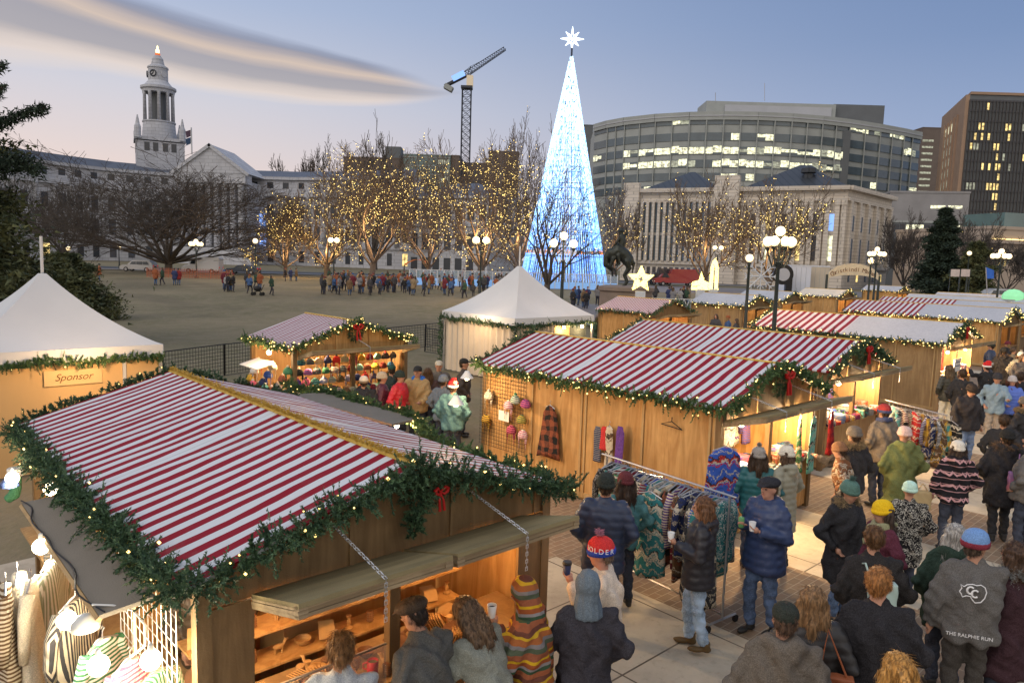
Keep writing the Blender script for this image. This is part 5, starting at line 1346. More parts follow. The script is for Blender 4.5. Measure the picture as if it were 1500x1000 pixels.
ornament('tall glowing yellow arch of lights beside the small star', 1045, 60, 'arch', 44, 424)
sf = thing('snowflake_ornament', 'grey unlit snowflake ornament left of the big lamp', 'snowflake ornament', (aty(1115, 400, 62).x, 62, aty(1115, 405, 62).z)); b = MB(); 
for k in range(8):
    a = math.pi*k/4; d = Vector((math.cos(a), 0, math.sin(a))); e = Vector((-d.z, 0, d.x)); b.tube([(0, 0, 0), d*1.35], .05, 4)
    for f in (.5, .8):
        for s in (-1, 1): b.tube([d*1.35*f, d*1.35*(f+.22)+e*s*.28], .04, 4)
b.build('snowflake_arms', M_rail, sf); MB().tube([(0, .05, -1.9), (0, .05, 0)], .05, 5).build('stand', M_iron, sf)
# arch sign
ar = thing('arch_sign', 'pale arched entrance sign on two posts before the limestone building', 'sign', (aty(1250, 400, 64).x, 64, gz(0, 64))); s = 64/F; w = 38*s
zt_ = aty(1250, 386, 64).z-ar.location.z
for e in (-1, 1): MB().bb(e*w-.08, e*w+.08, -.08, .08, 0, zt_-1.0).build('post', M_iron, ar)
vs = []; n = 16
for i in range(n+1):
    t_ = math.pi*i/n
    for rx, rz_ in ((w, 1.2), (w*.98, .45)): vs += [(-math.cos(t_)*rx, y, zt_-1.2+math.sin(t_)*rz_+(0 if rx == w else -.25)) for y in (-.06, .06)]
fs = []
for i in range(n):
    a = 4*i; fs += [(a, a+4, a+6, a+2), (a+1, a+3, a+7, a+5), (a, a+1, a+5, a+4), (a+2, a+6, a+7, a+3)]
bd = MB().add(vs, fs).build('arched_board', mat('sign_cream', (.5, .45, .34), .6), ar)
wd = 'Christkindl Market'
for i, chh in enumerate(wd):
    if chh == ' ': continue
    f = (i+.5)/len(wd); t_ = math.pi*(.14+.72*f); text('lettering', chh, .52, M_stone3 if 0 else mat('sign_brown', (.15, .08, .05)), ar, Matrix.Translation((-math.cos(t_)*w*.93, -.08, zt_-1.35+math.sin(t_)*.83)) @ Matrix.Rotation(R(26)*(1-2*f)*-1*-1, 4, 'Y').inverted() @ Matrix.Rotation(R(90), 4, 'X'))
# generator trailers
def trailer(label, x0, x1, y0, y1, D, m):
    p0, p1 = aty(x0, y0, D), aty(x1, y1, D); z = gz(0, D); t = thing('box_trailer', label, 'trailer', ((p0.x+p1.x)/2, D, z)); w = (p1.x-p0.x)/2; h = p0.z-z
    MB().bb(-w, w, 0, 4, .7, h).build('body', m, t); MB().bb(-w-.02, w+.02, -.03, .1, h-.12, h+.02).build('top_trim', M_rail, t)
    for e in (-.7, .7):
        q = MB(); q.tube([(w*e, .0, .45), (w*e, .4, .45)], .45, 14); q.build('wheel', M_blk, t)
    for e in (-.5, 0, .5): MB().bb(w*e-.01, w*e+.01, -.012, .001, .8, h-.2).build('panel_seam', M_conc, t)
    return t
trailer('white box trailer behind the big lamp', 1160, 1187, 388, 415, 70, mat('trailer_white', (.6, .63, .7), .5, .08, 1))
trailer('beige box trailer beside the arched sign', 1188, 1214, 389, 415, 71, mat('trailer_beige', (.5, .44, .35), .5, .08, 1))
tk = thing('spare_wheel_rack', 'upright spare wheel on a dark frame left of the white trailer', 'wheel rack', (aty(1147, 400, 69).x, 69, gz(0, 69))); zz = aty(1147, 402, 69).z-tk.location.z
MB().tube([(0, -.15, zz), (0, .15, zz)], .95, 24).build('tyre', M_blk, tk); MB().tube([(0, -.17, zz), (0, .0, zz)], .6, 20).build('rim', M_litb if 0 else M_lightp, tk); MB().bb(.3, .9, -.1, .3, 0, 3.2).build('frame', M_blk, tk)
# cars
M_tyre = mat('tyre', (.02, .02, .02), .8); M_cg = mat('car_glass', (.03, .04, .05), .1, 0, spec=.8); M_rim = mat('rim', (.4, .4, .42), .35, metal=.7)
def car(label, px, py, D, col, kind='minivan', rz=0, Lc=4.9, name='parked_car', cat='car', lights=True):
    P = aty(px, py, D); z = gz(P.x, D)+.08; t = thing(name, label, cat, (P.x, D, z), rz); m = mat('paint_%d_%d' % (px, D), col, .25, .03, spec=.6)
    prof = {'minivan': ([(-.5, .35), (-.5, .75), (-.42, .95), (-.27, 1.02), (-.14, 1.55), (-.02, 1.7), (.38, 1.68), (.47, 1.25), (.5, .95), (.5, .35)], 1.85),
            'van': ([(-.5, .4), (-.5, .85), (-.43, 1.15), (-.33, 1.3), (-.2, 2.1), (-.12, 2.35), (.48, 2.4), (.5, 2.2), (.5, .4)], 2.0),
            'car': ([(-.5, .35), (-.5, .7), (-.42, .88), (-.22, .95), (-.1, 1.38), (.15, 1.45), (.33, 1.1), (.48, 1.0), (.5, .7), (.5, .35)], 1.8),
            'truck': ([(-.5, .5), (-.5, 1.1), (-.4, 1.3), (-.3, 1.9), (-.14, 1.95), (-.1, 2.7), (.5, 2.7), (.5, .5)], 2.2)}[kind]
    pf, w = prof; n = len(pf); vs = [(x*Lc, y*w/2*(1 if zz < 1.1 else .88), zz) for y in (-1, 1) for x, zz in pf]
    MB().add(vs, [tuple(range(n)), tuple(range(n, 2*n))[::-1]]+[(i, n+i, n+(i+1) % n, (i+1) % n) for i in range(n)]).build('body', m, t)
    hi = max(p[1] for p in pf); x0, x1 = (-.2, .4) if kind != 'van' else (-.28, -.12)
    wz0, wz1 = (1.05, 1.5) if kind in ('minivan',) else (1.35, 2.0) if kind in ('van', 'truck') else (.98, 1.3)
    if kind == 'truck': x0, x1 = -.36, -.16
    if kind == 'car': x0, x1 = -.14, .22
    k = 3 if kind == 'minivan' else 2 if kind == 'car' else 1
    for i in range(k):
        a_, c_ = x0+(x1-x0)*i/k+.008, x0+(x1-x0)*(i+1)/k-.008
        MB().add([(a_*Lc-(.0 if i else .0), -w/2*.985-.004, wz0), (c_*Lc, -w/2*.985-.004, wz0), (c_*Lc-(.06*Lc if i == k-1 and kind != 'van' else 0), -w/2*.9-.03, wz1), (a_*Lc+(.06*Lc if i == 0 else 0), -w/2*.9-.03, wz1)], [(0, 1, 2, 3)]).build('side_window', M_cg, t)
    for x in (-.31, .31):
        for y in (-w/2+.08, w/2-.08):
            wh = MB().tube([(x*Lc, y-.12, .34), (x*Lc, y+.12, .34)], .34, 14).build('wheel', M_tyre, t); MB().tube([(x*Lc, y-.13, .34), (x*Lc, y, .34)], .2, 12).build('rim', M_rim, wh)
    for y in (-.7, .7): MB().ell((-.5*Lc+.04, y*w/2, .72), (.06, .16, .1), 8, 6).build('headlight', M_litw if lights else M_lightp, t); MB().bb(.5*Lc-.02, .5*Lc+.02, y*w/2-.1, y*w/2+.1, .8, 1.0).build('tail_light', mat('tail_red', (.4, .02, .01), emit=(1, .05, .02), es=.4, var=0), t)
    return t
car('silver minivan parked beyond the lawn at the left', 204, 397, 110, (.5, .5, .5))
car('white cargo van parked behind the huge bare tree', 297, 391, 112, (.68, .7, .74), 'van', Lc=5.6, name='cargo_van', cat='van')
car('dark blue car parked right of the white van', 356, 394, 112, (.04, .06, .1), 'car')
car('dark red truck with lights on before the stone fins', 990, 400, 118, (.3, .03, .03), 'truck', Lc=7, name='parked_truck', cat='truck')
car('dark truck cab left of the red truck', 968, 399, 121, (.03, .03, .04), 'truck', Lc=4, name='parked_truck', cat='truck')
car('silver car at the far right street', 1458, 412, 88, (.4, .42, .45), 'minivan')
# orange canopy, flag, green dome, posters
oc = thing('orange_canopy', 'small orange curved canopy lit from inside behind the crowd', 'canopy', (aty(610, 400, 112).x, 112, 1)); vs = []; b = MB(); s = 112/F; w = 18*s
top = aty(610, 380, 112).z-1
b.add([(-w, y, top-.9) for y in (0, 3)]+[(x, y, top-.9+.9*math.cos(x/w*1.4)) for x in np.linspace(-w, w, 9) for y in (0, 3)]+[(w, y, top-.9) for y in (0, 3)], [(2*i, 2*i+1, 2*i+3, 2*i+2) for i in range(10)]); b.build('roof', mat('orange_canvas', (.45, .1, .02), emit=(1, .3, .08), es=.25), oc)  # light from inside is put into the canvas as a glow
for e in (-1, 1): MB().bb(e*w-.08, e*w+.08, -.05, .1, 0, top-.9).build('post', M_iron, oc)
bf = thing('feather_flag', 'blue feather flag above the far striped stalls', 'flag', (aty(1448, 400, 60).x, 60, 0)); s = 60/F; O = bf.location
MB().tube([(0, 0, 0), aty(1446, 430, 60)-O, aty(1444, 392, 60)-O], .04, 5).build('pole', M_pole, bf)
MB().slab([aty(1444, 391, 60)-O, aty(1446, 408, 60)-O, aty(1456, 408, 60)-O, aty(1456, 396, 60)-O], .03).build('cloth', mat('flag_blue', (.03, .12, .5), .7), bf)
gd = thing('green_dome', 'glowing pale green dome tent at the right', 'dome tent', (aty(1485, 430, 50).x, 50, 0)); zz = aty(1485, 432, 50).z
MB().ell((0, 0, zz-.2), (.7, .7, .6), 10, 7).build('dome', mat('green_glow', (.3, .7, .4), emit=(.3, .9, .4), es=.3), gd); MB().bb(-.7, .7, -.6, .6, 0, zz-.3).build('base', M_conc, gd)
for px, lb_ in ((1399, 'left'), (1414, 'right')):
    o = thing('notice_board', 'pale poster panel on a frame, the %s one of two before the olive conifer' % lb_, 'notice board', (aty(px, 400, 66).x, 66, gz(0, 66)), 0, 'poster panels by the conifer'); z1 = aty(px, 396, 66).z-o.location.z
    MB().bb(-.4, .4, -.02, .02, z1-.55, z1+.1).build('poster', mat('poster_pale', (.55, .48, .45), .6, .2, 4), o)
    for e in (-.42, .42): MB().bb(e-.02, e+.02, -.03, .03, 0, z1+.12).build('leg', M_iron, o)
# ------------------------------------------------------------------ people
def f_cloth(c, kind, c2=None):
    c2 = c2 or tuple(min(1, q*1.65+.018) for q in c)
    def fn(X, co):
        x, y, z = X.sep(co)
        if kind == 'serape':
            w = X.m('ADD', z, X.m('MULTIPLY', X.m('ABSOLUTE', X.m('SUBTRACT', X.m('FRACT', X.m('MULTIPLY', X.m('ADD', x, y), 3)), .5)), .06))
            f = X.m('FRACT', X.m('MULTIPLY', w, 2.6))
            return X.ramp(f, [(0, (.32, .09, .03)), (.1, (.60, .36, .02)), (.16, (.30, .10, .05)), (.3, (.09, .11, .07)), (.4, (.22, .20, .2)), (.48, (.36, .12, .04)), (.6, (.62, .38, .03)), (.66, (.16, .06, .04)), (.76, (.34, .11, .05)), (.86, (.05, .09, .05)), (.93, (.28, .25, .25))], 'CONSTANT')
        if kind == 'fair':
            a = X.m('FRACT', X.m('MULTIPLY', z, 5)); zz = X.m('ABSOLUTE', X.m('SUBTRACT', X.m('FRACT', X.m('MULTIPLY', X.m('ADD', x, X.m('MULTIPLY', y, .6)), 9)), .5))
            d = X.m('LESS_THAN', X.m('ABSOLUTE', X.m('SUBTRACT', X.m('ADD', a, X.m('MULTIPLY', zz, .5)), .55)), .09)
            v = X.m('LESS_THAN', X.m('FRACT', X.m('MULTIPLY', z, 10)), .12)
            return X.mix(v, X.mix(d, c, c2), tuple(q*.8 for q in c2))
        if kind == 'camo':
            n = X.noise(co, 16, 2, .5, 1.5); return X.ramp(n, [(0, c), (.46, c), (.5, c2), (.56, c)], 'CONSTANT')
        if kind == 'plaid':
            x = X.m('ADD', x, X.m('MULTIPLY', X.noise(co, 5, 3), .22)); z = X.m('ADD', z, X.m('MULTIPLY', X.noise(co, 4, 3), .2))
            a = X.m('LESS_THAN', X.m('FRACT', X.m('MULTIPLY', X.m('ADD', x, y), 5)), .5); b_ = X.m('LESS_THAN', X.m('FRACT', X.m('MULTIPLY', z, 5)), .5)
            return X.mix(X.m('MULTIPLY', X.m('ADD', a, b_), .5), c, c2)
        if kind == 'stripe':
            return X.mix(X.m('LESS_THAN', X.m('FRACT', X.m('ADD', X.m('MULTIPLY', z, 30), X.m('MULTIPLY', X.noise(co, 4, 2), 1.2))), .5), c, c2)
        if kind == 'stripev':
            return X.mix(X.m('LESS_THAN', X.m('FRACT', X.m('ADD', X.m('MULTIPLY', X.m('ADD', y, X.m('MULTIPLY', x, .9)), 42), X.m('MULTIPLY', X.noise(co, 2, 1), .8))), .5), c, c2)
        if kind == 'aztec':
            q = X.m('ADD', X.m('MULTIPLY', y, 4), X.m('MULTIPLY', x, 5)); zz = X.m('ABSOLUTE', X.m('SUBTRACT', X.m('FRACT', q), .5))
            f = X.m('FRACT', X.m('ADD', X.m('ADD', X.m('MULTIPLY', z, 3.3), X.m('MULTIPLY', X.m('SUBTRACT', X.noise(co, 7, 5, .7), .5), 1.3)), X.m('MULTIPLY', zz, .55)))
            return X.ramp(f, [(0, c), (.22, c2), (.3, c), (.36, (.5, .46, .38)), (.44, c2), (.52, (.03, .03, .03)), (.6, c), (.82, (.45, .4, .3)), (.88, c)], 'CONSTANT')
        n = X.noise(co, 150 if kind != 'denim' else 70, 3, .7); big = X.noise(co, 5, 3)
        cc = X.mix(X.smooth(n, .35, .7), c, c2 if kind != 'puffer' else tuple(q*1.2 for q in c))
        if kind == 'denim': cc = X.mix(X.smooth(big, .42, .62), cc, tuple(min(1, q*1.9) for q in c))
        return cc
    return fn
def cloth(c, kind='wool', c2=None):
    key = 'cloth_%s_%s_%s' % (kind, '_'.join('%.3f' % q for q in c), '' if c2 is None else '%.2f%.2f%.2f' % tuple(c2))
    return mat(key, fn=f_cloth(c, kind, c2), rough=.45 if kind == 'puffer' else .9, var=.1, scale=7, bump=.6 if kind != 'puffer' else .1, bscale=150, spec=.4 if kind == 'puffer' else .15, fold=0 if kind == 'puffer' else 7)
def skin(c=(.45, .24, .16)): return mat('skin_%.2f' % c[0], c, .5, .08, 20, .05)
def hairm(c): return mat('hair_%.3f_%.3f' % c[:2], fn=lambda X, co: X.mix(X.smooth(X.noise(X.comb(*[X.m('MULTIPLY', q, k) for q, k in zip(X.sep(co), (60, 60, 9))]), 1, 3), .35, .65), tuple(q*.45 for q in c), tuple(q*1.3 for q in c)), rough=.5, var=.1)
ARM = {'down': ((.275, -.03, 1.15), (.27, .05, .90), (.0, .02, -.1)), 'hold': ((.27, .0, 1.16), (.12, .25, 1.24), (-.05, .07, .04)), 'pocket': ((.31, -.07, 1.16), (.22, .08, 1.0), (-.03, .05, -.05)),
       'reach': ((.26, .18, 1.2), (.22, .42, 1.22), (0, .1, 0)), 'sip': ((.26, .1, 1.17), (.12, .22, 1.4), (-.04, .06, .05)), 'low': ((.27, .06, 1.14), (.16, .28, 1.05), (-.04, .08, 0)), 'up': ((.26, .2, 1.36), (.16, .38, 1.5), (-.02, .09, .05))}
def person(label, px, py, az, coat=(.03, .03, .035), kind='wool', c2=None, legs=(.03, .035, .05), H=1.75, hat=None, hc=(.05, .05, .05), hc2=None, pom=None, hair='short', hrc=(.06, .035, .02), L='pocket', Rr='pocket', hem=.82, bulk=1.0, lean=0,
           yaw=0, nod=0, walk=0, shoe=(.03, .03, .03), sk=(.45, .24, .16), fur=None, hood=False, scarf=None, vox=.02, parts=True, group=None, base=None, hipw=1.0, trk='wool', z=None, fine=True, hoodc=None, bag=None):
    s = H/1.75*1.03; rz = -R(az)
    U = Matrix.Translation((0, 0, .95)) @ Matrix.Rotation(-R(lean), 4, 'X') @ Matrix.Translation((0, 0, -.95))
    Hd = U @ Matrix.Translation((0, 0, 1.53)) @ Matrix.Rotation(-R(yaw), 4, 'Z') @ Matrix.Rotation(-R(nod), 4, 'X') @ Matrix.Translation((0, 0, -1.53))
    top = Matrix.Rotation(rz, 4, 'Z') @ (Hd @ Vector((0, 0, 1.76)))*s
    if base is None:
        q = at(px, py, top.z+(.04 if hat in ('beanie', 'hood', 'flat') else .02)); base = Vector((q.x-top.x, q.y-top.y, 0))
        if z is not None: base = z
    t = thing('person', label, 'person', base, rz, group, s)
    h = lambda x, y, zz: Hd @ Vector((x, y, zz)); u = lambda x, y, zz: U @ Vector((x, y, zz))
    M3 = Hd.to_3x3(); U3 = U.to_3x3()
    # body: one continuous skin
    b = MB()
    b.ell(h(0, 0, 1.655), (.077, .094, .098), 14, 10, M3); b.ell(h(0, .022, 1.59), (.058, .068, .07), 12, 8, M3); b.ell(h(0, .055, 1.555), (.03, .032, .026), 8, 6, M3)
    b.tube([h(0, .088, 1.655), h(0, .11, 1.622), h(0, .09, 1.613)], [.011, .017, .014], 6)
    for e in (-1, 1): b.ell(h(e*.077, 0, 1.63), (.012, .022, .034), 6, 5, M3); b.ell(h(e*.033, .078, 1.668), (.022, .014, .01), 6, 5, M3)
    b.tube([u(0, -.01, 1.38), h(0, 0, 1.58)], [.062, .055], 10)
    b.tube([u(0, 0, .9), u(0, 0, 1.1), u(0, 0, 1.3), u(0, -.01, 1.42)], [.13, .115, .14, .08], 10)
    arms = []
    for e, pose in ((-1, L), (1, Rr)):
        el, wr, hd = ARM[pose]; S0 = u(e*.175, -.01, 1.415); E0 = u(e*el[0], el[1], el[2]); W0 = u(e*wr[0], wr[1], wr[2]); D = (U3 @ Vector((e*hd[0], hd[1], hd[2]))).normalized()
        arms.append((S0, E0, W0, D)); b.tube([S0, E0, W0], [.045, .038, .027], 8)
        if vox < .03:
            side = D.cross(Vector((0, 0, 1))).normalized() if abs(D.z) < .9 else Vector((0, 1, 0)); nrm_ = D.cross(side)
            P = W0+D*.05; b.ell(P, (.035, .035, .038), 8, 6)
            for k in range(4):
                a = P+side*(-.03+.02*k)+D*.03; ln = (.06, .07, .066, .052)[k]; b.tube([a, a+D*ln*.5+nrm_*.006*e, a+D*ln*.8-nrm_*.022], [.011, .0105, .009], 5)
            a = P+side*(.03*-e); b.tube([a, a+D*.03+side*(.03*-e), a+D*.055+side*(.025*-e)], [.013, .012, .01], 5)
        else: b.ell(W0+D*.05, (.035, .035, .05), 6, 5)
    foot = []
    for e in (-1, 1):
        w = walk*e*.16; K = Vector((e*.095, .03+w*.7+.02*abs(walk), .49)); A = Vector((e*.1, w-.02, .09+(.06*abs(walk) if w < 0 else 0))); Hp = Vector((e*.085, 0, .92)); foot.append((Hp, K, A))
        b.tube([Hp, K, A], [.075, .05, .035], 8)
    fuse(b, 'body', skin(sk), t, .0125 if vox < .03 else .035, 3)
    if parts:
        e_ = MB()
        for e in (-1, 1): e_.ell(h(e*.031, .088, 1.648), (.012, .009, .007), 6, 4, M3)
        e_.build('eyes', mat('eye_dark', (.02, .015, .012), .3, 0), t); MB().ell(h(0, .083, 1.588), (.022, .012, .006), 8, 4, M3).build('mouth', mat('lips', (.30, .10, .08), .5, 0), t)
    # trousers & shoes
    b = MB()
    b.ell((0, 0, .93), (.165*hipw, .12, .12), 12, 8)
    for Hp, K, A in foot: b.tube([Hp, K, A+Vector((0, 0, .01))], [.098*hipw, .073*hipw, .062*hipw], 10)
    wr_ = lambda V, N: .007*np.sin(V[:, 2]*26+3*np.sin(V[:, 0]*22)+V[:, 1]*14)+.005*np.sin(V[:, 2]*61+V[:, 0]*30)
    fuse(b, 'trousers', cloth(legs, 'denim' if legs[2] > legs[0]*1.25 else 'wool'), t, vox*1.1, 3, wr_)
    for (Hp, K, A), e in zip(foot, (-1, 1)):
        b = MB(); q = A.copy(); b.tube([q+Vector((0, -.03, .05)), q+Vector((0, -.02, -.03))], [.05, .048], 8); b.ell(q+Vector((0, -.03, -.04)), (.045, .06, .04), 8, 5); b.ell(q+Vector((e*.01, .09, -.05)), (.046, .1, .036), 8, 5); fuse(b, 'shoe', mat('shoe_%.2f_%.2f' % shoe[:2], shoe, .5, .1), t, vox*.9, 2)
    # coat
    b = MB(); B = 1+(bulk-1)*.6; V = []; prof = []
    for zz, rx, ry in ((hem-.01, .2 if hem < .8 else .185, .155), (hem+.03, .215 if hem < .8 else .2, .165), (.95, .2, .152), (1.1, .185, .14), (1.25, .2, .15), (1.36, .195, .138), (1.43, .15, .105), (1.485, .085, .08)):
        prof.append((zz, rx*(1+(B-1)*1.0)+.0, ry*(1+(B-1)*1.3)))
    n = 18; vs = []; 
    for zz, rx, ry in prof:
        for k in range(n):
            a = 2*math.pi*k/n; p = Vector((rx*abs(math.cos(a))**.85*(1 if math.cos(a) > 0 else -1), ry*abs(math.sin(a))**.85*(1 if math.sin(a) > 0 else -1), zz)); vs.append((U @ p) if zz > .95 else p)
    fs = [(i*n+k, i*n+(k+1) % n, (i+1)*n+(k+1) % n, (i+1)*n+k) for i in range(len(prof)-1) for k in range(n)]+[tuple(range(n))[::-1], tuple(range((len(prof)-1)*n, len(prof)*n))]
    b.add(vs, fs)
    for S0, E0, W0, D in arms:
        b.ell(S0, .075*B, 8, 6); b.tube([S0, S0.lerp(E0, .5), E0, E0.lerp(W0, .5), W0+D*.005], [.076*B, .07*B, .064*B, .058*B, .048*B], 10); b.ell(E0, .064*B, 8, 6)
    b.tube([u(0, -.005, 1.42), u(0, .0, 1.535)], [.085, .068], 12)
    if hood:
        hc_ = MB() if hoodc else b
        hc_.tube([u(-.09, .03, 1.5), u(-.1, -.07, 1.5), u(0, -.13, 1.485), u(.1, -.07, 1.5), u(.09, .03, 1.5)], [.045, .055, .07, .055, .045], 8); hc_.ell(u(0, -.125, 1.43), (.11, .06, .09), 10, 6, U3)
        if hoodc: fuse(hc_, 'hood', cloth(hoodc), t, vox, 3)
    if kind == 'puffer':
        pf = lambda V, N: .012*np.abs(np.sin(V[:, 2]*math.pi/.085+.8*V[:, 1]*6))**.7-.005+.004*np.sin(V[:, 0]*40+V[:, 2]*55)*np.sin(V[:, 1]*47)
    else:
        pf = lambda V, N: .013*np.sin(V[:, 2]*17+4*np.sin(V[:, 0]*11)+3*np.sin(V[:, 1]*13))+.009*np.sin(V[:, 0]*34+V[:, 2]*9+2*np.sin(V[:, 2]*20))+.004*np.sin(V[:, 2]*52+V[:, 0]*41)
    cm = cloth(coat, kind, c2); fuse(b, 'coat', cm, t, vox, 4, pf)
    if fur:
        V_, F_, _ = garland_np([tuple(u(*p)) for p in ((-.1, .07, 1.5), (-.14, -.05, 1.52), (0, -.17, 1.5), (.14, -.05, 1.52), (.1, .07, 1.5))], np.random.default_rng(5), per_m=700, rad=.075, needles=10, nl=.03, nw=.0022); np_mesh('fur_trim', V_, F_, mat('fur_%.2f' % fur[0], fur, .9, .4, 30), t)
    if scarf: fuse(MB().tube([u(-.09, .02, 1.5), u(-.07, -.09, 1.53), (u(.07, -.09, 1.53)), u(.09, .03, 1.5), u(0, .1, 1.48), u(-.09, .02, 1.5)], .05, 8).tube([u(.05, .1, 1.48), u(.06, .15, 1.25)], [.05, .04], 8), 'scarf', cloth(scarf), t, vox, 3, lambda V, N: .006*np.sin(V[:, 2]*90+V[:, 0]*50))
    # hair
    hm = hairm(hrc); jit = lambda V, N: .006*np.sin(V[:, 0]*140+2*np.sin(V[:, 2]*30))+.004*np.sin(V[:, 1]*110+V[:, 2]*20)
    if hair and hat != 'hood':
        b = MB(); grow = -.004 if hat else .012
        b.ell(h(0, -.016, 1.672), (.083+grow, .094+grow, .094+grow), 14, 9, M3)
        if hair == 'short': b.ell(h(0, -.045, 1.62), (.07, .055, .07), 10, 7, M3); b.ell(h(0, .045, 1.735), (.058, .04, .022), 8, 5, M3) if not hat else None
        if hair in ('long', 'curly', 'pony'):
            for e in (-1, 0, 1): b.tube([h(e*.05, -.05, 1.69), h(e*.078, -.06+abs(e)*.03, 1.6), u(e*.085, -.10+abs(e)*.05, 1.47), u(e*.08, -.13+abs(e)*.05, 1.34 if hair == 'long' else 1.42)], [.05, .055, .055, .03 if hair == 'long' else .05], 8)
        if hair == 'curly':
            rr = random.Random(px)
            for _ in range(34): a = rr.random()*6.28; b.ell(h(math.cos(a)*.09, -.03+min(.03, math.sin(a)*.09), 1.50+rr.random()*.2), .035, 6, 5)
        if hair == 'bun': b.ell(h(0, -.11, 1.61), (.04, .035, .05), 8, 6, M3); b.tube([h(-.08, 0, 1.63), h(0, -.1, 1.60), h(.08, 0, 1.63)], .03, 6)
        if hair == 'pony': b.tube([h(0, -.1, 1.7), h(0, -.15, 1.63), u(0, -.16, 1.42)], [.03, .035, .02], 7)
        ho_ = fuse(b, 'hair', hm, t, min(vox, .016) if vox < .03 else .035, 2, jit)
        if vox < .03:
            me = ho_.data; nv = len(me.vertices); V_ = np.empty(nv*3, np.float32); N_ = np.empty(nv*3, np.float32); me.vertices.foreach_get('co', V_); me.vertex_normals.foreach_get('vector', N_); V_ = V_.reshape(-1, 3); N_ = N_.reshape(-1, 3)
            rn_ = np.random.default_rng(px); q = V_[rn_.integers(0, nv, 2600)]; q = q+rn_.normal(size=q.shape)*.004; nn_ = N_[rn_.integers(0, nv, 1)]*0
            d = rn_.normal(size=q.shape)*(.9 if hair == 'curly' else .22)+np.array([0, -.25, -1.0 if hair != 'short' else -.45]); up_ = q[:, 2:3] > 1.72; d = np.where(up_, d*np.array([1, 1, .2])+(q-np.array([0, -.02, 1.66]))*1.2, d); d /= np.linalg.norm(d, axis=1)[:, None]
            sd = np.cross(d, rn_.normal(size=q.shape)); sd /= np.linalg.norm(sd, axis=1)[:, None]; Ls = (.022 if hair == 'short' else .06)*(.5+rn_.random((len(q), 1)))
            np_mesh('loose_strands', np.stack([q-sd*.0016, q+sd*.0016, q+d*Ls], 1).reshape(-1, 3), np.arange(len(q)*3).reshape(-1, 3), hm, ho_)
    # hats
    if hat in ('beanie', 'santa'):
        hm_ = cloth(hc, 'wool') if hat == 'beanie' else cloth((.5, .02, .02)); pr = [(.099, 1.665), (.103, 1.69), (.1, 1.72), (.086, 1.76), (.06, 1.785), (.03, 1.797), (.001, 1.8)]
        vs = MB(); vs.lathe(pr, n=36, cap=False, sy=1.12, sx=.96); vs.v = [tuple(h(x*(1+.018*math.cos(18*math.atan2(y, x))), y*(1+.018*math.cos(18*math.atan2(y, x)))-.008, zz-.012-.10*min(0, y)*0)) for x, y, zz in vs.v]; hob = vs.build('hat', hm_, t, True)
        cf = MB(); cf.lathe([(.098, 1.652), (.106, 1.655), (.111, 1.675), (.11, 1.697), (.1, 1.702)], n=36, cap=False, sy=1.12, sx=.95); cf.v = [tuple(h(x, y-.008, zz-.016-.0*y)) for x, y, zz in cf.v]; cf.build('hat_cuff', cloth(hc2 or (hc if hat == 'beanie' else (.7, .68, .65))), hob, True)
        if pom or hat == 'santa':
            P0 = h(0, -.01, 1.815) if hat == 'beanie' else h(.07, -.1, 1.74); V_, F_, _ = garland_np([tuple(P0-Vector((0, 0, .01))), tuple(P0+Vector((0, 0, .012)))], np.random.default_rng(3), per_m=14000, rad=.042, needles=8, nl=.012, nw=.0016); np_mesh('pompom', V_, F_, mat('pom_%.2f%.2f' % (pom or (.7, .7))[:2], pom or (.7, .68, .65), .9, .2, 30), hob)
        if hat == 'santa': fuse(MB().tube([h(0, 0, 1.76), h(.04, -.05, 1.79), h(.07, -.1, 1.75)], [.07, .045, .02], 8), 'hat_tip', cloth((.5, .02, .02)), hob, .015, 2)
    if hat in ('cap', 'flat'):
        b = MB(); b.ell(h(0, -.005, 1.695 if hat == 'cap' else 1.705), (.094, .108, .078 if hat == 'cap' else .062) if hat == 'cap' else (.108, .135, .06), 16, 8, M3)
        b.ell(h(0, .125 if hat == 'cap' else .115, 1.69), (.068, .06, .012), 12, 6, M3 @ Matrix.Rotation(R(-12), 3, 'X')); fuse(b, 'hat', cloth(hc), t, .012 if vox < .03 else .03, 2)
    if hat == 'hood':
        b = MB(); b.ell(h(0, -.02, 1.675), (.105, .118, .125), 14, 9, M3); b.ell(h(0, -.03, 1.58), (.1, .1, .1), 12, 8, M3); b.tube([h(0, -.03, 1.58), u(0, -.03, 1.42)], [.1, .13], 12)
        ho = fuse(b, 'hood', cloth(hc, kind if kind == 'serape' else 'wool'), t, .016 if vox < .03 else .035, 3, lambda V, N: .004*np.sin(V[:, 0]*120)*(np.abs(N[:, 2]) < .8))
        bb = MB().ell(h(0, .075, 1.63), (.07, .05, .085), 10, 7, M3); 
    t['hands'] = [c for a in arms for c in tuple(a[2]+a[3]*.09)]
    return t
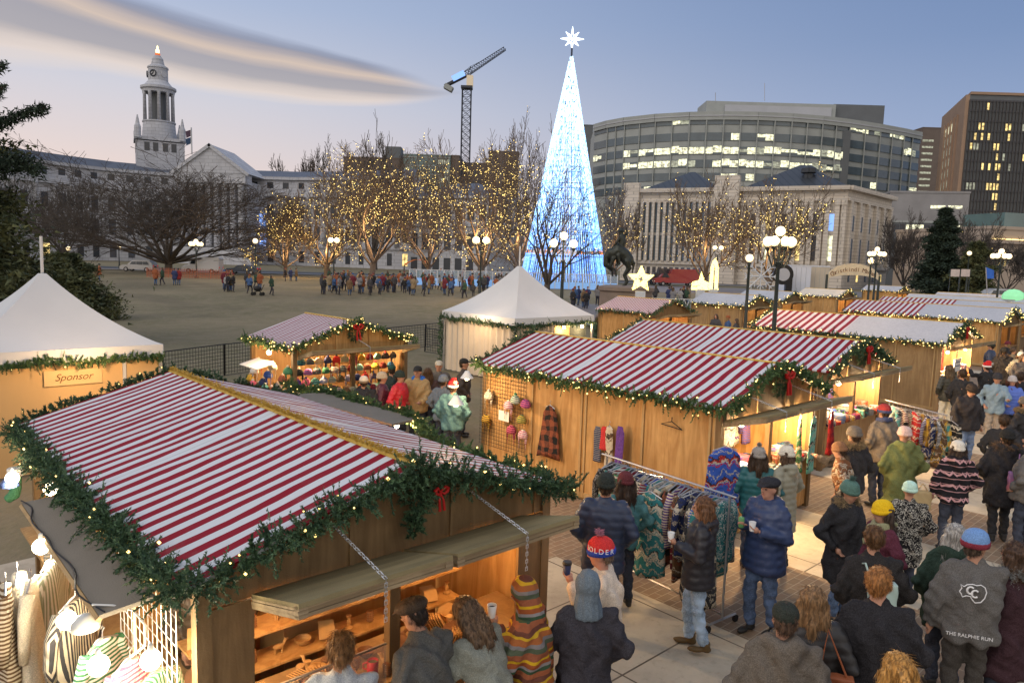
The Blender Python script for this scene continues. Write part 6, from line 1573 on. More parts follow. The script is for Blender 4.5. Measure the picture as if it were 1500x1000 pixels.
def held(p, label, name, side=0, kind='cup', col=(.8, .8, .78), lid=(.03, .03, .03), up=.02):
    """a cup or can in one hand"""
    hd = p['hands'][side*3:side*3+3]; s = p.scale[0]; M = Matrix.Translation(p.location) @ Matrix.Rotation(p.rotation_euler.z, 4, 'Z') @ Matrix.Scale(s, 4); P = M @ Vector((hd[0], hd[1], hd[2]))
    t = thing(name, label, 'cup' if kind != 'can' else 'can', P+Vector((0, 0, up)))
    MB().lathe([(.028, -.05), (.04, .055), (.037, .055), (.026, -.045)] if kind != 'can' else [(.028, -.06), (.033, -.052), (.033, .05), (.026, .06)], n=16, cap=kind == 'can').build('cup_body' if kind != 'can' else 'can_body', mat('cup_%.2f%.2f' % col[:2], col, .4, .02), t, True)
    if kind == 'cup': MB().lathe([(.036, .03), (.036, .031)], n=14).build('drink', mat('coffee', (.02, .01, .006), .2, 0), t)
    if kind == 'lid': MB().lathe([(.043, .05), (.043, .06), (.038, .075), (.03, .075)], n=16).build('lid', mat('lid', lid, .4, 0), t)
    return t
BK = (.022, .022, .025); JN = (.07, .11, .19)
P_ = person
p1 = P_('woman with brown hair in a low bun and pale grey coat at the bottom edge', 500, 921, -10, (.28, .30, .32), hair='bun', hrc=(.22, .11, .04), hem=.6, H=1.65, L='hold', Rr='hold', nod=12)
p2 = P_('man in a brown flat cap and charcoal overcoat leaning toward the craft counter', 598, 868, -52, (.075, .075, .07), hat='flat', hc=(.05, .035, .025), hrc=(.03, .02, .015), hem=.6, bulk=1.12, lean=10, yaw=-14, nod=15, hood=False)
p3 = P_('woman with long straight brown hair and grey green coat bending over the counter', 672, 874, -50, (.19, .20, .17), hair='long', hrc=(.13, .08, .045), lean=24, nod=22, hem=.6, L='reach', Rr='low', H=1.68)
p4 = P_('person wrapped in an orange and yellow striped serape hood, holding a cup', 762, 842, -72, (.3, .1, .05), 'serape', hat='hood', hc=(.3, .1, .05), hem=.5, bulk=1.28, L='sip', Rr='hold', lean=6, nod=10, H=1.68)
p5 = P_('man in a blue and red lettered beanie and cream fleece jacket', 878, 783, -78, (.58, .48, .38), legs=JN, hat='beanie', hc=(.5, .03, .03), hc2=(.02, .05, .32), pom=(.45, .2, .28), hrc=(.2, .14, .1), bulk=1.3, H=1.8, L='sip', Rr='pocket', sk=(.5, .25, .18), nod=8)
p6 = P_('person in a charcoal jacket with blue grey hood up, seen from behind', 862, 832, -5, (.032, .03, .038), hat='hood', hc=(.10, .13, .16), hem=.72, bulk=1.15, H=1.72, L='low', Rr='pocket')
p7 = P_('man in black beanie and navy puffer jacket facing the clothes rack', 889, 690, 12, (.03, .042, .08), 'puffer', hat='beanie', hc=(.02, .025, .022), bulk=1.2, H=1.82, legs=(.03, .04, .06), hem=.72)
p8 = P_('person in maroon beanie and teal coat half hidden behind the navy puffer man', 917, 688, -10, (.06, .16, .17), hat='beanie', hc=(.09, .02, .025), hair='long', hrc=(.05, .03, .02), H=1.66)
p9 = P_('woman with curly brown hair, black puffer jacket, pale jeans and tan boots', 1030, 726, -75, (.022, .021, .026), 'puffer', legs=(.22, .29, .38), hair='curly', hrc=(.16, .075, .035), L='hold', Rr='down', shoe=(.12, .075, .03), H=1.70, hem=.78, walk=.5, bulk=1.15, hood=True)
p10 = P_('bearded man in navy puffer coat and dark cap holding a can and a cup', 1128, 694, -122, (.028, .045, .11), 'puffer', legs=(.06, .09, .16), hat='flat', hc=(.02, .02, .025), hrc=(.13, .08, .05), L='hold', Rr='hold', H=1.83, bulk=1.2, hem=.74, hood=True, walk=.4, sk=(.46, .24, .17))
p11 = P_('woman in grey beanie and teal and black puffer looking into the blanket stall', 1112, 652, 10, (.02, .11, .12), 'puffer', hat='beanie', hc=(.24, .22, .2), pom=(.3, .28, .26), hair='long', H=1.7, bulk=1.15)
p12 = P_('woman in cream pompom beanie and long sage quilted coat', 1152, 650, -38, (.26, .25, .19), 'puffer', hat='beanie', hc=(.62, .56, .46), pom=(.66, .6, .5), hair='long', hrc=(.12, .07, .04), H=1.72, hem=.55, hood=True, bulk=1.12)
p13 = P_('person in brown knit hat and brown patterned shawl beside the turquoise blanket', 1228, 645, -55, (.20, .09, .045), 'aztec', (.4, .3, .2), hat='beanie', hc=(.2, .1, .05), H=1.62, lean=12, hem=.55, shoe=(.1, .3, .45), walk=.8, legs=(.2, .16, .1))
p14 = P_('man in grey beanie and black jacket with mustard sleeves', 1252, 622, -20, (.03, .028, .03), hat='beanie', hc=(.13, .11, .09), H=1.8, bulk=1.15, L='reach', fur=(.3, .22, .12))
p15 = P_('man in red patterned knit hat and grey brown coat at the sweater rack', 1296, 590, -15, (.16, .13, .10), hat='beanie', hc=(.25, .03, .03), hc2=(.04, .05, .12), H=1.82, bulk=1.25, scarf=(.05, .06, .12))
p16 = P_('woman in pink beanie with black pompom and olive hooded parka', 1326, 622, 5, (.13, .15, .055), hat='beanie', hc=(.50, .36, .33), pom=(.02, .02, .02), hair=None, H=1.74, hem=.5, hood=True, bulk=1.25)
p17 = P_('person in green striped bobble beanie and black parka with brown fur hood', 1249, 702, 158, (.02, .02, .023), hat='beanie', hc=(.07, .14, .12), hc2=(.06, .12, .1), pom=(.09, .16, .14), fur=(.30, .19, .09), hem=.55, H=1.72, bulk=1.2, nod=12, legs=JN, hood=True)
p18 = P_('woman in bright yellow beanie, maroon coat and olive shawl collar, in profile', 1292, 730, -92, (.085, .02, .035), hat='beanie', hc=(.75, .42, .01), hair='long', hrc=(.06, .04, .03), scarf=(.24, .24, .14), H=1.68, hem=.6, nod=8)
p19 = P_('child in a mint and peach beanie and black and white patterned coat', 1334, 702, 20, (.02, .02, .022), 'camo', (.5, .48, .42), hat='beanie', hc=(.40, .58, .50), hair=None, H=1.52, hem=.55, bulk=1.1, trk='camo')
p20 = P_('woman in white knit beanie and black hoodie with pink and white geometric pattern', 1404, 643, 12, (.02, .018, .022), 'fair', (.60, .34, .36), hat='beanie', hc=(.55, .52, .46), hair='long', hrc=(.05, .03, .02), H=1.68, bulk=1.12, hood=True, L='down')
p21 = P_('person in black coat with brown fur hood carrying a pink drawstring bag', 1477, 626, 20, (.02, .019, .022), hat='beanie', hc=(.015, .015, .015), fur=(.16, .10, .06), H=1.78, bulk=1.25, hem=.6, walk=.6, hood=True, legs=BK)
p22 = P_('man in black jacket and jeans looking down, facing the camera', 1427, 562, 172, (.03, .026, .027), hat='beanie', hc=(.03, .022, .018), H=1.82, bulk=1.3, nod=24, legs=(.13, .18, .28), L='down', Rr='down', hrc=(.04, .03, .02))
p23 = P_('woman in bright blue puffer jacket and pale grey beanie with a brown shoulder bag', 1484, 549, -160, (.10, .17, .55), 'puffer', hat='beanie', hc=(.42, .38, .36), hair='long', hrc=(.10, .035, .02), H=1.7, L='low', Rr='low', legs=BK, hipw=1.1)
p24 = P_('person in red santa hat and black jacket behind the man looking down', 1446, 530, -15, (.02, .02, .022), hat='santa', H=1.72, L='up')
p25 = P_('person in faded denim blue jacket next to the woman in bright blue', 1462, 545, -150, (.17, .24, .30), hat='beanie', hc=(.03, .03, .035), H=1.78, legs=(.28, .24, .2), L='reach')
p26 = P_('person in black quilted jacket with white trousers and crossbody strap', 1391, 534, -8, (.05, .05, .04), 'puffer', legs=(.62, .56, .44), hair='long', hrc=(.13, .09, .05), H=1.74, shoe=(.6, .55, .45))
p27 = P_('person in black jacket beside the white trousers', 1411, 540, 15, BK, hair='short', H=1.76)
p28 = P_('man in blue and maroon beanie and grey jacket with white emblem on its back', 1432, 772, 18, (.095, .09, .085), legs=(.05, .045, .04), hat='beanie', hc=(.13, .24, .46), hc2=(.16, .02, .035), hair='short', hrc=(.1, .07, .05), H=1.86, bulk=1.3, yaw=48, hem=.84, Rr='reach', L='down')
p29 = P_('grey haired woman in dark green hooded jacket left of the emblem jacket', 1400, 765, 10, (.018, .035, .025), hair='long', hrc=(.42, .40, .37), H=1.7, bulk=1.2, hood=True, hem=.7)
p30 = P_('woman with long curly brown hair and plum coat with speckled collar', 1487, 792, -25, (.035, .015, .02), hair='curly', hrc=(.09, .05, .03), fur=(.22, .22, .21), H=1.72, bulk=1.3, hem=.5, L='reach')
p31 = P_('man with brown curls in a black sweater wearing a small mint backpack', 1281, 768, 8, (.02, .018, .018), hair='short', hrc=(.12, .06, .025), H=1.74, bulk=1.2, lean=5)
p32 = P_('man with short ginger hair in a black wool coat, head turned right', 1290, 829, 12, (.018, .017, .02), hair='short', hrc=(.36, .16, .05), H=1.83, bulk=1.3, yaw=35, hem=.55, sk=(.52, .28, .2))
p33 = P_('woman with long light brown hair and black puffer with an orange brown strap', 1192, 856, 18, (.025, .024, .025), 'puffer', hair='long', hrc=(.26, .15, .07), H=1.68, bulk=1.2, hem=.6)
p34 = P_('man in black cap and brown grey hoodie, cropped at the bottom edge', 1152, 880, 12, (.10, .085, .07), hat='cap', hc=(.02, .025, .02), hair='short', H=1.78, bulk=1.3, hood=True, hrc=(.1, .06, .04))
p35 = P_('woman with golden blond hair at the bottom edge', 1316, 953, 5, (.03, .025, .025), hair='pony', hrc=(.50, .26, .07), H=1.68, bulk=1.1)
p36 = P_('person in dark coat cropped by the right edge below the black fur hood', 1512, 640, -30, (.12, .11, .1), hair='short', H=1.75, bulk=1.2)
p37 = P_('person in a black coat standing behind the black fur hood person', 1472, 606, 30, BK, hair='short', H=1.7)
for src, px, py, az_, lb in ((p21, 1471, 512, 40, 'person in black fur hood coat in front of the amber lit stall'), (p12, 1496, 516, 200, 'woman in sage quilted coat at the right edge by the amber lit stall'), (p7, 1452, 506, -40, 'man in navy puffer by the garland of the half striped stall'),
        (p14, 1503, 588, 150, 'man with mustard sleeves cropped by the right edge'), (p27, 1497, 548, 60, 'person in black jacket behind the woman in bright blue')):
    q_ = at(px, py, 1.78); dup(src, (q_.x, q_.y, 0), -R(az_), lb)
# by the hat stall
G2 = 'people browsing the small hat stall'
q1 = P_('person in cream fur hat and black jacket', 533, 549, -15, BK, hat='beanie', hc=(.60, .50, .38), hc2=(.2, .15, .1), H=1.66, bulk=1.2, group=G2)
q2 = P_('person in beige beanie and maroon puffer', 560, 543, 80, (.09, .02, .035), 'puffer', hat='beanie', hc=(.38, .31, .22), H=1.70, bulk=1.2, group=G2)
q3 = P_('person in black beanie and bright red puffer', 586, 541, 110, (.50, .02, .03), 'puffer', hat='beanie', hc=(.02, .03, .025), H=1.75, bulk=1.2, group=G2)
q4 = P_('bearded man in black cap and tan jacket with blue hood', 612, 535, -170, (.33, .22, .10), hat='cap', hc=(.02, .02, .02), H=1.82, bulk=1.25, hood=True, hoodc=(.03, .14, .5), hrc=(.12, .06, .03), L='low', Rr='low', group=G2)
q5 = P_('man in cream and black cap and grey jacket', 643, 527, 175, (.10, .09, .08), hat='cap', hc=(.4, .36, .28), H=1.80, bulk=1.2, group=G2)
q6 = P_('person in slate grey beanie behind the santa hat man', 650, 547, 30, (.12, .14, .16), hat='beanie', hc=(.12, .14, .17), H=1.74, group=G2)
q7 = P_('man in red santa hat and teal denim jacket, seen from behind', 664, 556, 10, (.06, .13, .14), hat='santa', H=1.78, bulk=1.2, group=G2)
q8 = P_('tall man in black cap standing by the tent curtain', 680, 524, 90, (.06, .05, .045), hat='cap', hc=(.02, .02, .02), H=1.84, group=G2)
q9 = P_('person in dark green cap inside the hat stall crowd', 574, 533, -20, (.03, .04, .035), hat='cap', hc=(.02, .06, .045), H=1.72, group=G2)
q10 = P_('woman with brown hair between the tan jacket and grey jacket', 627, 538, 0, (.05, .03, .03), hair='long', hrc=(.12, .06, .03), H=1.66, group=G2)
q11 = P_('shop keeper in dark puffer jacket inside the front craft stall', 392, 862, 150, (.05, .035, .022), 'puffer', hat='beanie', hc=BK, H=1.72, bulk=1.2, z=bm(b1) @ Vector((.62, 1.25, .1)))
held(p4, 'white paper cup of black coffee held by the person in the serape', 'coffee_cup', 0, up=.06); held(p5, 'lidded dark blue paper cup held by the man in cream fleece', 'coffee_cup', 0, 'lid', (.03, .04, .12), (.02, .02, .02), .05)
held(p9, 'white paper cup held by the woman with curly hair', 'paper_cup', 0, 'cup', (.75, .75, .72)); held(p10, 'green drink can in the bearded man\'s hand', 'drink_can', 1, 'can', (.12, .3, .12)); held(p10, 'clear plastic cup in the bearded man\'s other hand', 'plastic_cup', 0, 'cup', (.6, .6, .6))
# lettering on hat and jacket
def on_hat(p, body, size, m, z0=1.672, az0=0, rad=.118, step=24):
    n = len(body); s = p
    hat_ = [c for c in p.children if c.name.startswith('hat')][0]
    for i, chh in enumerate(body):
        a = R(az0+(i-(n-1)/2)*-step); 
        text('lettering', chh, size, m, hat_, Matrix.Translation((math.sin(a)*rad*-1*-1, math.cos(a)*rad*1.06, z0)) @ Matrix.Rotation(math.pi-a, 4, 'Z') @ Matrix.Rotation(R(90), 4, 'X'), .001)
on_hat(p5, 'BOLDER', .06, mat('letter_white', (.75, .75, .75), .7, 0), az0=-78, z0=1.695, step=22, rad=.117)
Ul = Matrix.Identity(4)
def back_text(p, body, size, x, z, y): c = [c for c in p.children if c.name.startswith('coat')][0]; text('lettering', body, size, mat('letter_white', (.75, .75, .75), .7, 0), c, face_m((x, y, z), 0), .002)
back_text(p28, 'THE RALPHIE RUN', .042, -.04, .93, -.215)
c28 = [c for c in p28.children if c.name.startswith('coat')][0]
b = MB(); S = [(-.10, .0), (-.085, .03), (-.095, .06), (-.07, .045), (-.05, .065), (-.01, .075), (.02, .068), (.05, .078), (.08, .06), (.095, .02), (.085, -.03), (.06, -.07), (.02, -.08), (.0, -.06), (-.02, -.03), (-.05, -.03), (-.075, -.045), (-.085, -.02), (-.10, 0)]
yb_ = -.205; b.tube([(x-.04, yb_, z_+1.30) for x, z_ in S], .0045, 4)
for cx0, cz0 in ((-.02, .02), (.015, -.005)): b.tube([(cx0-.04+.026*math.cos(a), yb_, cz0+1.30+.03*math.sin(a)) for a in np.linspace(.8, 5.5, 10)], .008, 4)
b.build('emblem', mat('letter_white', (.75, .75, .75), .7, 0), c28)
# bags
def bag(name, label, cat, P, d, m, rz=0, strap=None, soft=True):
    t = thing(name, label, cat, P, rz); b = MB().box((0, 0, 0), d); fuse(b, 'bag_body', m, t, min(d)/7, 5, lambda V, N: .004*np.sin(V[:, 2]*40+V[:, 0]*50))
    if strap: MB().tube(strap, .01, 5).build('strap', m, t)
    return t
def pw(p, x, y, z): return Matrix.Translation(p.location) @ Matrix.Rotation(p.rotation_euler.z, 4, 'Z') @ Matrix.Scale(p.scale[0], 4) @ Vector((x, y, z))
mint = cloth((.36, .55, .50))
bag('backpack', 'small pale mint backpack on the back of the man with curls', 'backpack', pw(p31, 0, -.27, 1.22), (.24, .12, .28), mat('mint_leather', (.38, .5, .46), .6, .05), p31.rotation_euler.z, [(-.1, 0, .12), (-.13, .12, .26), (-.12, .26, .2)])
bag('drawstring_bag', 'pink and lilac drawstring bag on the back of the black fur hood person', 'bag', pw(p21, .1, -.3, 1.05), (.24, .1, .3), mat('pink_ombre', fn=lambda X, co: X.mix(X.smooth(X.sep(co)[2], -.15, .15), (.45, .14, .14), (.30, .16, .34)), rough=.6), p21.rotation_euler.z, [(0, 0, .14), (.03, .1, .42)])
bag('shoulder_bag', 'brown leather shoulder bag of the woman in bright blue', 'bag', pw(p23, -.22, .1, .88), (.34, .12, .22), mat('brown_leather', (.12, .05, .025), .5, .1), p23.rotation_euler.z, [(.1, 0, .1), (.25, 0, .6)])
bag('paper_bag', 'tan paper shopping bag carried by the woman in the geometric hoodie', 'shopping bag', pw(p20, -.42, .05, .78), (.26, .12, .3), mat('kraft_paper', (.42, .32, .17), .8, .05), p20.rotation_euler.z, [(-.08, 0, .14), (0, 0, .26), (.08, 0, .14)])
bag('shoulder_bag', 'orange brown leather tote of the woman with long light brown hair', 'bag', pw(p33, .17, -.22, 1.0), (.3, .1, .32), mat('tan_leather', (.33, .10, .04), .5, .1), p33.rotation_euler.z, [(-.1, 0, .15), (-.05, .08, .48), (.1, 0, .15)])
# ------------------------------------------------------------------ far crowd: twelve simple figures, repeated
GF = 'people in the far park crowd'
cols = [('black', BK), ('navy', (.03, .04, .1)), ('dark green', (.03, .06, .04)), ('maroon', (.12, .02, .03)), ('grey', (.16, .16, .17)), ('brown', (.14, .09, .05)), ('blue', (.045, .09, .2)), ('tan', (.2, .15, .09)), ('charcoal', (.05, .05, .055)), ('orange', (.22, .07, .03)), ('pale grey', (.25, .25, .25)), ('red', (.18, .02, .02))]
far = []
for i, (cn, c) in enumerate(cols):
    far.append(P_('far person in a %s coat' % cn, 0, 0, 0, c, hat='beanie' if i % 3 == 0 else None, hc=cols[(i*5+3) % 12][1], hair='short' if i % 2 else 'long', hrc=(.08, .05, .03) if i % 3 else (.25, .15, .06), H=1.6+.05*(i % 5), walk=(0, 0, 1.2, 0)[i % 4], vox=.045, parts=False, z=Vector((0, 0, 0)), hem=(.8, .6)[i % 2], legs=((.03, .03, .04), (.05, .08, .15))[i % 2], bulk=1.15, L=('pocket', 'hold', 'down')[i % 3], Rr=('pocket', 'down')[i % 2]))
rp = random.Random(8); used = set(); cnt = set()
ZN = [(150, 'near the left pine'), (270, 'by the orange netting'), (356, 'before the white van'), (384, 'beside the stroller'), (440, 'under the first lit tree'), (500, 'by the left twin lamp'), (540, 'left of the tallest lit tree trunk'), (575, 'below the tallest lit tree'), (610, 'below the orange canopy'), (650, 'before the granite pavilion'), (690, 'left of the middle twin lamp'), (725, 'at the middle twin lamp'), (770, 'by the white tent peak'), (900, 'at the foot of the light cone'), (1100, 'by the star ornament'), (1600, 'by the far right stall')]
def put(px, py, where, i=None, az=None, H=1):
    i_ = i; i = rp.choice((0, 0, 0, 1, 2, 3, 4, 5, 5, 6, 7, 8, 8, 8, 1, 10, 0, 8, 9, 11, 2, 0)) if i is None else i; P = atg(px, py); zn = [w for q, w in ZN if px < q][0]
    for _ in range(60):
        a_ = rp.random()*360 if az is None else az; tn = ('with back turned', 'turned right', 'facing the camera', 'turned left')[int(((a_+45) % 360)//90)]
        lb = 'person in a %s coat %s, %s%s' % (cols[i][0], tn, 'skating ' if 'skating' in where else '', zn)
        if lb not in cnt or i_ is not None: break
        i = rp.choice((0, 1, 2, 3, 4, 5, 7, 8, 10, 6, 0, 8, 9, 11))
    cnt.add(lb); az = a_
    first = i not in used
    if first: used.add(i); o = far[i]; o.location = P; o.rotation_euler.z = -R(az); o['label'] = lb; o['group'] = GF; o['category'] = 'person'
    else: o = dup(far[i], P, -R(az), lb, GF)
    o.scale = (far[i].scale[0]*H*rp.choice((1, 1.03, .97, 1, .94, .72 if 'crowd' in where else 1)),)*3 if not first else o.scale
    return o
for k in range(12): put(478+k*13+rp.uniform(-5, 5), 429+rp.uniform(-5, 3), 'in the queue crowd left of the white tent peak', k)
for k in range(105): put(rp.uniform(472, 765), rp.gauss(426, 4)-(5 if rp.random() < .4 else 0), 'in the dense crowd before the ice rink')
for k in range(16): put(rp.uniform(640, 765), rp.uniform(425, 438), 'in the crowd beside the white tent roof')
for k in range(8): put(rp.uniform(322, 352), rp.uniform(420, 428), 'in the small group on the lawn near the white van')
for k in range(5): put(rp.uniform(358, 382), rp.uniform(415, 430), 'in the group beside the stroller on the lawn')
put(398, 433, 'walking away from the stroller on the lawn', 2, 100); put(366, 431, 'in light blue standing left of the stroller', 6, 20)
for k in range(3): put(418+k*8, 412, 'in the trio standing behind the stroller')
for px in (228, 238, 262, 256): put(px, 418, 'in the group by the orange netting', 11 if px == 262 else None)
for px in (140, 146): put(px, 412, 'standing alone near the left pine')
for px, py in ((600, 432), (605, 433), (628, 431), (497, 432), (512, 433)): put(px, py, 'at the front of the crowd on the lawn')
for k in range(7): put(rp.uniform(838, 875), rp.uniform(447, 455), 'behind the white tent at the light cone', None, None, 1)
for k in range(8): put(rp.uniform(955, 1012), rp.uniform(446, 455), 'in front of the bright star ornament')
for k in range(36): put(rp.uniform(600, 900), rp.uniform(410, 416), 'skating on the rink before the light cone')
for px, py in ((873, 500), (1046, 492), (1064, 491), (1076, 497)): put(px, py+18, 'standing between the small striped stall and the grey stall')
for px, py in ((1478, 575), (1497, 568), (1492, 600), (1470, 560), (1505, 590)): put(px, py, 'in the crowd at the far right stall')
st = thing('baby_stroller', 'dark baby stroller on the lawn', 'stroller', atg(378, 433)); b = MB(); b.tube([(-.35, 0, .3), (.3, 0, .45), (.55, 0, 1.0)], .03, 5); b.tube([(-.3, 0, .6), (.35, 0, .25)], .03, 5); b.ell((-.05, 0, .62), (.35, .25, .25), 8, 6); b.build('frame', M_blk, st)
for x in (-.4, .35):
    for y in (-.25, .25): MB().tube([(x, y-.02, .16), (x, y+.02, .16)], .16, 12).build('wheel', M_tyre, st)
# ------------------------------------------------------------------ goods on and around the stalls
def hit(px, py, P, n):
    r = ray(px, py); o = Vector((0, 0, CH)); return o+r*((Vector(P)-o).dot(n)/r.dot(n))
def b_pt(t, x, y, z): return bm(t) @ Vector((x, y, z))
def wall_l(t, px, py, off=.06):   # on the left wall of a stall
    n = Vector((-math.cos(AZ), -math.sin(AZ), 0)); return hit(px, py, b_pt(t, .16-off, 0, 0), n)
CC = {'teal': (.04, .19, .2), 'cream': (.55, .48, .36), 'maroon': (.16, .02, .03), 'navy': (.025, .035, .1), 'black': (.02, .02, .02), 'grey': (.22, .22, .22), 'rust': (.24, .075, .04), 'green': (.05, .16, .08), 'purple': (.10, .04, .20),
      'turquoise': (.16, .48, .42), 'red': (.42, .03, .03), 'blue': (.04, .10, .42), 'brown': (.14, .08, .04), 'mustard': (.5, .3, .04), 'white': (.6, .58, .54), 'pink': (.55, .12, .2), 'charcoal': (.05, .05, .055), 'sage': (.25, .28, .2)}
def garment(label, P, rz, c1, c2, kind, L=.75, w=.24, d=.05, sleeves=True, name='hanging_coat', cat='garment', group=None, hanger=True, flare=1.0, seed=0):
    rg = random.Random(seed); t = thing(name, label, cat, P, rz, group); n = 22; vs = []; ph = rg.random()*6; k = rg.choice((5, 6, 7)); rows = 14; prof = []
    for i in range(rows+1):
        v = i/rows; ww = .05 if i == 0 else w*(min(1, .35+v*5.5))*(1+(flare-1)*v); dd = d*(.55+.7*v)
        for j in range(n):
            a = 2*math.pi*j/n; f = 1+.28*v*math.sin(k*a+ph+v*1.5); vs.append((ww*math.cos(a)*(1+.05*v*math.sin(3*a+ph)), dd*math.sin(a)*f+.02*v*math.sin(ph+v*4), -.03-L*v-(.04*math.sin(a*2+ph)*v if flare > 1.05 else 0)))
    b = MB().add(vs, [(i*n+j, (i+1)*n+j, (i+1)*n+(j+1) % n, i*n+(j+1) % n) for i in range(rows) for j in range(n)]+[tuple(range(n)), tuple(range(rows*n, rows*n+n))[::-1]])
    m = cloth(CC[c1], kind, CC[c2]) if kind != 'wool' else cloth(CC[c1])
    b.build('cloth', m, t, True)
    if sleeves:
        for e in (-1, 1): MB().tube([(e*w*.75, 0, -.09), (e*(w+.02), .01, -.25), (e*(w+.03)+.01*math.sin(ph), .02, -.45), (e*(w+.0), .03, -.62)], [.055, .05, .045, .04], 8).build('sleeve', m, t, True)
    if hanger: MB().tube([(-w*.8, 0, -.07), (0, 0, -.015), (w*.8, 0, -.07)], .008, 5).tube([(0, 0, -.015), (0, 0, .03), (.02, 0, .05), (0, 0, .07), (-.015, 0, .055)], .005, 4).build('hanger', M_pole, t)
    return t
def knit_hat(label, P, rz, c1, c2=None, flaps=False, pom=None, s=1.0, group=None, up=True, name='knit_hat'):
    t = thing(name, label, 'hat', P, rz, group); S_ = s
    b = MB().lathe([(.085*S_, 0), (.095*S_, .03), (.09*S_, .08), (.065*S_, .13), (.03*S_, .155), (.002, .16)], n=16, sy=.7)
    if flaps:
        for e in (-1, 1): b.slab([(e*.09*S_, 0, .03), (e*.05*S_, -.02, .03), (e*.06*S_, -.02, -.1), (e*.085*S_, 0, -.1)], .015); b.tube([(e*.072*S_, -.01, -.09), (e*.075*S_, -.01, -.22)], .006, 4)
    b.build('crown', cloth(CC[c1], 'stripe', CC[c2]) if c2 else cloth(CC[c1]), t, True)
    if pom: MB().ell((0, 0, .175), .032, 8, 6).build('pompom', cloth(CC[pom]), t)
    return t
rg = random.Random(42)
# clothes rail in front of the knitwear stall
rp0, rp1 = at(893, 668, 1.62), at(1064, 724, 1.62); d_ = (rp1-rp0); rl = d_.length; ra = math.atan2(d_.y, d_.x)
def rail(label, p0, p1, ext=.15):
    d = p1-p0; L = d.length; t = thing('clothes_rail', label, 'clothes rail', (p0.x, p0.y, 0), math.atan2(d.y, d.x)); z = p0.z
    MB().tube([(-ext, 0, z), (L+ext, 0, z)], .014, 8).build('hanging_bar', M_pole, t)
    for x in (-.05, L+.05):
        MB().tube([(x, 0, .1), (x, 0, z)], .014, 6).build('upright', M_pole, t); MB().tube([(x, -.26, .1), (x, .26, .1)], .014, 6).build('foot_bar', M_pole, t)
        for y in (-.26, .26): MB().tube([(x-.015, y, .045), (x+.015, y, .045)], .045, 12).build('castor_wheel', M_blk, t)
    MB().tube([(-.05, 0, .16), (L+.05, 0, .16)], .012, 6).build('lower_bar', M_pole, t); return t
rail('long chrome clothes rail on castors by the plywood stall side', rp0, rp1)
pats = ['aztec', 'fair', 'stripe', 'plaid', 'aztec', 'camo']
pairs = [('black', 'maroon'), ('maroon', 'cream'), ('teal', 'cream'), ('black', 'grey'), ('brown', 'rust'), ('grey', 'cream'), ('navy', 'turquoise'), ('navy', 'white'), ('teal', 'white'), ('cream', 'teal'), ('navy', 'cream'), ('brown', 'cream'), ('maroon', 'white'), ('charcoal', 'cream'), ('rust', 'black'), ('green', 'cream'), ('grey', 'maroon'), ('purple', 'cream'), ('charcoal', 'rust'), ('blue', 'cream')]
pn = {'aztec': 'geometric', 'fair': 'zigzag', 'stripe': 'striped', 'plaid': 'plaid', 'camo': 'marbled', 'wool': 'plain', 'stripev': 'pinstriped'}
n = 30
for i in range(n):
    c1, c2 = pairs[(i*3+i//20) % 20]; k = pats[(i*5+i//6) % 6]; P = rp0+d_*((i+.5)/n); P.z = 1.56
    garment('%s and %s %s cardigan on the long chrome rail' % (c1, c2, pn[k]), P, ra+R(90)+rg.uniform(-.3, .3), c1, c2, k, L=rg.uniform(.7, 1.15), w=.24+rg.uniform(-.03, .05), d=.035, group='knitwear on the long chrome rail', seed=i, flare=1.1)
garment('large teal and cream geometric poncho at the front of the long rail', rp0+d_*.42+Vector((-.1, -.36, -.15)), ra+.1, 'teal', 'cream', 'aztec', L=1.05, w=.22, d=.08, flare=1.2, group='knitwear on the long chrome rail', seed=77, sleeves=False)
garment('dark poncho with cream zigzags hanging low at the rail end', rp0+d_*.8+Vector((-.05, -.34, -.15)), ra, 'charcoal', 'cream', 'aztec', L=1.15, w=.22, d=.08, flare=1.2, group='knitwear on the long chrome rail', seed=78, sleeves=False)
# second rail
s0, s1 = at(1306, 588, 1.6), at(1378, 606, 1.6); dd_ = s1-s0; rail('short clothes rail of pale sweaters before the third stall', s0, s1)
for i in range(14):
    c1, c2 = [('turquoise', 'white'), ('white', 'green'), ('maroon', 'cream'), ('sage', 'white'), ('charcoal', 'white'), ('red', 'cream'), ('cream', 'brown'), ('mustard', 'brown'), ('navy', 'cream'), ('grey', 'white'), ('purple', 'white'), ('teal', 'mustard'), ('brown', 'mustard'), ('black', 'cream')][i]
    P = s0+dd_*((i+.5)/14)*1.25; P.z = 1.54; garment('%s and %s sweater on the short rail' % (c1, c2), P, AZ+R(60)+rg.uniform(-.3, .3), c1, c2, pats[i % 4], L=rg.uniform(.65, 1.0), group='sweaters on the short rail', seed=i+50)
# on the plywood side of the knitwear stall
wn = AZ+R(-90)
def wgarment(label, px, py, c1, c2, k, L, w, **kw):
    P = wall_l(b2, px, py, .13); return garment(label, P, wn+R(0), c1, c2, k, L=L, w=w, d=.06, **kw)
wgarment('rust and black checked poncho with fringe hung on the plywood wall', 806, 592, 'rust', 'black', 'plaid', .95, .15, flare=2.0, sleeves=False, name='hanging_poncho', seed=1)
for i, (px, c1, c2, k, L) in enumerate(((876, 'grey', 'navy', 'stripe', .62), (886, 'red', 'maroon', 'wool', .4), (893, 'cream', 'brown', 'aztec', .72), (909, 'purple', 'black', 'wool', .72))):
    P = wall_l(b2, px, 622, .14+.02*i); garment('%s scarf draped on the wire hanger of the plywood wall' % c1, P, wn, c1, c2, k, L=L, w=.085, d=.025, sleeves=False, hanger=(i == 2), name='hanging_scarf', cat='scarf', seed=i)
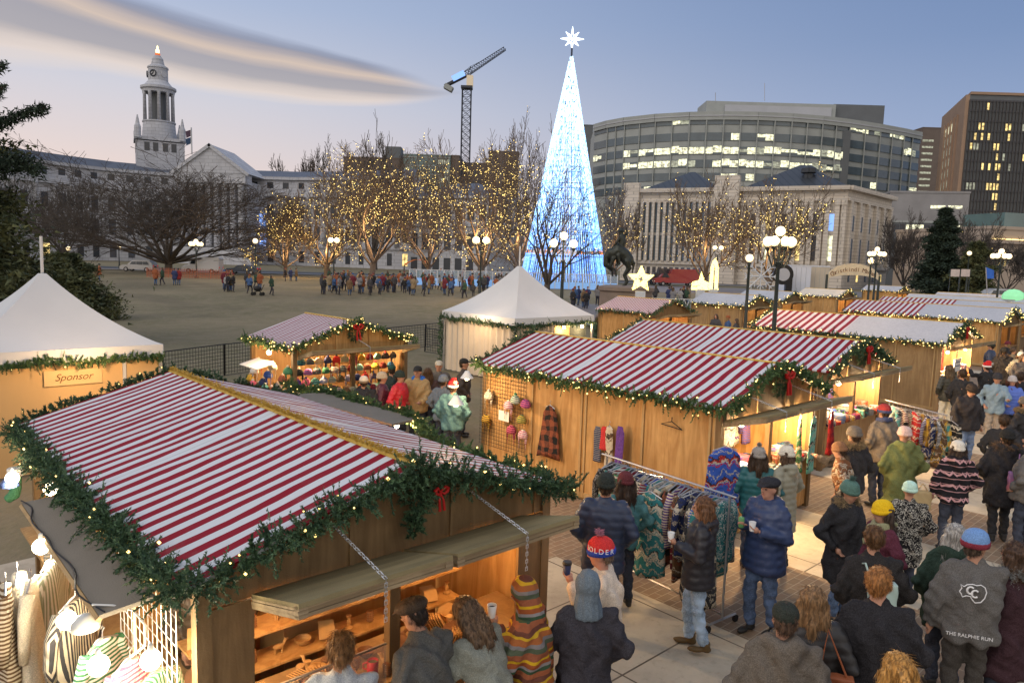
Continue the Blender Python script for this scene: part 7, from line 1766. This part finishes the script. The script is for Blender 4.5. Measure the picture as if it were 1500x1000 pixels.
h_ = thing('empty_hanger', 'empty black coat hanger on the plywood wall', 'hanger', wall_l(b2, 984, 618, .08), wn); MB().tube([(0, 0, .08), (0, 0, .01), (-.2, 0, -.06), (.2, 0, -.09), (0, 0, .01)], .009, 5).build('wire', M_blk, h_)
def wire_grid(label, P, rz, w, h, m=M_blk, step=.075, r=.004):
    t = thing('wire_grid_panel', label, 'grid panel', P, rz); b = MB()
    for i in range(int(w/step)+1): b.tube([(i*step, 0, 0), (i*step, 0, h)], r, 4, False)
    for j in range(int(h/step)+1): b.tube([(0, 0, j*step), (w, 0, j*step)], r, 4, False)
    b.build('wires', m, t); return t
ga, gb = wall_l(b2, 770, 600, .06), wall_l(b2, 703, 585, .06); wire_grid('black wire grid with knit hats on the rear of the plywood wall', (ga.x, ga.y, .5), math.atan2(gb.y-ga.y, gb.x-ga.x), (Vector(gb.xy)-Vector(ga.xy)).length, 1.55)
for px, py, c1, c2, fl, pm, lb in ((716, 577, 'cream', 'grey', 1, 'grey', 'cream and grey hat with ear flaps'), (745, 591, 'pink', 'white', 1, None, 'pale pink hat with white cuff'), (755, 583, 'green', 'white', 0, 'green', 'green and white striped beanie'), (770, 589, 'purple', 'pink', 0, None, 'lilac patterned beanie'),
                                 (712, 611, 'mustard', 'black', 1, None, 'black and yellow striped flap hat'), (764, 612, 'mustard', 'green', 0, None, 'lime yellow beanie'), (749, 627, 'maroon', 'pink', 1, None, 'maroon and pink flap hat'), (766, 634, 'pink', 'white', 1, None, 'hot pink striped flap hat with tassels')):
    knit_hat(lb+' on the black wire grid', wall_l(b2, px, py, .16)-Vector((0, 0, .1)), wn, c1, c2, fl, pm, 1.25, 'hats on the wire grid')
P = wall_l(b2, 738, 609, .14); o = thing('price_card', 'white price card pinned to the hat grid', 'sign', P, wn); MB().box((0, 0, 0), (.3, .008, .2)).build('card', mat('paper_white', (.7, .68, .62), .7, .05), o)
# clip lamps
def bulb_lamp(label, P, W, cone=False, s=.055, col=(1, .66, .33), name='hanging_bulb', down=True):
    t = thing(name, label, 'bulb lamp', P); MB().ell((0, 0, 0), s, 12, 9).build('bulb', M_bulbw, t, True); MB().lathe([(.012, s*.85), (.018, s*.95), (.016, s+.04), (.006, s+.05)], n=10).build('socket', mat('white_plastic', (.6, .6, .58), .4, .02), t)
    if cone: MB().lathe([(.13, -.02), (.06, .08), (.04, .12), (.035, .12), (.055, .075), (.125, -.02)], n=18, cap=False).build('lamp_shade', mat('white_enamel', (.7, .7, .68), .35, 0), t, True)
    point((0, 0, -s-.03), W, col, s, t); return t
bulb_lamp('upper white clip lamp shining beside the hat grid', at(684, 552, 2.0), 60, True, .06)
bulb_lamp('lower white clip lamp shining beside the hat grid', at(668, 590, 2.0), 35, True, .06)
bulb_lamp('small bright bulb at the right hatch edge of the front stall', at(581, 623, 2.0), 160, False, .035)
for t_, nm, W in ((b2, 'the knitwear stall', 170), (b3, 'the second striped stall', 170), (b4, 'the half striped stall', 200)):
    for i, x in enumerate((.7, 2.4)): bulb_lamp('bright bulb under the %s front hatch of %s' % (('near', 'far')[i], nm), b_pt(t_, x, .12, 1.86), W)
# throws and blankets at the openings
garment('royal blue throw with red and cream motifs at the stall corner', at(1062, 652, 1.8), AZ-.5, 'blue', 'red', 'aztec', L=.85, w=.24, d=.08, sleeves=False, name='hanging_blanket', cat='blanket', seed=5, flare=1.2)
tq = garment('turquoise blanket with black animal motifs and yellow diamonds under the hatch', at(1193, 607, 1.75), AZ+.2, 'turquoise', 'black', 'aztec', L=1.0, w=.2, d=.03, sleeves=False, name='hanging_blanket', cat='blanket', seed=6)
garment('crimson throw next to the turquoise blanket', at(1219, 600, 1.75), AZ+.2, 'red', 'maroon', 'plaid', L=.8, w=.12, d=.05, sleeves=False, name='hanging_blanket', cat='blanket', seed=7)
garment('dark green blanket left of the turquoise one', at(1173, 612, 1.75), AZ+.5, 'green', 'cream', 'aztec', L=.9, w=.1, d=.05, sleeves=False, name='hanging_blanket', cat='blanket', seed=8)
def folded(label, P, rz, d, c1, c2, k, name='folded_blanket', cat='blanket', group=None):
    t = tag(fuse(MB().box((0, 0, d[2]/2), d), name, cloth(CC[c1], k, CC[c2]), None, min(d)/4, 2, lambda V, N: .004*np.sin(V[:, 2]*120)+.004*np.sin(V[:, 0]*50)), label, cat, group); t.location = P; t.rotation_euler.z = rz; return t
ks = list(CC)
for st_, nm in ((b2, 'knitwear stall counter'), (b3, 'second stall counter')):
    for i in range(11):
        for j in range(2):
            c1, c2 = ks[(i*7+j*5+(3 if st_ is b3 else 0)) % 18], ks[(i*5+j*3+1) % 18]; k = pats[(i+j) % 6]
            folded('folded %s and %s %s textile on the %s, %s row' % (c1, c2, pn[k], nm, ('front', 'back')[j]), b_pt(st_, .4+i*.25, .14+j*.32, .955), AZ+rg.uniform(-.3, .3), (.22, .27, rg.uniform(.08, .26)), c1, c2, k, group='folded textiles on the '+nm)
    for i in range(9):
        c1, c2 = ks[(i*5+2) % 18], ks[(i*3+5) % 18]; garment('%s and %s garment hanging inside the %s' % (c1, c2, nm.replace(' counter', '')), b_pt(st_, .55+i*.28, 1.2+.1*(i % 2), 1.85), AZ+rg.uniform(-.2, .2), c1, c2, pats[i % 6], L=.8, w=.17, group='garments inside the '+nm.replace(' counter', ''), seed=i)
# hat stall goods
GH = 'hats crowded in the small hat stall'
for i in range(12):
    for j in range(3):
        c1, c2 = ks[(i*7+j*4) % 18], ks[(i*5+j*7+3) % 18]
        knit_hat('%s and %s hat, %s row inside the hat stall' % (c1, c2, ('top', 'middle', 'lower')[j]), b_pt(bh, .4+i*.23, .3+.1*j, 1.72-.26*j), AZ+rg.uniform(-.4, .4), c1, c2 if rg.random() < .6 else None, rg.random() < .5, ks[(i+j) % 18] if rg.random() < .4 else None, 1.15, GH)
for i in range(15):
    for j in range(2): knit_hat('%s hat heaped on the hat stall counter, %s row' % (ks[(i*11+j) % 18], ('front', 'back')[j]), b_pt(bh, .3+i*.19, .05+j*.25, .96+rg.uniform(0, .05)), rg.random()*6, ks[(i*11+j) % 18], ks[(i*7+4) % 18] if i % 2 else None, False, None, 1.2, GH)
for i in range(9):
    c1 = ('green', 'rust', 'grey', 'cream', 'blue', 'navy', 'red', 'white', 'mustard')[i]
    knit_hat('%s plush animal hat hanging on the left side of the hat stall' % c1, b_pt(bh, .05, .25+i*.26, 1.55-.22*(i % 3)), AZ+R(90), c1, None, True, 'cream', 1.5, GH)
for i in range(6): knit_hat('%s hat heaped on the side counter of the hat stall' % ks[i*3], b_pt(bh, 0, .3+i*.35, .99), rg.random()*6, ks[i*3], None, False, 'white', 1.25, GH)
sw = thing('shade_board', 'white board over the left counter of the hat stall', 'board', b_pt(bh, -.28, 1.2, 1.62), AZ); MB().slab([(-.2, -.5, 0), (-.2, .5, 0), (.25, .5, .12), (.25, -.5, .12)], .02).build('board', mat('paper_white', (.7, .68, .62), .7, .05), sw)
for i, (x, y) in enumerate(((.8, .4), (2.3, .4), (-.1, .9), (3.3, .6))): bulb_lamp('bare bulb hung in the hat stall over its %s' % ('left front', 'right front', 'left side', 'right corner')[i], b_pt(bh, x, y, 1.98), 55)
wreath(b_pt(bh, 1.68, .02, 2.46), AZ, 'round wreath with red bow on the hat stall gable', .17)
wreath(b_pt(b1, 1.96, .06, 2.4), AZ, 'dense green wreath hanging from the front stall gable, small red bow at its right', .05, bs=.5)
garland([(1.76, .02, 2.6), (1.75, -.02, 2.35), (1.74, 0, 2.12)], 'thick pine bunch hanging down the centre of the front stall gable', seed=300, mtx=bm(b1), q=1, bulbs=0, rad=.15, group='pine bunches')
wreath(b_pt(b2, 1.72, .0, 2.42), AZ, 'wreath with a long red ribbon on the knitwear stall gable', .17)
wreath(b_pt(b3, 1.62, .0, 2.42), AZ, 'wreath without light on the second striped stall gable', .17)
wreath(b_pt(b4, 1.62, .0, 2.42), AZ, 'wreath on the gable of the half striped stall', .18)
# half striped stall : red backdrop and goods
for i in range(6): folded('%s gift box inside the half striped stall' % ks[(i*5+1) % 18], b_pt(b4, .5+i*.4, .2, .96), AZ, (.25, .25, .2+.1*(i % 3)), ks[(i*5+1) % 18], 'cream', 'wool', 'gift_box', 'box', 'gift boxes in the half striped stall')
o = thing('red_backdrop', 'red cloth backdrop inside the half striped stall', 'cloth', b_pt(b4, .3, .9, .95), AZ); MB().bb(0, 2.7, 0, .03, 0, .95).build('cloth', cloth(CC['red']), o)
o = thing('market_sign', 'pale sign board standing by the half striped stall', 'sign', at(1402, 530, 1.5), AZ); MB().box((0, 0, -.1), (.62, .04, .4)).build('board', mat('sign_pale', (.55, .6, .62), .6, .05), o); MB().box((0, 0, -.9), (.04, .04, 1.2)).build('post', M_iron, o)
for j in range(2): MB().box((0, -.024, .0-j*.12), (.42, .006, .035)).build('text_line', mat('ink', (.06, .1, .2)), o)
# ---- front stall counter : wooden crafts behind glass
W_TOY = mat('toy_wood', (.50, .29, .11), .6, .12, 20); W_TOYD = mat('toy_wood_dark', (.22, .10, .04), .6, .15, 20)
gl = thing('glass_guard', 'low glass guard along the front stall counter', 'glass panel', b_pt(b1, .28, -.02, .955), AZ); MB().bb(0, 1.2, -.004, .004, 0, .36).build('pane', mat('clear_glass', (.8, .85, .85), .05, 0, spec=.6, alpha=.12), gl); MB().bb(0, 1.2, -.008, .008, .361, .375).build('rim', M_pole, gl)
pr = thing('price_list', 'long white price list behind the glass at the stall corner', 'sign', b_pt(b1, .30, .03, .96), AZ); MB().box((.1, 0, .16), (.22, .006, .32), M=Matrix.Rotation(R(-12), 3, 'X')).build('paper', mat('paper_white', (.7, .68, .62), .7, .05), pr)
for k in range(22): MB().box((.1, -.004-.0027*(k-11)*1.0*.97-.001, .16+.0128*(k-11)), (.18*(.6+.4*((k*7) % 5)/5), .002, .003), M=Matrix.Rotation(R(-12), 3, 'X')).build('printed_line', mat('ink', (.06, .1, .2)), pr)
def toy_car(P, rz, lb):
    t = thing('toy_car', lb, 'toy car', P, rz, 'wooden toy cars in the tray'); MB().prism([(-.05, -.022), (.05, -.022), (.05, .022), (-.05, .022)], .01, .03).prism([(-.03, -.018), (.025, -.018), (.025, .018), (-.03, .018)], .03, .052).build('body', mat('pale_wood', (.62, .46, .26), .6, .08, 30), t)
    for x in (-.03, .03):
        for y in (-.024, .024): MB().tube([(x, y-.004, .012), (x, y+.004, .012)], .012, 10).build('wheel', W_TOYD, t)
k = 0; adj = ['near', 'next', 'middle', 'far']
for i in range(5):
    for j in range(4): toy_car(b_pt(b1, .62+i*.1, .14+j*.09, .975), AZ+rg.uniform(-.5, .9), 'pale wooden toy car in the %s file, %s row of the tray' % (('left', 'second', 'middle', 'fourth', 'right')[i], adj[j]))
GW = 'wooden craft pieces on the front stall counter'
_cw = {}
def craft_where(P):
    q = bm(b1).inverted() @ P; z = ('on the counter', 'on the lower shelf', 'on the upper shelf')[0 if q.y < .8 else 1 if q.z < 1.2 else 2]
    return z+' '+('at the left post', 'behind the price list', 'by the toy car tray', 'left of the mullion', 'right of the mullion', 'under the paper sign', 'in the right bay', 'at the right post')[min(7, max(0, int((q.x-.3)/.34)))]+('' if q.y > .8 else ', %s row' % ('front', 'middle', 'back')[min(2, int(q.y/.22))])
def craft(P, i):
    k = i % 5; lb = ('stacked wooden rings', 'carved wooden animal', 'small wooden bowl', 'wooden trivet rack', 'turned wooden candle holder')[k]; nm = ('ring_stack', 'wooden_animal', 'wooden_bowl', 'wooden_trivet', 'candle_holder')[k]
    t = thing(nm, lb, 'wooden craft', P, rg.random()*6, GW); b = MB(); m = rg.choice((W_TOY, W_TOYD, W_TOY)); lb = ('dark ' if m is W_TOYD else 'pale ')+lb
    if k == 0: [b.lathe([(.03, j*.02), (.036, j*.02+.009), (.03, j*.02+.018)], n=12) for j in range(5)]
    elif k == 1:
        b.ell((0, 0, .06), (.05, .022, .025), 8, 6); b.tube([(.04, 0, .07), (.06, 0, .11), (.085, 0, .105)], [.014, .015, .008], 6)
        for x in (-.03, .03):
            for y in (-.01, .01): b.tube([(x, y, 0), (x, y, .05)], .006, 5)
    elif k == 2: b.lathe([(.03, 0), (.06, .03), (.075, .06), (.066, .06), (.05, .03), (.001, .012)], n=16)
    elif k == 3:
        for j in range(6): b.box((0, -.06+j*.024, .06), (.13, .009, .1), M=Matrix.Rotation(.5, 3, 'X'))
    else: b.lathe([(.035, 0), (.035, .012), (.014, .025), (.02, .06), (.012, .09), (.026, .12), (.02, .12)], n=12)
    b.build('body', m, t); t['label'] = lb+' ' + craft_where(P)
for i in range(48): craft(b_pt(b1, rg.uniform(.45, 2.9), rg.uniform(.1, .6) if i % 3 else rg.uniform(.42, .62), .955), i)
for x0, x1, y, z in ((.3, 2.9, .95, 1.25), (.3, 2.9, .95, .95)):
    o = thing('display_shelf', 'warm wooden display shelf inside the front stall, %s' % ('upper', 'lower')[z < 1], 'shelf', b_pt(b1, x0, y, z), AZ); MB().bb(0, x1-x0, -.14, .16, 0, .02).build('board', W_OR, o)
    for i in range(12): craft(b_pt(b1, x0+.1+i*.22, y, z+.025), i+3)
cb_ = thing('cardboard_box', 'open cardboard box full of straw at the back of the front stall', 'box', b_pt(b1, 1.35, 1.35, 1.0), AZ+.3); MB().bb(-.2, .2, -.15, .15, -.9, .22).build('box', mat('cardboard', (.36, .22, .10), .8, .08), cb_); V_, F_, _ = garland_np([(-.15, 0, .2), (.15, 0, .2)], rng, per_m=300, rad=.1, needles=8, nl=.05, nw=.002); np_mesh('straw', V_, F_, mat('straw', (.6, .42, .15), .8), cb_)
for i, x in enumerate((.62, 2.55)):
    t_ = thing('dome_lamp', 'small round ceiling lamp inside the %s bay of the front stall' % ('left', 'right')[i], 'lamp', b_pt(b1, x, .35, 1.95), AZ); MB().lathe([(.09, 0), (.085, .03), (.05, .05)], n=16).build('dome', M_bulbw, t_, True); point((0, 0, -.08), 26, (1, .5, .16), .08, t_)
mg = thing('red_mug', 'red mug with white print full of green drink by the mullion', 'mug', at(546, 975, 1.05), 0); MB().lathe([(.04, -.06), (.045, -.05), (.045, .05), (.041, .05), (.038, -.04)], n=20).build('mug_body', mat('mug_red', (.45, .02, .02), .3, 0), mg, True); MB().lathe([(.04, .03), (.04, .031)], n=16).build('drink', mat('green_drink', (.12, .12, .03), .4, .3, 60), mg); MB().tube([(-.045, 0, .03), (-.075, 0, .02), (-.075, 0, -.02), (-.045, 0, -.03)], .007, 6).build('handle', mat('mug_red', (.45, .02, .02), .3, 0), mg)
o = thing('paper_sign', 'white paper sign inside the right bay of the front stall', 'sign', b_pt(b1, 1.75, .7, 1.45), AZ); MB().box((0, 0, 0), (.16, .006, .22)).build('paper', mat('paper_white', (.7, .68, .62), .7, .05), o)
# inner plywood partition behind the shelves so that the front bays read as rooms
o = thing('inner_partition', 'plywood partition inside the front stall', 'partition', b_pt(b1, .22, 1.75, 0), AZ); MB().bb(0, 3.06, -.015, .015, .11, 1.95).build('panel', W_OR, o)
# ---- left flank of the front stall : grey hatch, bulbs, striped clothes
Z1 = 2.02
c = [at(31, 736, Z1-.1), at(145, 901, Z1-.1), at(228, 872, Z1+.02), at(90, 724, Z1+.02)]
hf = thing('side_hatch', 'grey board hatch propped open along the left flank of the front stall', 'hatch', c[0]); MB().slab([p-c[0] for p in c], .03).build('board', W_GREY, hf)
MB().tube([c[0]-c[0]+Vector((0, 0, -.03)), c[1]-c[0]+Vector((0, 0, -.03))], .02, 4).build('edge', M_frame, hf)
o = thing('power_cord', 'black cord lying along the hatch edge', 'cord', c[0]); MB().tube([(c[0].lerp(c[1], f)-c[0])+Vector((.03*math.sin(f*20), .03*math.sin(f*13), .02)) for f in np.linspace(0, 1, 24)], .007, 4).build('cable', M_blk, o)
o = thing('extension_cord', 'white extension cord looping from the hatch to the hanging bulb', 'cord', at(135, 885, 1.95)); O = o.location; MB().tube([at(px, py, z)-O for px, py, z in ((135, 885, 1.95), (165, 886, 1.96), (195, 893, 1.93), (213, 915, 1.85), (212, 945, 1.75), (190, 962, 1.7))], .008, 5).build('cable', mat('white_plastic', (.6, .6, .58), .4, .02), o)
for px, py, z, W, lb in ((74, 716, 1.85, 30, 'upper'), (98, 908, 1.75, 25, 'left lower'), (144, 974, 1.7, 25, 'lowest'), (221, 966, 1.72, 25, 'right lower'), (60, 800, 1.85, 25, 'middle'), (18, 700, 1.9, 20, 'farthest')): bulb_lamp('%s bare round bulb glowing over the striped clothes' % lb, at(px, py, z), W, s=.064, col=(1, .84, .6))
for px, py, lb in ((14, 712, 'navy and white'), (125, 920, 'unlit white')): o = thing('lamp_shade', '%s metal lamp shade among the bulbs' % lb, 'lamp shade', at(px, py, 1.78)); MB().lathe([(.09, 0), (.085, .04), (.04, .09), (.02, .1)], n=18).build('shade', mat('enamel_'+lb[:4], (.05, .08, .2) if lb[0] == 'n' else (.6, .6, .56), .3, 0), o, True)
o = thing('christmas_stocking', 'green felt stocking with white cuff', 'stocking', at(22, 690, 1.75)); fuse(MB().tube([(0, 0, -.02), (0, 0, -.2), (-.02, 0, -.27), (-.1, 0, -.33)], [.065, .06, .065, .05], 10), 'foot', cloth(CC['green']), o, .012, 3); MB().lathe([(.078, -.05), (.08, .03), (.07, .04)], n=16).build('cuff', cloth(CC['white']), o)
stp = [('white', 'sage', 'stripev'), ('cream', 'charcoal', 'stripev'), ('cream', 'mustard', 'wool'), ('white', 'green', 'stripe'), ('cream', 'grey', 'stripe'), ('white', 'pink', 'stripe'), ('cream', 'green', 'stripev'), ('cream', 'brown', 'stripe')]
for i, (px, py, z, L, w, rzz, si) in enumerate(((75, 815, 1.72, .8, .2, .9, 0), (45, 845, 1.68, .85, .17, 1.2, 2), (110, 870, 1.66, .8, .22, .7, 1), (25, 835, 1.68, .9, .17, 1.3, 2), (150, 930, 1.5, .6, .18, .6, 3), (190, 960, 1.5, .55, .18, .5, 5), (230, 975, 1.45, .5, .16, .4, 6), (95, 760, 1.7, .6, .2, .8, 4), (8, 850, 1.68, .9, .17, 1.4, 7))):
    c1, c2, k = stp[si]; garment('%s and %s %s tunic %s' % (c1, c2, pn[k], ('on the left rail end', 'second from the frame edge', 'draped in front of the bulbs', 'behind the mustard one', 'under the lower bulbs', 'beside the wire grid foot', 'nearest the white wire grid', 'below the grey hatch', 'cropped at the photo edge')[i]), at(px, py, z), AZ+rzz, c1, c2, k, L=L, w=w, d=.07, group='striped tunics at the left flank', seed=i, flare=1.2)
g0 = b_pt(b1, .02, .22, .7); wire_grid('white wire grid on the left wall of the front stall', g0, AZ+R(90), 1.3, 1.25, mat('white_wire', (.7, .7, .68), .4, 0), .1, .0035)
o = thing('slotted_board', 'pale plywood board with a hand slot by the white grid', 'board', at(197, 905, 1.75), AZ+R(75)); MB().box((0, 0, 0), (.34, .018, .34)).build('board', mat('pale_ply', (.55, .42, .22), .6, .08), o); MB().box((.03, -.0105, 0), (.05, .003, .15), M=Matrix.Rotation(.2, 3, 'Y')).build('hand_slot', W_DK, o)
fp_ = MB(); fp_.bb(-.0, .9, -1.2, 3.6, .72, .76); o = thing('trestle_table', 'wooden table under the striped clothes', 'table', b_pt(b1, -1.05, .4, 0), AZ); fp_.build('table_top', W_MID, o)
for x in (.05, .85):
    for y in (-1.1, 3.5): MB().bb(x-.025, x+.025, y-.025, y+.025, 0, .72).build('leg', W_MID, o)
for i in range(7): folded('folded %s textile on the trestle table' % ('white striped', 'mustard', 'sage', 'pink striped', 'grey striped', 'cream', 'green striped')[i], b_pt(b1, -.6+.1*(i % 2), .1+i*.32, .765), AZ+.3*i, (.3, .25, .08), ('white', 'mustard', 'sage', 'white', 'grey', 'cream', 'green')[i], ('sage', 'cream', 'cream', 'pink', 'white', 'white', 'white')[i], 'stripe', 'folded_textile', 'textile', 'folded textiles on the trestle table')
# street lamp of the same kind standing just outside the view, right of the aisle
lamp('five globe street lamp at the right of the aisle', 1143, 347, 5, D=26, gs=.2, power=0, span=.34) if False else None
